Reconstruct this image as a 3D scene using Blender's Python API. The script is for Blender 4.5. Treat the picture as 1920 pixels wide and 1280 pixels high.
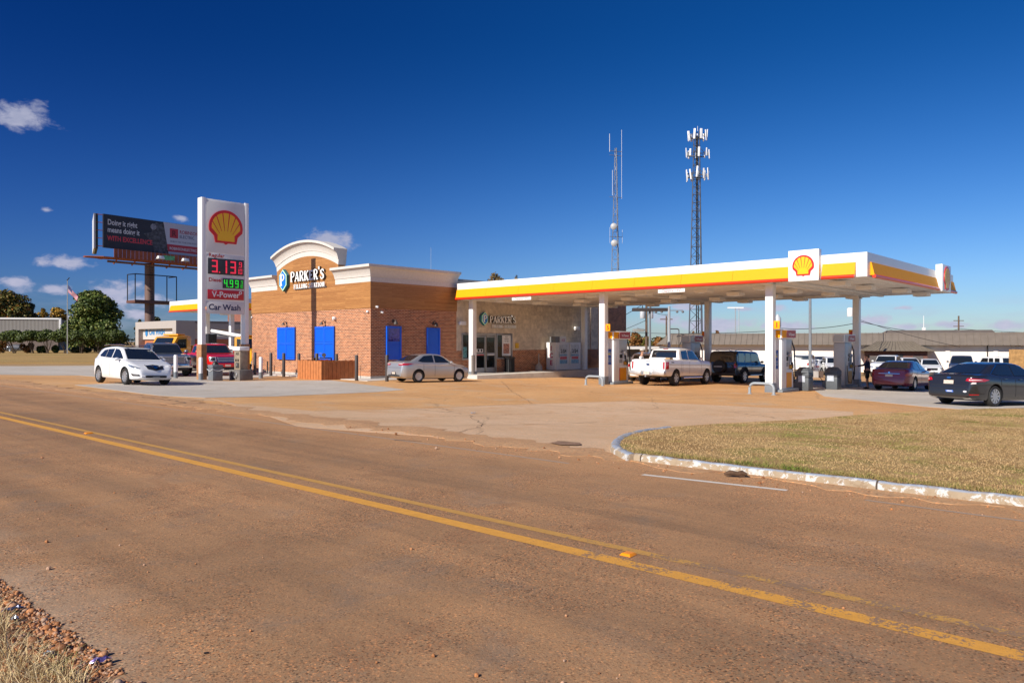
import bpy, bmesh, math, random
import numpy as np
from mathutils import Vector, Matrix
from mathutils.bvhtree import BVHTree
from mathutils.geometry import tessellate_polygon

R = math.radians
random.seed(7)
for o in list(bpy.data.objects):
    bpy.data.objects.remove(o)
SC = bpy.context.scene
COL = SC.collection

# ------------------------------------------------------------------ camera
EYE = 2.1
F = 1385.0            # focal length in pixels of a 1920 px wide picture
cam_d = bpy.data.cameras.new('camera')
cam_d.lens = 36.0 * F / 1920.0
cam_d.sensor_width = 36.0
cam_d.clip_start = 0.05
cam_d.clip_end = 9000
cam = bpy.data.objects.new('camera', cam_d)
COL.objects.link(cam)
cam.location = (0, 0, EYE)
cam.rotation_euler = (R(90), 0, 0)
SC.camera = cam
SC.render.resolution_x = 1024
SC.render.resolution_y = 682

# ------------------------------------------------------------------ light
SUN_EL = R(32.5)
SUN_TRAVEL = Vector((0.690, 0.724, 0)).normalized()      # horizontal way the light goes
sun_d = bpy.data.lights.new('sun', 'SUN')
sun_d.energy = 4.6
sun_d.angle = R(0.53)
sun_d.color = (1.0, 0.93, 0.83)
sun = bpy.data.objects.new('sun', sun_d)
COL.objects.link(sun)
_L = Vector((SUN_TRAVEL.x * math.cos(SUN_EL), SUN_TRAVEL.y * math.cos(SUN_EL), -math.sin(SUN_EL)))
sun.rotation_euler = _L.to_track_quat('-Z', 'Y').to_euler()
sun.location = (-30, -30, 40)
SUN_ROT = math.atan2(-SUN_TRAVEL.x, -SUN_TRAVEL.y)

SC.view_settings.view_transform = 'Standard'
SC.view_settings.look = 'None'
SC.view_settings.gamma = 1.0
SC.view_settings.exposure = 0.42

world = bpy.data.worlds.new('World')
SC.world = world
world.use_nodes = True


class NT:
    """small helper for writing node trees"""
    def __init__(self, tree):
        self.t = tree
        self.n = tree.nodes
        self.l = tree.links

    def new(self, kind, **kw):
        nd = self.n.new(kind)
        for k, v in kw.items():
            setattr(nd, k, v)
        return nd

    def setin(self, sock, v):
        if hasattr(v, 'bl_idname') or isinstance(v, bpy.types.NodeSocket):
            self.l.new(v, sock)
        else:
            if sock.type == 'RGBA' and len(v) == 3:
                v = (*v, 1)
            sock.default_value = v

    def math(self, op, a, b=None, c=None, clamp=False):
        nd = self.new('ShaderNodeMath', operation=op)
        nd.use_clamp = clamp
        self.setin(nd.inputs[0], a)
        if b is not None:
            self.setin(nd.inputs[1], b)
        if c is not None:
            self.setin(nd.inputs[2], c)
        return nd.outputs[0]

    def vmath(self, op, a, b=None):
        nd = self.new('ShaderNodeVectorMath', operation=op)
        self.setin(nd.inputs[0], a)
        if b is not None:
            self.setin(nd.inputs[1], b)
        return nd

    def mix(self, fac, a, b, mode='MIX'):
        nd = self.new('ShaderNodeMix', data_type='RGBA', blend_type=mode)
        self.setin(nd.inputs[0], fac)
        self.setin(nd.inputs[6], a)
        self.setin(nd.inputs[7], b)
        return nd.outputs[2]

    def ramp(self, fac, a, b, smooth=True):
        nd = self.new('ShaderNodeMapRange')
        nd.interpolation_type = 'SMOOTHSTEP' if smooth else 'LINEAR'
        self.setin(nd.inputs[0], fac)
        nd.inputs[1].default_value = a
        nd.inputs[2].default_value = b
        nd.inputs[3].default_value = 0
        nd.inputs[4].default_value = 1
        return nd.outputs[0]

    def noise(self, vec, scale, detail=4, rough=0.55, dist=0.0):
        nd = self.new('ShaderNodeTexNoise')
        if vec is not None:
            self.l.new(vec, nd.inputs['Vector'])
        nd.inputs['Scale'].default_value = scale
        nd.inputs['Detail'].default_value = detail
        nd.inputs['Roughness'].default_value = rough
        nd.inputs['Distortion'].default_value = dist
        return nd.outputs['Fac']

    def scaled(self, vec, s):
        nd = self.new('ShaderNodeMapping')
        self.l.new(vec, nd.inputs['Vector'])
        nd.inputs['Scale'].default_value = s
        return nd.outputs['Vector']


# ------------------------------------------------------------------ sky and clouds
def build_world():
    w = NT(world.node_tree)
    w.n.clear()
    out = w.new('ShaderNodeOutputWorld')
    bg = w.new('ShaderNodeBackground')
    bg.inputs['Strength'].default_value = 0.109
    sky = w.new('ShaderNodeTexSky')
    sky.sky_type = 'NISHITA'
    sky.sun_disc = False
    sky.sun_elevation = SUN_EL
    sky.sun_rotation = SUN_ROT
    sky.altitude = 60
    sky.air_density = 1.0
    sky.dust_density = 0.2
    sky.ozone_density = 1.6
    tc = w.new('ShaderNodeTexCoord')
    dirv = tc.outputs['Generated']
    sep = w.new('ShaderNodeSeparateXYZ')
    w.l.new(dirv, sep.inputs[0])
    az = w.math('ARCTAN2', sep.outputs[0], sep.outputs[1])
    el = w.math('ARCSINE', sep.outputs[2])
    # a polarised, saturated sky: deeper away from the horizon, paler to the right (down-sun)
    hs = w.new('ShaderNodeHueSaturation')
    hs.inputs['Hue'].default_value = 0.497
    hs.inputs['Saturation'].default_value = 1.32
    w.l.new(sky.outputs[0], hs.inputs['Color'])
    col = hs.outputs[0]
    up = w.ramp(el, 0.0, 0.42)
    tint = w.mix(up, (0.29, 0.415, 0.75), (0.040, 0.225, 0.49))
    col = w.mix(1.0, col, tint, 'MULTIPLY')
    side = w.ramp(az, -0.75, 0.5)
    tint2 = w.mix(side, (0.44, 0.54, 0.70), (1.18, 1.12, 1.0))
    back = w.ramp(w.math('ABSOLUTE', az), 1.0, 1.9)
    tint2 = w.mix(back, tint2, (1.6, 1.35, 1.15))  # sky behind the camera brightened as added fill for shaded faces
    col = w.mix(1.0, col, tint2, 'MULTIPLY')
    # individual clouds: (px, py, half width, half height) of the 1920 px picture turned to angles
    pos = w.new('ShaderNodeCombineXYZ')
    w.l.new(az, pos.inputs[0])
    w.l.new(el, pos.inputs[1])
    P = pos.outputs[0]
    clouds = [(40, 217, 82, 31), (118, 491, 64, 17), (33, 532, 44, 19), (98, 541, 42, 13), (222, 550, 62, 32),
              (270, 563, 50, 19), (255, 592, 40, 15), (343, 411, 26, 9), (620, 450, 62, 24), (88, 394, 20, 7),
              (1245, 600, 44, 14), (1340, 612, 90, 22), (1395, 580, 34, 8), (1285, 576, 36, 9), (1640, 600, 50, 14),
              (1700, 612, 60, 10), (1790, 608, 62, 10), (1885, 610, 80, 13), (1690, 577, 26, 6), (1480, 612, 60, 12),
              (720, 600, 120, 14), (1450, 578, 30, 10), (150, 596, 60, 10), (2150, 560, 180, 30), (-250, 500, 160, 40)]
    dist = None
    for (cx, cy, sx, sy) in clouds:
        X = (cx - 960) / F
        Z = (640 - cy) / F
        a = math.atan2(X, 1)
        e = math.atan2(Z, math.hypot(X, 1))
        k = 1.0 / (1 + X * X)
        d1 = w.vmath('SUBTRACT', P, (a, e, 0)).outputs[0]
        d2 = w.vmath('MULTIPLY', d1, (F / (sx * k), F / (sy * k ** .5), 0)).outputs[0]
        ln = w.vmath('LENGTH', d2).outputs['Value']
        dist = ln if dist is None else w.math('MINIMUM', dist, ln)
    big = w.noise(w.scaled(P, (1.0, 1.7, 1.0)), 38, 7, 0.6, 0.3)
    fall = w.math('SUBTRACT', 1.0, dist)
    dens = w.math('ADD', fall, w.math('MULTIPLY', w.math('SUBTRACT', big, 0.5), 2.3))
    mask = w.ramp(dens, 0.06, 0.80)
    # shading of the cloud: greyer and pinker below
    sh = w.noise(w.scaled(P, (1, 2.2, 1)), 60, 4, 0.6)
    lo = w.ramp(el, 0.01, 0.17)
    ccol = w.mix(sh, (1.9, 2.2, 3.3), (3.9, 3.9, 4.8))
    ccol = w.mix(lo, w.mix(sh, (2.6, 2.9, 4.2), (4.6, 4.3, 5.2)), ccol)
    amp = w.math('MULTIPLY', mask, 0.88)
    col = w.mix(amp, col, ccol)
    # thin band of far cloud low over the horizon
    band = w.math('MULTIPLY', w.ramp(el, 0.075, 0.012), w.ramp(w.noise(w.scaled(P, (1, 5, 1)), 14, 5, 0.6), 0.42, 0.7))
    col = w.mix(w.math('MULTIPLY', band, 0.3), col, (3.2, 3.5, 4.7))
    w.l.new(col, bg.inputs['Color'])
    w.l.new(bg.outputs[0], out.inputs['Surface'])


build_world()

# ------------------------------------------------------------------ materials
MATS = {}


def principled(name):
    m = bpy.data.materials.new(name)
    m.use_nodes = True
    t = NT(m.node_tree)
    b = m.node_tree.nodes['Principled BSDF']
    return m, t, b


def P(name, col, rough=0.5, metal=0.0, coat=0.0, var=0.08, scale=6.0, bump=0.0, bscale=60.0, emit=None, estr=1.0, spec=None, dirt=0.0):
    """plain procedural material with a little tonal variation"""
    if name in MATS:
        return MATS[name]
    m, t, b = principled(name)
    tc = t.new('ShaderNodeTexCoord')
    v = tc.outputs['Object']
    c = (*col, 1)
    if var > 0:
        n = t.noise(v, scale, 5, 0.6)
        lo = tuple(max(0, x * (1 - var)) for x in col)
        hi = tuple(x * (1 + var) for x in col)
        cc = t.mix(t.ramp(n, 0.3, 0.7), lo, hi)
        if dirt > 0:
            n2 = t.noise(v, scale * 2.7, 6, 0.7, 0.5)
            cc = t.mix(t.math('MULTIPLY', t.ramp(n2, 0.52, 0.8), dirt), cc, tuple(x * 0.45 for x in col))
        t.l.new(cc, b.inputs['Base Color'])
    else:
        b.inputs['Base Color'].default_value = c
    b.inputs['Roughness'].default_value = rough
    b.inputs['Metallic'].default_value = metal
    b.inputs['Coat Weight'].default_value = coat
    b.inputs['Coat Roughness'].default_value = 0.04
    if spec is not None:
        b.inputs['Specular IOR Level'].default_value = spec
    if emit:
        b.inputs['Emission Color'].default_value = (*emit, 1)
        b.inputs['Emission Strength'].default_value = estr
    if bump > 0:
        bn = t.new('ShaderNodeBump')
        bn.inputs['Strength'].default_value = bump
        bn.inputs['Distance'].default_value = 0.01
        t.l.new(t.noise(v, bscale, 5, 0.6), bn.inputs['Height'])
        t.l.new(bn.outputs[0], b.inputs['Normal'])
    MATS[name] = m
    return m


def wall_vec(t):
    tc = t.new('ShaderNodeTexCoord')
    s = t.new('ShaderNodeSeparateXYZ')
    t.l.new(tc.outputs['Object'], s.inputs[0])
    c = t.new('ShaderNodeCombineXYZ')
    t.l.new(t.math('ADD', s.outputs[0], s.outputs[1]), c.inputs[0])
    t.l.new(s.outputs[2], c.inputs[1])
    return tc.outputs['Object'], c.outputs[0]


def brick_mat(name, c1, c2, mortar, bw=0.2, rh=0.075, ms=0.009, var=0.35, rough=0.85, bias=0.0, nscale=3.0, bump=0.4, offset=0.5):
    if name in MATS:
        return MATS[name]
    m, t, b = principled(name)
    ov, v = wall_vec(t)
    br = t.new('ShaderNodeTexBrick')
    t.l.new(v, br.inputs['Vector'])
    br.inputs['Color1'].default_value = (*c1, 1)
    br.inputs['Color2'].default_value = (*c2, 1)
    br.inputs['Mortar'].default_value = (*mortar, 1)
    br.inputs['Scale'].default_value = 1.0
    br.inputs['Brick Width'].default_value = bw
    br.inputs['Row Height'].default_value = rh
    br.inputs['Mortar Size'].default_value = ms
    br.inputs['Mortar Smooth'].default_value = 0.2
    br.inputs['Bias'].default_value = bias
    br.offset = offset
    n = t.noise(ov, nscale, 6, 0.65)
    lo = (1 - var,) * 3
    hi = (1 + var * 0.6,) * 3
    col = t.mix(1.0, br.outputs['Color'], t.mix(t.ramp(n, 0.25, 0.75), lo, hi), 'MULTIPLY')
    t.l.new(col, b.inputs['Base Color'])
    b.inputs['Roughness'].default_value = rough
    bn = t.new('ShaderNodeBump')
    bn.inputs['Strength'].default_value = bump
    bn.inputs['Distance'].default_value = 0.006
    bn.invert = True
    t.l.new(br.outputs['Fac'], bn.inputs['Height'])
    t.l.new(bn.outputs[0], b.inputs['Normal'])
    MATS[name] = m
    return m


def wood_mat():
    m, t, b = principled('wood cladding')
    ov, v = wall_vec(t)
    br = t.new('ShaderNodeTexBrick')
    t.l.new(v, br.inputs['Vector'])
    br.inputs['Color1'].default_value = (0.44, 0.205, 0.062, 1)
    br.inputs['Color2'].default_value = (0.34, 0.145, 0.040, 1)
    br.inputs['Mortar'].default_value = (0.15, 0.06, 0.02, 1)
    br.inputs['Scale'].default_value = 1.0
    br.inputs['Brick Width'].default_value = 2.4
    br.inputs['Row Height'].default_value = 0.115
    br.inputs['Mortar Size'].default_value = 0.0035
    br.inputs['Bias'].default_value = 0.0
    br.offset = 0.37
    n = t.noise(t.scaled(v, (1.1, 26, 1)), 1.6, 6, 0.65, 0.4)
    col = t.mix(1.0, br.outputs['Color'], t.mix(t.ramp(n, 0.25, 0.75), (0.74, 0.70, 0.62), (1.22, 1.24, 1.3)), 'MULTIPLY')
    t.l.new(col, b.inputs['Base Color'])
    b.inputs['Roughness'].default_value = 0.55
    return m


def glass_mat(name='window glass', col=(0.02, 0.025, 0.03), see=0.35):
    """reflective pane that lets part of the view through"""
    if name in MATS:
        return MATS[name]
    m = bpy.data.materials.new(name)
    m.use_nodes = True
    t = NT(m.node_tree)
    t.n.clear()
    out = t.new('ShaderNodeOutputMaterial')
    tr = t.new('ShaderNodeBsdfTransparent')
    tr.inputs[0].default_value = (0.55, 0.6, 0.6, 1)
    pb = t.new('ShaderNodeBsdfPrincipled')
    pb.inputs['Base Color'].default_value = (*col, 1)
    pb.inputs['Roughness'].default_value = 0.03
    pb.inputs['Specular IOR Level'].default_value = 0.9
    mx = t.new('ShaderNodeMixShader')
    mx.inputs[0].default_value = 1 - see
    t.l.new(tr.outputs[0], mx.inputs[1])
    t.l.new(pb.outputs[0], mx.inputs[2])
    t.l.new(mx.outputs[0], out.inputs[0])
    MATS[name] = m
    return m


WHITE = P('white paint', (0.80, 0.80, 0.79), 0.45, var=0.03)
BLACK = P('black plastic', (0.012, 0.012, 0.013), 0.5, var=0.1)
GREYM = P('grey metal', (0.30, 0.31, 0.32), 0.45, metal=0.5, var=0.08)
GALV = P('galvanised steel', (0.42, 0.44, 0.46), 0.5, metal=0.6, var=0.1)
CHROME = P('chrome', (0.75, 0.75, 0.76), 0.12, metal=1.0, var=0)
RUBBER = P('tyre rubber', (0.018, 0.017, 0.016), 0.8, var=0.25, scale=20)
DARKIN = P('dark interior', (0.010, 0.010, 0.011), 0.9, var=0)
CONC = P('pale concrete', (0.46, 0.43, 0.39), 0.9, var=0.15, scale=2.5, bump=0.15, bscale=40)
YELL = P('canopy yellow', (0.90, 0.37, 0.002), 0.55, var=0.02, spec=0.2)
REDB = P('canopy red', (0.74, 0.035, 0.008), 0.3, var=0.02, coat=0.3)

# ------------------------------------------------------------------ mesh builder


class MB:
    def __init__(self):
        self.v = []
        self.f = []
        self.m = []
        self.mats = []

    def mi(self, mat):
        if mat is None:
            return 0
        if mat not in self.mats:
            self.mats.append(mat)
        return self.mats.index(mat)

    def add(self, vs, fs, mat=None):
        b = len(self.v)
        i = self.mi(mat)
        self.v += [tuple(p) for p in vs]
        for f in fs:
            self.f.append([b + k for k in f])
            self.m.append(i)
        return self

    def box(self, x0, x1, y0, y1, z0, z1, mat=None, taper=0.0):
        t = taper
        vs = [(x0, y0, z0), (x1, y0, z0), (x1, y1, z0), (x0, y1, z0),
              (x0 + t, y0 + t, z1), (x1 - t, y0 + t, z1), (x1 - t, y1 - t, z1), (x0 + t, y1 - t, z1)]
        fs = [(0, 3, 2, 1), (4, 5, 6, 7), (0, 1, 5, 4), (1, 2, 6, 5), (2, 3, 7, 6), (3, 0, 4, 7)]
        return self.add(vs, fs, mat)

    def tube(self, pts, r, mat=None, n=8, r2=None, cap=True):
        """round bar along a polyline; r may be a list"""
        pts = [Vector(p) for p in pts]
        k = len(pts)
        rs = r if isinstance(r, (list, tuple)) else [r + ((r2 if r2 is not None else r) - r) * i / (k - 1) for i in range(k)]
        vs = []
        for i, p in enumerate(pts):
            if i == 0:
                d = pts[1] - pts[0]
            elif i == k - 1:
                d = pts[-1] - pts[-2]
            else:
                d = (pts[i + 1] - p).normalized() + (p - pts[i - 1]).normalized()
            d.normalize()
            a = Vector((0, 0, 1)) if abs(d.z) < 0.9 else Vector((1, 0, 0))
            s = d.cross(a).normalized()
            u = s.cross(d).normalized()
            for j in range(n):
                th = 2 * math.pi * j / n
                vs.append(p + (s * math.cos(th) + u * math.sin(th)) * rs[i])
        fs = []
        for i in range(k - 1):
            for j in range(n):
                a = i * n + j
                b = i * n + (j + 1) % n
                fs.append((a, a + n, b + n, b))
        if cap:
            fs.append(tuple(range(n)))
            fs.append(tuple(range((k - 1) * n + n - 1, (k - 1) * n - 1, -1)))
        return self.add(vs, fs, mat)

    def lathe(self, prof, c=(0, 0, 0), mat=None, n=16, axis='z'):
        vs = []
        for (r, h) in prof:
            for j in range(n):
                th = 2 * math.pi * j / n
                a, b = r * math.cos(th), r * math.sin(th)
                if axis == 'z':
                    p = (c[0] + a, c[1] + b, c[2] + h)
                elif axis == 'y':
                    p = (c[0] + a, c[1] + h, c[2] + b)
                else:
                    p = (c[0] + h, c[1] + a, c[2] + b)
                vs.append(p)
        fs = []
        for i in range(len(prof) - 1):
            for j in range(n):
                a = i * n + j
                b = i * n + (j + 1) % n
                fs.append((a, b, b + n, a + n))
        if prof[0][0] > 1e-6:
            fs.append(tuple(range(n))[::-1])
        if prof[-1][0] > 1e-6:
            fs.append(tuple(range((len(prof) - 1) * n, len(prof) * n)))
        return self.add(vs, fs, mat)

    def prism(self, poly, org, ax, ay, depth, mat=None):
        """polygon in the plane (ax, ay) at org, extruded by depth along ax x ay"""
        org, ax, ay = Vector(org), Vector(ax), Vector(ay)
        nz = ax.cross(ay).normalized() * depth
        k = len(poly)
        a = [org + ax * p[0] + ay * p[1] for p in poly]
        b = [p + nz for p in a]
        fs = [tuple(range(k))[::-1], tuple(range(k, 2 * k))]
        for i in range(k):
            j = (i + 1) % k
            fs.append((i, j, k + j, k + i))
        return self.add(a + b, fs, mat)

    def quad(self, a, b, c, d, mat=None):
        return self.add([a, b, c, d], [(0, 1, 2, 3)], mat)

    def ball(self, c, rx, ry=None, rz=None, mat=None, n=12):
        ry = ry or rx
        rz = rz or rx
        vs = []
        m = n // 2
        for i in range(m + 1):
            ph = math.pi * i / m
            for j in range(n):
                th = 2 * math.pi * j / n
                vs.append((c[0] + rx * math.sin(ph) * math.cos(th), c[1] + ry * math.sin(ph) * math.sin(th), c[2] + rz * math.cos(ph)))
        fs = []
        for i in range(m):
            for j in range(n):
                fs.append((i * n + j, (i + 1) * n + j, (i + 1) * n + (j + 1) % n, i * n + (j + 1) % n))
        return self.add(vs, fs, mat)

    def mesh(self, name, mat=None, bevel=0.0, smooth=False, angle=35):
        me = bpy.data.meshes.new(name)
        me.from_pydata(self.v, [], self.f)
        mats = self.mats if self.mats else [mat]
        for m_ in mats:
            me.materials.append(m_)
        if len(mats) > 1:
            me.polygons.foreach_set('material_index', self.m)
        bm = bmesh.new()
        bm.from_mesh(me)
        bmesh.ops.remove_doubles(bm, verts=bm.verts, dist=1e-5)
        bmesh.ops.recalc_face_normals(bm, faces=bm.faces)
        if bevel > 0:
            es = [e for e in bm.edges if len(e.link_faces) == 2 and e.calc_face_angle(0) > 0.6]
            bmesh.ops.bevel(bm, geom=es, offset=bevel, segments=2, profile=0.6, affect='EDGES', clamp_overlap=True)
        bm.to_mesh(me)
        bm.free()
        if smooth or bevel > 0:
            me.shade_smooth()
            me.set_sharp_from_angle(angle=R(angle))
        return me

    def build(self, name, mat=None, parent=None, **kw):
        return link(name, self.mesh(name, mat, **kw), parent)


def link(name, me, parent=None):
    o = bpy.data.objects.new(name, me)
    COL.objects.link(o)
    if parent is not None:
        o.parent = parent
    return o


def tag(o, label=None, cat=None, group=None, kind=None):
    if label:
        o['label'] = label
    if cat:
        o['category'] = cat
    if group:
        o['group'] = group
    if kind:
        o['kind'] = kind
    return o


def thing(name, label, cat, loc=(0, 0, 0), rz=0.0, group=None):
    o = bpy.data.objects.new(name, None)
    COL.objects.link(o)
    o.location = loc
    o.rotation_euler = (0, 0, rz)
    o.empty_display_size = 0.2
    return tag(o, label, cat, group)


def dup(root, loc, rz=None, label=None):
    """copy of a thing with its parts and sub-parts"""
    def cp(o, par):
        c = o.copy()
        COL.objects.link(c)
        c.parent = par
        for ch in [k for k in bpy.data.objects if k.parent == o]:
            cp(ch, c)
        return c
    c = cp(root, None)
    c.location = loc
    if rz is not None:
        c.rotation_euler = (0, 0, rz)
    if label:
        c['label'] = label
    return c


_tc = {}


def text_geo(body, size=1.0, bold=0.0, align='CENTER', space=1.0):
    """outline font text as flat polygons (verts, faces)"""
    key = (body, bold, align, space)
    if key not in _tc:
        cu = bpy.data.curves.new('lettering', 'FONT')
        cu.body = body
        cu.size = 1.0
        cu.offset = bold
        cu.align_x = align
        cu.space_character = space
        cu.resolution_u = 3
        ob = bpy.data.objects.new('lettering', cu)
        COL.objects.link(ob)
        dg = bpy.context.evaluated_depsgraph_get()
        me = bpy.data.meshes.new_from_object(ob.evaluated_get(dg))
        vs = [tuple(v.co) for v in me.vertices]
        fs = [tuple(p.vertices) for p in me.polygons]
        bpy.data.objects.remove(ob)
        bpy.data.meshes.remove(me)
        _tc[key] = (vs, fs)
    vs, fs = _tc[key]
    return [(x * size, y * size) for x, y, z in vs], fs


def put_text(mb, body, org, ax, ay, size, mat=None, bold=0.01, align='CENTER', space=1.0, xs=1.0):
    org, ax, ay = Vector(org), Vector(ax), Vector(ay)
    vs, fs = text_geo(body, size, bold, align, space)
    mb.add([org + ax * (p[0] * xs) + ay * p[1] for p in vs], fs, mat)


# ------------------------------------------------------------------ terrain
RD = Vector((-0.7493, 0.6622))       # along the road, to the far left
RN = Vector((0.6622, 0.7493))        # away from the camera across the road
PROF = [(-400, 0.40), (0, 0.36), (1.3, 0.43), (4.8, 0.47), (9, 0.44), (13.5, 0.21), (19, 0.03), (25.5, 0.0), (32, -0.15),
        (40, -0.32), (66, -1.0), (90, -1.3), (5000, -1.3)]


def g_raw(x, y):
    p = RN.x * x + RN.y * y
    for (a, za), (b, zb) in zip(PROF, PROF[1:]):
        if p <= b:
            z = za + (zb - za) * (p - a) / (b - a)
            break
    s = min(1, max(0, (-x - 22) / 40)) * min(1, max(0, (y - 42) / 25))
    return z * (1 - s) + 0.05 * s


def dp(d, p):
    return (RD.x * d + RN.x * p, RD.y * d + RN.y * p)


def make_base():
    dl = [-4000, -1200, -400, -150, -80] + [x for x in range(-60, 61, 6)] + [70, 80, 90, 100, 115, 130, 150, 180, 230, 300, 500, 1200, 4000]
    pl = [-400, -60, -10, 0, 1.3, 3, 4.8, 7, 9, 11, 13.5, 16, 19, 22, 25.5, 29, 32, 36, 40, 46, 53, 60, 66, 74, 82, 90, 100, 115, 135, 160, 220, 400, 1200, 5000]
    bm = bmesh.new()
    g = []
    for d in dl:
        row = []
        for p in pl:
            x, y = dp(d, p)
            row.append(bm.verts.new((x, y, g_raw(x, y))))
        g.append(row)
    for i in range(len(dl) - 1):
        for j in range(len(pl) - 1):
            a, b, c, e = g[i][j], g[i + 1][j], g[i + 1][j + 1], g[i][j + 1]
            bm.faces.new((a, b, c))
            bm.faces.new((a, c, e))
    bmesh.ops.recalc_face_normals(bm, faces=bm.faces)
    for f in bm.faces:
        if f.normal.z < 0:
            f.normal_flip()
    return bm


BASE = make_base()
BVH = BVHTree.FromBMesh(BASE)


def gz(x, y):
    h = BVH.ray_cast(Vector((x, y, 50)), Vector((0, 0, -1)))
    return h[0].z if h[0] is not None else g_raw(x, y)


def GP(px, py):
    """ground point seen in direction (px, py): used to read the plan of the site"""
    d = Vector(((px - 960) / F, 1, (640 - py) / F)).normalized()
    h = BVH.ray_cast(Vector((0, 0, EYE)), d)
    return (h[0].x, h[0].y)


def sheet(name, polys, mat, dz, skirt=0.0):
    """lay a sheet that follows the terrain over one or more convex plan polygons"""
    out = bmesh.new()
    me = bpy.data.meshes.new(name)
    todo = []
    for poly in polys:
        sg = [(b[0] - a[0]) * (c[1] - b[1]) - (b[1] - a[1]) * (c[0] - b[0]) for a, b, c in zip(poly, poly[1:] + poly[:1], poly[2:] + poly[:2])]
        if min(sg) < 0 < max(sg):
            tr = tessellate_polygon([[Vector((q[0], q[1], 0)) for q in poly]])
            todo += [[poly[i] for i in t] for t in tr]
        else:
            todo.append(poly)
    for poly in todo:
        area = sum(a[0] * b[1] - b[0] * a[1] for a, b in zip(poly, poly[1:] + poly[:1]))
        if area < 0:
            poly = poly[::-1]
        b2 = BASE.copy()
        for a, b in zip(poly, poly[1:] + poly[:1]):
            n = Vector((b[1] - a[1], a[0] - b[0], 0))      # outward for ccw
            if n.length < 1e-6:
                continue
            bmesh.ops.bisect_plane(b2, geom=b2.verts[:] + b2.edges[:] + b2.faces[:], plane_co=(a[0], a[1], 0),
                                   plane_no=n.normalized(), clear_outer=True)
        for v in b2.verts:
            v.co.z += dz
        if skirt > 0:
            be = [e for e in b2.edges if len(e.link_faces) == 1]
            r = bmesh.ops.extrude_edge_only(b2, edges=be)
            for v in r['geom']:
                if isinstance(v, bmesh.types.BMVert):
                    v.co.z -= skirt
        b2.to_mesh(me)
        out.from_mesh(me)
        b2.free()
    out.to_mesh(me)
    out.free()
    me.materials.append(mat)
    o = link(name, me)
    tag(o, kind='structure')
    return o


# the store's own frame: u along its front towards the pumps, v into the depth
UV = (Vector((0.7336, -0.6796)), Vector((0.6796, 0.7336)))
C0 = Vector((-7.84, 40.96))
SROT = math.atan2(-0.6796, 0.7336)


def S(u, v):
    p = C0 + UV[0] * u + UV[1] * v
    return (p.x, p.y)
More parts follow.
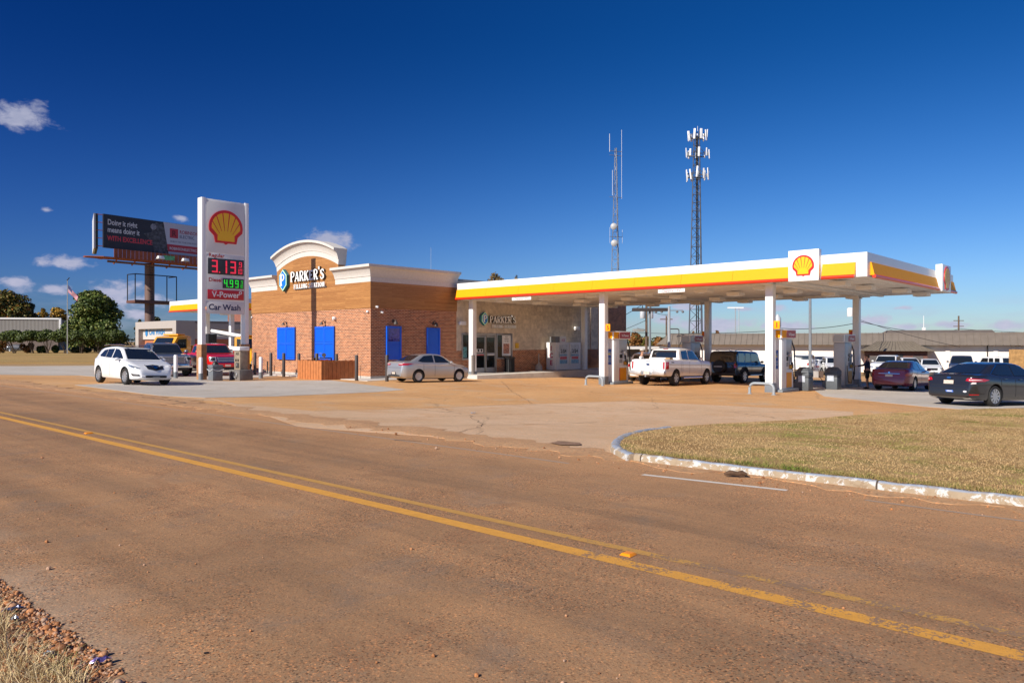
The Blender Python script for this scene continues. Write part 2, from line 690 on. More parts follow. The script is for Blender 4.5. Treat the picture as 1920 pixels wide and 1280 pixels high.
# ------------------------------------------------------------------ ground materials
def ground_mat(name, c1, c2, c3=None, speck=0.0, sscale=55, rough=0.95, big=0.25, cracks=0.0, dust=None, bump=0.6):
    m, t, b = principled(name)
    tc = t.new('ShaderNodeTexCoord')
    v = tc.outputs['Object']
    n1 = t.noise(v, big, 7, 0.62, 0.3)
    col = t.mix(t.ramp(n1, 0.32, 0.68), c1, c2)
    if c3:
        n2 = t.noise(v, big * 3.7, 6, 0.65, 0.5)
        col = t.mix(t.math('MULTIPLY', t.ramp(n2, 0.5, 0.72), 0.75), col, c3)
    if dust:
        p_ = t.vmath('DOT_PRODUCT', v, (RN.x, RN.y, 0)).outputs['Value']
        pw = t.math('ADD', p_, t.math('MULTIPLY', t.math('SUBTRACT', t.noise(v, 0.7, 6, 0.65), 0.5), 2.4))
        a_ = t.vmath('DOT_PRODUCT', v, (RD.x, RD.y, 0)).outputs['Value']
        cb = t.new('ShaderNodeCombineXYZ')
        t.setin(cb.inputs[0], t.math('MULTIPLY', a_, 0.10))
        t.setin(cb.inputs[1], t.math('MULTIPLY', p_, 1.5))
        stk = t.noise(cb.outputs[0], 1.0, 6, 0.65, 0.3)
        col = t.mix(1.0, col, t.mix(t.ramp(stk, 0.32, 0.68), (0.80, 0.82, 0.86), (1.16, 1.14, 1.10)), 'MULTIPLY')
        blot = t.ramp(t.noise(v, 1.6, 3, 0.5, 0.8), 0.60, 0.68)
        col = t.mix(t.math('MULTIPLY', blot, 0.35), col, (0.24, 0.125, 0.065))
        col = t.mix(t.math('MULTIPLY', t.ramp(pw, 6.2, 8.6), 0.9), col, dust[0])
        col = t.mix(t.math('MULTIPLY', t.ramp(pw, 2.3, 1.3), 0.75), col, dust[1])
    n4 = t.noise(v, 2.2, 5, 0.6)
    col = t.mix(1.0, col, t.mix(n4, (0.86, 0.86, 0.86), (1.13, 1.13, 1.13)), 'MULTIPLY')
    if speck > 0:
        vo = t.new('ShaderNodeTexVoronoi')
        vo.inputs['Scale'].default_value = sscale
        t.l.new(v, vo.inputs['Vector'])
        sep = t.new('ShaderNodeSeparateColor')
        t.l.new(vo.outputs['Color'], sep.inputs[0])
        k = sep.outputs[0]
        lo = t.mix(t.ramp(k, 0.0, 0.25), (0.30, 0.28, 0.30), (1, 1, 1))
        hi = t.mix(t.ramp(k, 0.84, 1.0), (1, 1, 1), (1.9, 1.6, 1.35))
        sp = t.mix(1.0, lo, hi, 'MULTIPLY')
        kk = t.mix(sep.outputs[1], (1.12, 0.95, 0.85), (0.88, 1.0, 1.1))
        sp = t.mix(1.0, sp, kk, 'MULTIPLY')
        hide = t.ramp(t.noise(v, 0.9, 4, 0.6, 0.6), 0.42, 0.62)
        amt = t.math('MULTIPLY', t.math('ADD', t.math('MULTIPLY', hide, 0.55), 0.45), speck)
        col = t.mix(amt, col, t.mix(1.0, col, sp, 'MULTIPLY'))
    if cracks > 0:
        nz = t.noise(v, 0.8, 5, 0.7)
        vv = t.vmath('ADD', v, None)
        cmb = t.new('ShaderNodeCombineXYZ')
        t.l.new(nz, cmb.inputs[0])
        t.l.new(t.noise(v, 1.1, 5, 0.7), cmb.inputs[1])
        t.l.new(cmb.outputs[0], vv.inputs[1])
        vo2 = t.new('ShaderNodeTexVoronoi', feature='DISTANCE_TO_EDGE')
        vo2.inputs['Scale'].default_value = 0.16
        t.l.new(vv.outputs[0], vo2.inputs['Vector'])
        ck = t.math('MULTIPLY', t.ramp(vo2.outputs['Distance'], 0.0045, 0.0015), cracks)
        col = t.mix(ck, col, (0.05, 0.035, 0.025))
    t.l.new(col, b.inputs['Base Color'])
    b.inputs['Roughness'].default_value = rough
    b.inputs['Specular IOR Level'].default_value = 0.25
    bn = t.new('ShaderNodeBump')
    bn.inputs['Strength'].default_value = bump
    bn.inputs['Distance'].default_value = 0.008
    hn = t.math('ADD', t.noise(v, 70, 4, 0.7), t.math('MULTIPLY', t.noise(v, 9, 4, 0.6), 0.6))
    t.l.new(hn, bn.inputs['Height'])
    t.l.new(bn.outputs[0], b.inputs['Normal'])
    return m


M_ROAD = ground_mat('chip seal asphalt', (0.288, 0.163, 0.083), (0.368, 0.208, 0.104), (0.268, 0.174, 0.109), speck=0.95, sscale=95, big=0.35, dust=((0.45, 0.25, 0.12), (0.42, 0.29, 0.19)))
M_LOT = ground_mat('tan aggregate concrete', (0.53, 0.285, 0.115), (0.64, 0.365, 0.160), (0.52, 0.38, 0.25), speck=0.4, sscale=45, big=0.16, cracks=0.3)
M_DRIVE = ground_mat('worn pale drive concrete', (0.56, 0.365, 0.215), (0.63, 0.43, 0.27), (0.54, 0.30, 0.14), speck=0.35, sscale=45, big=0.28, cracks=0.35)
M_PAD = ground_mat('grey concrete', (0.45, 0.405, 0.345), (0.52, 0.47, 0.41), (0.42, 0.35, 0.27), speck=0.2, sscale=40, big=0.2, cracks=0.0)
M_GROUND = ground_mat('dry earth and grass', (0.33, 0.205, 0.095), (0.40, 0.26, 0.12), (0.24, 0.17, 0.07), speck=0.3, big=0.05)
M_SHOULDER = ground_mat('gravelly shoulder', (0.30, 0.155, 0.08), (0.42, 0.235, 0.13), (0.22, 0.12, 0.07), speck=0.9, sscale=38, big=0.9)
M_EDGE = ground_mat('sandy road edge', (0.44, 0.25, 0.125), (0.52, 0.31, 0.16), (0.37, 0.21, 0.115), speck=0.6, sscale=45, big=0.9)
M_FAR = ground_mat('far asphalt', (0.22, 0.19, 0.17), (0.28, 0.24, 0.21), None, speck=0.2, big=0.1)


def lawn_mat(name, dry1, dry2, green, gthr=(0.55, 0.72), big=0.12):
    m, t, b = principled(name)
    tc = t.new('ShaderNodeTexCoord')
    v = tc.outputs['Object']
    col = t.mix(t.ramp(t.noise(v, big * 4, 7, 0.7, 0.4), 0.3, 0.7), dry1, dry2)
    gm = t.ramp(t.noise(v, big * 3, 6, 0.62, 0.6), *gthr)
    col = t.mix(t.math('MULTIPLY', gm, 0.85), col, green)
    col = t.mix(1.0, col, t.mix(t.noise(v, 26, 5, 0.75), (0.55, 0.55, 0.5), (1.4, 1.4, 1.4)), 'MULTIPLY')
    t.l.new(col, b.inputs['Base Color'])
    b.inputs['Roughness'].default_value = 1.0
    b.inputs['Specular IOR Level'].default_value = 0.1
    bn = t.new('ShaderNodeBump')
    bn.inputs['Strength'].default_value = 1.0
    bn.inputs['Distance'].default_value = 0.03
    t.l.new(t.noise(v, 32, 5, 0.75), bn.inputs['Height'])
    t.l.new(bn.outputs[0], b.inputs['Normal'])
    return m


M_LAWN = lawn_mat('dry island lawn', (0.36, 0.215, 0.09), (0.54, 0.36, 0.165), (0.20, 0.22, 0.04), (0.50, 0.68), 0.16)
M_LAWN2 = lawn_mat('wide dry lawn', (0.36, 0.23, 0.095), (0.44, 0.29, 0.12), (0.20, 0.19, 0.06), (0.5, 0.75), 0.02)

# ------------------------------------------------------------------ ground sheets
gm_ = bpy.data.meshes.new('ground')
BASE.to_mesh(gm_)
gm_.materials.append(M_GROUND)
tag(link('ground', gm_), kind='structure')

sheet('road', [[dp(-300, 1.45), dp(300, 1.45), dp(300, 8.95), dp(-300, 8.95)]], M_ROAD, 0.004)


def ragged(name, d0, d1, p0, p1, mat, dz, step=0.25, amp=0.12, seed=1, both=False):
    """strip beside the road with an uneven edge"""
    rnd = random.Random(seed)
    bm = bmesh.new()
    n = int(abs(d1 - d0) / step)
    prev = None
    a = 0.0
    for i in range(n + 1):
        d = d0 + (d1 - d0) * i / n
        a = a * 0.75 + rnd.uniform(-amp, amp) * 0.6
        b_ = rnd.uniform(-amp, amp) * 0.4 if both else 0
        v0 = dp(d, p0 + b_)
        v1 = dp(d, p1 + a)
        vm = dp(d, (p0 + p1) / 2)
        cur = [bm.verts.new((q[0], q[1], gz(*q) + dz - s_)) for q, s_ in ((v0, .03), (v0, 0), (vm, 0), (v1, 0), (v1, .03))]
        if prev:
            for k in range(4):
                bm.faces.new((prev[k], cur[k], cur[k + 1], prev[k + 1]))
        prev = cur
    bmesh.ops.recalc_face_normals(bm, faces=bm.faces)
    me = bpy.data.meshes.new(name)
    bm.to_mesh(me)
    bm.free()
    for p in me.polygons:
        pass
    me.materials.append(mat)
    return tag(link(name, me), kind='structure')


D0 = RD.dot(Vector(GP(1190, 863)))


def kp_(d):
    return 8.86 + .026 * min(8, D0 - d)


ISL = [dp(D0, kp_(D0) + .06), GP(1168, 857), GP(1153, 845), GP(1156, 832), GP(1178, 818), GP(1225, 810), GP(1330, 802), GP(1450, 795),
       GP(1600, 784), GP(1760, 774), GP(1990, 768)]
far_r = dp(-40, 13.5)

sheet('parking_lot', [[dp(-90, 8.951), dp(40, 8.951), dp(52, 12), dp(56, 70), dp(-90, 70)]], M_LOT, 0.004, skirt=.02)
sheet('far_pavement', [[dp(-160, 42), dp(-5, 42), dp(8, 60), dp(8, 110), dp(-160, 110)]], M_FAR, 0.010)
sheet('driveway', [[GP(395, 747), GP(560, 800), dp(8.5, 8.95), dp(-4.5, 8.95), GP(1230, 809), GP(1600, 783), GP(1600, 772), GP(1180, 752), GP(1000, 757), GP(590, 771), GP(450, 758)],
                   ], M_DRIVE, 0.008, skirt=.02)
sheet('concrete_pad', [[GP(-500, 686), GP(-500, 709), GP(150, 704), GP(300, 716), GP(520, 705), GP(520, 688)],
                       [GP(140, 722), GP(300, 742), GP(385, 746), GP(760, 730.5), GP(620, 713), GP(300, 713)],
                       [GP(1545, 743), GP(1740, 763), dp(-26, 17), dp(-40, 20), dp(-70, 60), dp(-8, 56), GP(1500, 716)]], M_PAD, 0.012, skirt=.02)
sheet('lawn', [[GP(-700, 684), GP(400, 684), dp(95, 76), dp(150, 120), dp(400, 160), dp(900, 100), dp(300, -10)]], M_LAWN2, 0.10, skirt=0.2)
ISL += [dp(-40, 15.5), dp(-40, kp_(-40) + .06), dp(D0 - 8, kp_(D0 - 8) + .06)]
sheet('grass_island', [ISL], M_LAWN, 0.085, skirt=0.11)
sheet('gravel_shoulder', [[dp(-30, 1.46), dp(30, 1.46), dp(30, -3), dp(-30, -3)]], M_SHOULDER, 0.006)
ragged('road_edge', 40, -5, 8.6, 9.5, M_EDGE, 0.0115, step=0.2, amp=0.5, seed=4, both=True)
ragged('kerb_gutter', -4.6, -40, 8.55, 9.1, M_EDGE, 0.0075, step=0.2, amp=0.16, seed=5, both=True)

# dark joints between the slabs and a few cracks
JOINT = P('joint', (0.16, 0.095, 0.055), 0.95, var=0.3, scale=3)


def ground_line(pts, w, dz, mat, mb, jit=0.0, step=0.4):
    rnd = random.Random(len(pts) * 17 + int(w * 1000))
    path = []
    for a, b in zip(pts, pts[1:]):
        L = math.dist(a, b)
        n = max(1, int(L / step))
        for i in range(n):
            t = i / n
            path.append((a[0] + (b[0] - a[0]) * t + rnd.uniform(-jit, jit), a[1] + (b[1] - a[1]) * t + rnd.uniform(-jit, jit)))
    path.append(pts[-1])
    for a, b in zip(path, path[1:]):
        d = Vector((b[0] - a[0], b[1] - a[1]))
        if d.length < 1e-4:
            continue
        n = Vector((-d.y, d.x)).normalized() * w / 2
        q = [(a[0] - n.x, a[1] - n.y), (a[0] + n.x, a[1] + n.y), (b[0] + n.x, b[1] + n.y), (b[0] - n.x, b[1] - n.y)]
        mb.add([(x, y, gz(x, y) + dz) for x, y in q], [(0, 1, 2, 3)], mat)


mb = MB()
ground_line([GP(590, 771), GP(1000, 757), GP(1330, 747)], 0.03, 0.0150, JOINT, mb, 0.03)
ground_line([GP(700, 800), GP(905, 798), GP(1120, 792)], 0.02, 0.0150, JOINT, mb, 0.06)
ground_line([GP(880, 778), GP(905, 798), GP(860, 812)], 0.012, 0.0150, JOINT, mb, 0.06)
ground_line([GP(740, 826), GP(790, 828)], 0.025, 0.0150, JOINT, mb, 0.04, 0.3)
ground_line([GP(1100, 740), GP(1480, 752), GP(1700, 760)], 0.02, 0.0150, JOINT, mb, 0.04)
ground_line([GP(1000, 757), GP(960, 735), GP(940, 715)], 0.015, 0.0150, JOINT, mb, 0.05)
ground_line([GP(265, 745), GP(330, 752), GP(350, 756), GP(300, 760)], 0.06, 0.0150, JOINT, mb, 0.07, 0.15)
ground_line([GP(470, 744), GP(560, 734), GP(640, 727)], 0.015, 0.0150, JOINT, mb, 0.02)
tag(mb.build('pavement_cracks', JOINT), kind='structure')

# oil stain near the drive
mb = MB()
cx, cy = GP(1062, 833)
ring = [(cx + 0.24 * math.cos(k * .524) * (1 + .2 * math.sin(k * 2.3)), cy + 0.34 * math.sin(k * .524) * (1 + .2 * math.cos(k * 1.7))) for k in range(12)]
mb.add([(x, y, gz(x, y) + 0.024) for x, y in ring], [tuple(range(12))])
tag(mb.build('oil_stain', P('oil stain', (0.26, 0.15, 0.085), 0.8, var=0.2)), kind='structure')


# painted lines ------------------------------------------------------------
def worn_paint(name, col, wear0, wear1, under, wmax=.14):
    m, t, b = principled(name)
    tc = t.new('ShaderNodeTexCoord')
    v = tc.outputs['Object']
    s = t.new('ShaderNodeSeparateXYZ')
    t.l.new(v, s.inputs[0])
    along = t.math('ADD', t.math('MULTIPLY', s.outputs[0], RD.x), t.math('MULTIPLY', s.outputs[1], RD.y))
    w = t.ramp(along, wear0, wear1)              # worn where many tyres cross it
    n = t.math('ADD', t.math('MULTIPLY', t.noise(v, 38, 4, 0.7), 0.55), t.math('MULTIPLY', t.noise(v, 5, 4, 0.6), 0.45))
    thr = t.math('ADD', t.math('MULTIPLY', w, wmax), 0.33)
    keep = t.ramp(t.math('SUBTRACT', n, thr), -0.03, 0.03)
    pc = t.mix(t.noise(v, 14, 4, 0.6), tuple(x * 0.72 for x in col), tuple(x * 1.12 for x in col))
    c = t.mix(keep, under, pc)
    t.l.new(c, b.inputs['Base Color'])
    b.inputs['Roughness'].default_value = 0.9
    bn = t.new('ShaderNodeBump')
    bn.inputs['Strength'].default_value = 0.5
    bn.inputs['Distance'].default_value = 0.008
    t.l.new(t.noise(v, 70, 4, 0.7), bn.inputs['Height'])
    t.l.new(bn.outputs[0], b.inputs['Normal'])
    return m


YL = worn_paint('worn yellow road paint', (0.66, 0.31, 0.045), 5.0, 2.5, (0.25, 0.145, 0.08))
YL2 = worn_paint('worn thin yellow road paint', (0.52, 0.27, 0.06), 5.5, 2.0, (0.25, 0.145, 0.08), .19)
WL = worn_paint('worn white road paint', (0.66, 0.60, 0.52), 60, 70, (0.25, 0.135, 0.075))
WL2 = worn_paint('faint white road paint', (0.38, 0.27, 0.19), -50, -60, (0.25, 0.135, 0.075))


def stripe(name, d0, d1, p0, p1, w, mat, n=40):
    mb = MB()
    for i in range(n):
        a, b = d0 + (d1 - d0) * i / n, d0 + (d1 - d0) * (i + 1) / n
        pa, pb = p0 + (p1 - p0) * i / n, p0 + (p1 - p0) * (i + 1) / n
        q = [dp(a, pa - w / 2), dp(b, pb - w / 2), dp(b, pb + w / 2), dp(a, pa + w / 2)]
        mb.add([(x, y, gz(x, y) + 0.0062) for x, y in q], [(0, 1, 2, 3)])
    return tag(mb.build(name, mat), kind='structure')


stripe('yellow_line', 200, -0.0, 4.62, 4.62, 0.145, YL, 160)
stripe('yellow_line', -0.0, -40, 4.62, 4.62, 0.16, YL, 60)
stripe('yellow_line', 200, -0.2, 4.95, 4.93, 0.10, YL2, 160)
stripe('yellow_line', -0.2, -40, 4.93, 4.80, 0.14, YL2, 60)
d_a = RD.dot(Vector(GP(1205, 890)))
d_b = RD.dot(Vector(GP(1480, 918)))
stripe('edge_line', d_a, d_b, 7.93, 8.16, 0.085, WL, 12)
stripe('edge_line', 160, d_a + 1.2, 8.12, 8.0, 0.07, WL2, 120)
stripe('edge_line', d_b - 0.8, -40, 8.2, 8.3, 0.06, WL2, 40)


# raised kerb round the grass island, old white and blue paint flaking off ---
def kerb_mat():
    m, t, b = principled('flaking kerb paint')
    tc = t.new('ShaderNodeTexCoord')
    v = tc.outputs['Object']
    bare = t.mix(t.noise(v, 6, 6, 0.7), (0.28, 0.20, 0.12), (0.42, 0.33, 0.23))
    wht = t.mix(t.noise(v, 12, 5, 0.6), (0.46, 0.45, 0.42), (0.66, 0.64, 0.60))
    c = t.mix(t.ramp(t.noise(v, 5.5, 9, 0.75, 0.8), 0.51, 0.55), bare, wht)
    ge = t.new('ShaderNodeNewGeometry')
    sz = t.new('ShaderNodeSeparateXYZ')
    t.l.new(ge.outputs['Normal'], sz.inputs[0])
    blu = t.math('MULTIPLY', t.ramp(sz.outputs[2], .6, .9), t.ramp(t.noise(v, 2.2, 6, 0.7, 0.5), 0.36, 0.50))
    c = t.mix(t.math('MULTIPLY', blu, 0.8), c, (0.27, 0.33, 0.43))
    al = t.vmath('DOT_PRODUCT', v, (RD.x, RD.y, 0)).outputs['Value']
    jn = t.math('LESS_THAN', t.math('FRACT', t.math('DIVIDE', t.math('ADD', al, 60.6), 3.0)), 0.007)
    c = t.mix(jn, c, (0.07, 0.05, 0.035))
    drt = t.ramp(t.noise(v, 9, 6, 0.7), 0.54, 0.66)
    c = t.mix(t.math('MULTIPLY', drt, 0.6), c, (0.22, 0.14, 0.08))
    t.l.new(c, b.inputs['Base Color'])
    b.inputs['Roughness'].default_value = 0.9
    bn = t.new('ShaderNodeBump')
    bn.inputs['Strength'].default_value = 0.8
    bn.inputs['Distance'].default_value = 0.015
    t.l.new(t.noise(v, 18, 6, 0.7), bn.inputs['Height'])
    t.l.new(bn.outputs[0], b.inputs['Normal'])
    return m


def resample(pts, step):
    out = []
    for a, b in zip(pts, pts[1:]):
        n = max(1, int(math.dist(a, b) / step))
        for i in range(n):
            t = i / n
            out.append((a[0] + (b[0] - a[0]) * t, a[1] + (b[1] - a[1]) * t))
    out.append(pts[-1])
    return out


def kerb_run(name, pts, w=0.135, h=0.10, mat=None, label=None):
    pts = resample(pts, 0.22)
    for _ in range(3):
        pts = [pts[0]] + [((a[0] + 2 * b[0] + c[0]) / 4, (a[1] + 2 * b[1] + c[1]) / 4) for a, b, c in zip(pts, pts[1:], pts[2:])] + [pts[-1]]
    rnd = random.Random(3)
    vs, fs = [], []
    k = 7
    for i, p in enumerate(pts):
        a = pts[max(0, i - 1)]
        b = pts[min(len(pts) - 1, i + 1)]
        d = Vector((b[0] - a[0], b[1] - a[1])).normalized()
        n = Vector((-d.y, d.x))
        z = gz(*p)
        j = rnd.uniform(-.008, .008)
        for (o_, zz) in [(-w / 2 - .035, -.05), (-w / 2 - .015, h * .5), (-w / 2 + .03, h * .88), (0, h + j), (w / 2 - .03, h * .95 + j), (w / 2, h * .7), (w / 2 + .01, -.05)]:
            vs.append((p[0] + n.x * o_, p[1] + n.y * o_, z + zz))
    for i in range(len(pts) - 1):
        for j in range(k - 1):
            a = i * k + j
            fs.append((a, a + 1, a + k + 1, a + k))
    fs += [tuple(range(k)), tuple(range((len(pts) - 1) * k, len(pts) * k))]
    mb = MB()
    mb.add(vs, fs)
    o = mb.build(name, mat, smooth=True, angle=60)
    return tag(o, kind='structure')


KM = kerb_mat()
kp = [dp(d_, kp_(d_)) for d_ in (D0 - .02, D0 - 2, D0 - 4, D0 - 6, D0 - 8, -14, -40)]
kerb_run('kerb', kp[::-1], mat=KM)
kerb_run('kerb', [GP(1255, 808), GP(1215, 813), GP(1178, 822), GP(1158, 833), GP(1153, 845), GP(1163, 856), GP(1186, 864)][::-1], w=0.17, h=0.105, mat=KM)

# sidewalk round the store ---------------------------------------------------
mb = MB()


def slab(mb, pts, z0, z1, mat=None):
    k = len(pts)
    vs = [(x, y, z0) for x, y in pts] + [(x, y, z1) for x, y in pts]
    fs = [tuple(range(k))[::-1], tuple(range(k, 2 * k))] + [(i, (i + 1) % k, k + (i + 1) % k, k + i) for i in range(k)]
    mb.add(vs, fs, mat)


slab(mb, [S(-14.4, -1.35), S(1.55, -1.35), S(1.55, 5.9), S(0.01, 5.9), S(0.01, -0.01), S(-14.4, -0.01)], -0.35, 0.04)
slab(mb, [S(0.01, 5.92), S(2.4, 5.92), S(2.4, 25.5), S(0.01, 25.5)], -1.0, 0.09)
tag(mb.build('sidewalk', P('pavement concrete', (0.56, 0.52, 0.46), 0.9, var=0.12, scale=1.5, bump=0.2), bevel=0.015), kind='structure')
# ------------------------------------------------------------------ vehicles
GLASS = P('car glass', (0.012, 0.016, 0.02), 0.03, var=0, coat=0.6, spec=0.9)
LAMPC = P('clear lamp', (0.55, 0.57, 0.6), 0.08, metal=0.55, var=0, coat=1.0)
LAMPR = P('red lamp', (0.42, 0.006, 0.008), 0.12, var=0, coat=1.0)
LAMPW = P('white lamp lens', (0.75, 0.66, 0.64), 0.12, var=0, coat=1.0)
SEAM = P('panel gap', (0.015, 0.015, 0.016), 0.7, var=0)
ALLOY = P('alloy rim', (0.52, 0.53, 0.55), 0.3, metal=0.75, var=0.05)
ALLOYD = P('wheel recess', (0.03, 0.03, 0.032), 0.6, var=0)
PLATE = P('number plate', (0.62, 0.52, 0.44), 0.5, var=0.12, scale=14)
CLAD = P('dark cladding', (0.035, 0.035, 0.037), 0.65, var=0.1)


def paint(name, col, metal=0.0, rough=0.32):
    return P(name, col, rough, metal=metal, coat=1.0, var=0.015, scale=3)


def lin(c, x):
    if x <= c[0][0]:
        return c[0][1]
    for (a, va), (b, vb) in zip(c, c[1:]):
        if x <= b:
            return va + (vb - va) * (x - a) / (b - a) if b > a else vb
    return c[-1][1]


def smo(c, x, d=0.012):
    return (lin(c, x - d) + 2 * lin(c, x) + lin(c, x + d)) / 4


SHAPES = {
    'sedan': dict(
        top=[(0, .40), (.006, .50), (.012, .655), (.03, .70), (.15, .715), (.30, .675), (.50, .655), (.70, .645), (.76, .645), (.86, .59), (.94, .52), (.985, .44), (1, .34)],
        roof=[(.10, .70), (.28, .955), (.36, .995), (.45, 1.0), (.54, .98), (.60, .925), (.76, .65)],
        bot=[(0, .20), (.03, .165), (.08, .13), (.9, .12), (.97, .15), (1, .20)],
        plan=[(0, .74), (.015, .84), (.05, .935), (.13, .985), (.3, 1.0), (.75, 1.0), (.87, .965), (.94, .88), (.98, .74), (1, .60)],
        rw=.66,
        side=[[(.215, .74), (.315, .92), (.435, .945), (.435, .70), (.27, .705)], [(.455, .945), (.53, .93), (.585, .885), (.70, .69), (.455, .695)]],
        ws=[(-.74, .675), (.74, .675), (.60, .945), (-.60, .945)], rwin=[(-.70, .745), (.70, .745), (.56, .94), (-.56, .94)],
        hood=(.77, .97), seams=[.445, .285, .725], rz=(.13, .695), handles=[(.33, .62), (.50, .61)], mirror=(.665, .70)),
    'suv': dict(
        top=[(0, .36), (.004, .50), (.012, .60), (.05, .665), (.3, .665), (.5, .645), (.74, .63), (.80, .605), (.90, .53), (.96, .46), (.99, .38), (1, .28)],
        roof=[(.012, .62), (.06, .80), (.11, .925), (.16, .965), (.3, .995), (.42, 1.0), (.52, .975), (.58, .93), (.745, .635)],
        bot=[(0, .20), (.03, .17), (.08, .14), (.9, .13), (.97, .15), (1, .19)],
        plan=[(0, .80), (.02, .90), (.06, .96), (.2, 1.0), (.78, 1.0), (.88, .96), (.95, .87), (.985, .74), (1, .62)],
        rw=.70,
        side=[[(.145, .745), (.205, .885), (.29, .915), (.29, .70), (.17, .715)], [(.30, .917), (.435, .93), (.435, .685), (.30, .698)], [(.455, .93), (.53, .915), (.57, .875), (.69, .672), (.455, .682)]],
        ws=[(-.76, .665), (.76, .665), (.62, .935), (-.62, .935)], rwin=[(-.68, .68), (.68, .66), (.60, .90), (-.60, .90)],
        hood=(.77, .96), seams=[.445, .25, .715], rz=(.10, .66), handles=[(.30, .585), (.49, .575)], mirror=(.655, .655)),
    'boxy': dict(
        top=[(0, .28), (.004, .50), (.012, .60), (.3, .60), (.74, .60), (.80, .595), (.93, .575), (.97, .54), (.985, .42), (1, .30)],
        roof=[(.010, .60), (.028, .86), (.045, .95), (.08, .985), (.3, 1.0), (.60, .99), (.635, .965), (.725, .62)],
        bot=[(0, .25), (.05, .22), (.95, .22), (1, .26)],
        plan=[(0, .88), (.01, .93), (.04, .95), (.9, .95), (.97, .92), (1, .84)],
        rw=.80,
        side=[[(.075, .655), (.085, .915), (.225, .92), (.225, .645)], [(.275, .92), (.40, .92), (.40, .645), (.255, .645)], [(.425, .92), (.585, .915), (.60, .90), (.68, .645), (.425, .645)]],
        ws=[(-.82, .64), (.82, .64), (.74, .94), (-.74, .94)], rwin=[(-.74, .64), (.74, .64), (.70, .93), (-.70, .93)],
        hood=(.74, .95), seams=[.412, .24, .70], rz=(.06, .95), handles=[(.28, .59), (.46, .58)], mirror=(.65, .66)),
    'pickup': dict(
        top=[(0, .40), (.003, .55), (.007, .675), (.05, .685), (.28, .68), (.5, .665), (.73, .66), (.78, .665), (.90, .635), (.955, .60), (.975, .50), (1, .34)],
        roof=[(.288, .69), (.300, .86), (.312, .95), (.35, .985), (.45, 1.0), (.56, .985), (.60, .955), (.725, .665)],
        bot=[(0, .30), (.03, .26), (.10, .24), (.93, .22), (1, .24)],
        plan=[(0, .94), (.012, .965), (.08, .98), (.9, .98), (.95, .94), (.985, .86), (1, .74)],
        rw=.74,
        side=[[(.335, .72), (.345, .915), (.455, .935), (.455, .70), (.335, .70)], [(.475, .935), (.565, .925), (.595, .90), (.69, .695), (.475, .695)]],
        ws=[(-.80, .69), (.80, .69), (.67, .94), (-.67, .94)], rwin=[(-.72, .735), (.72, .735), (.66, .93), (-.66, .93)],
        hood=(.76, .95), seams=[.466, .298, .705, .330], rz=None, handles=[(.36, .63), (.50, .63)], mirror=(.665, .72)),
}

_wheel = {}


def wheel_meshes(r, w, spokes, kind):
    key = (r, w, spokes, kind)
    if key in _wheel:
        return _wheel[key]
    rr = r * (0.66 if kind != 'truck' else 0.60)
    if kind == 'low':
        rr = r * .74
    t = MB()
    prof = [(rr, -w * .42), (rr + .02, -w / 2), (r * .93, -w / 2), (r, -w * .36), (r, w * .36), (r * .93, w / 2), (rr + .02, w / 2), (rr, w * .42)]
    t.lathe(prof, mat=RUBBER, n=28, axis='y')
    tm = t.mesh('tyre', smooth=True, angle=40)
    m = MB()
    m.lathe([(rr, w * .40), (rr - .012, w * .46), (rr - .03, w * .42), (rr - .035, w * .1)], mat=ALLOY, n=28, axis='y')
    m.lathe([(rr - .03, w * .12), (0.0001, w * .12)], mat=ALLOYD, n=20, axis='y')
    m.lathe([(rr * .2, w * .2), (rr * .2, w * .40), (rr * .13, w * .44), (.0001, w * .44)], mat=ALLOY, n=12, axis='y')
    for i in range(spokes):
        a = 2 * math.pi * i / spokes
        ca, sa = math.cos(a), math.sin(a)
        wd0, wd1 = rr * (.8 / spokes + .02), rr * (1.35 / spokes + .02)
        if kind == 'cover':
            wd0, wd1 = rr * .16, rr * .34
        vs = []
        for (rad, hw, y) in [(rr * .12, wd0, w * .42), (rr - .025, wd1, w * .44)]:
            for s in (-1, 1):
                x = ca * rad - sa * hw * s
                z = sa * rad + ca * hw * s
                vs.append((x, y, z))
                vs.append((x, y - w * .12, z))
        m.add(vs, [(0, 2, 6, 4), (1, 5, 7, 3), (0, 4, 5, 1), (2, 3, 7, 6), (4, 6, 7, 5)], ALLOY)
    rm = m.mesh('rim', smooth=True, angle=30)
    _wheel[key] = (tm, rm)
    return _wheel[key]


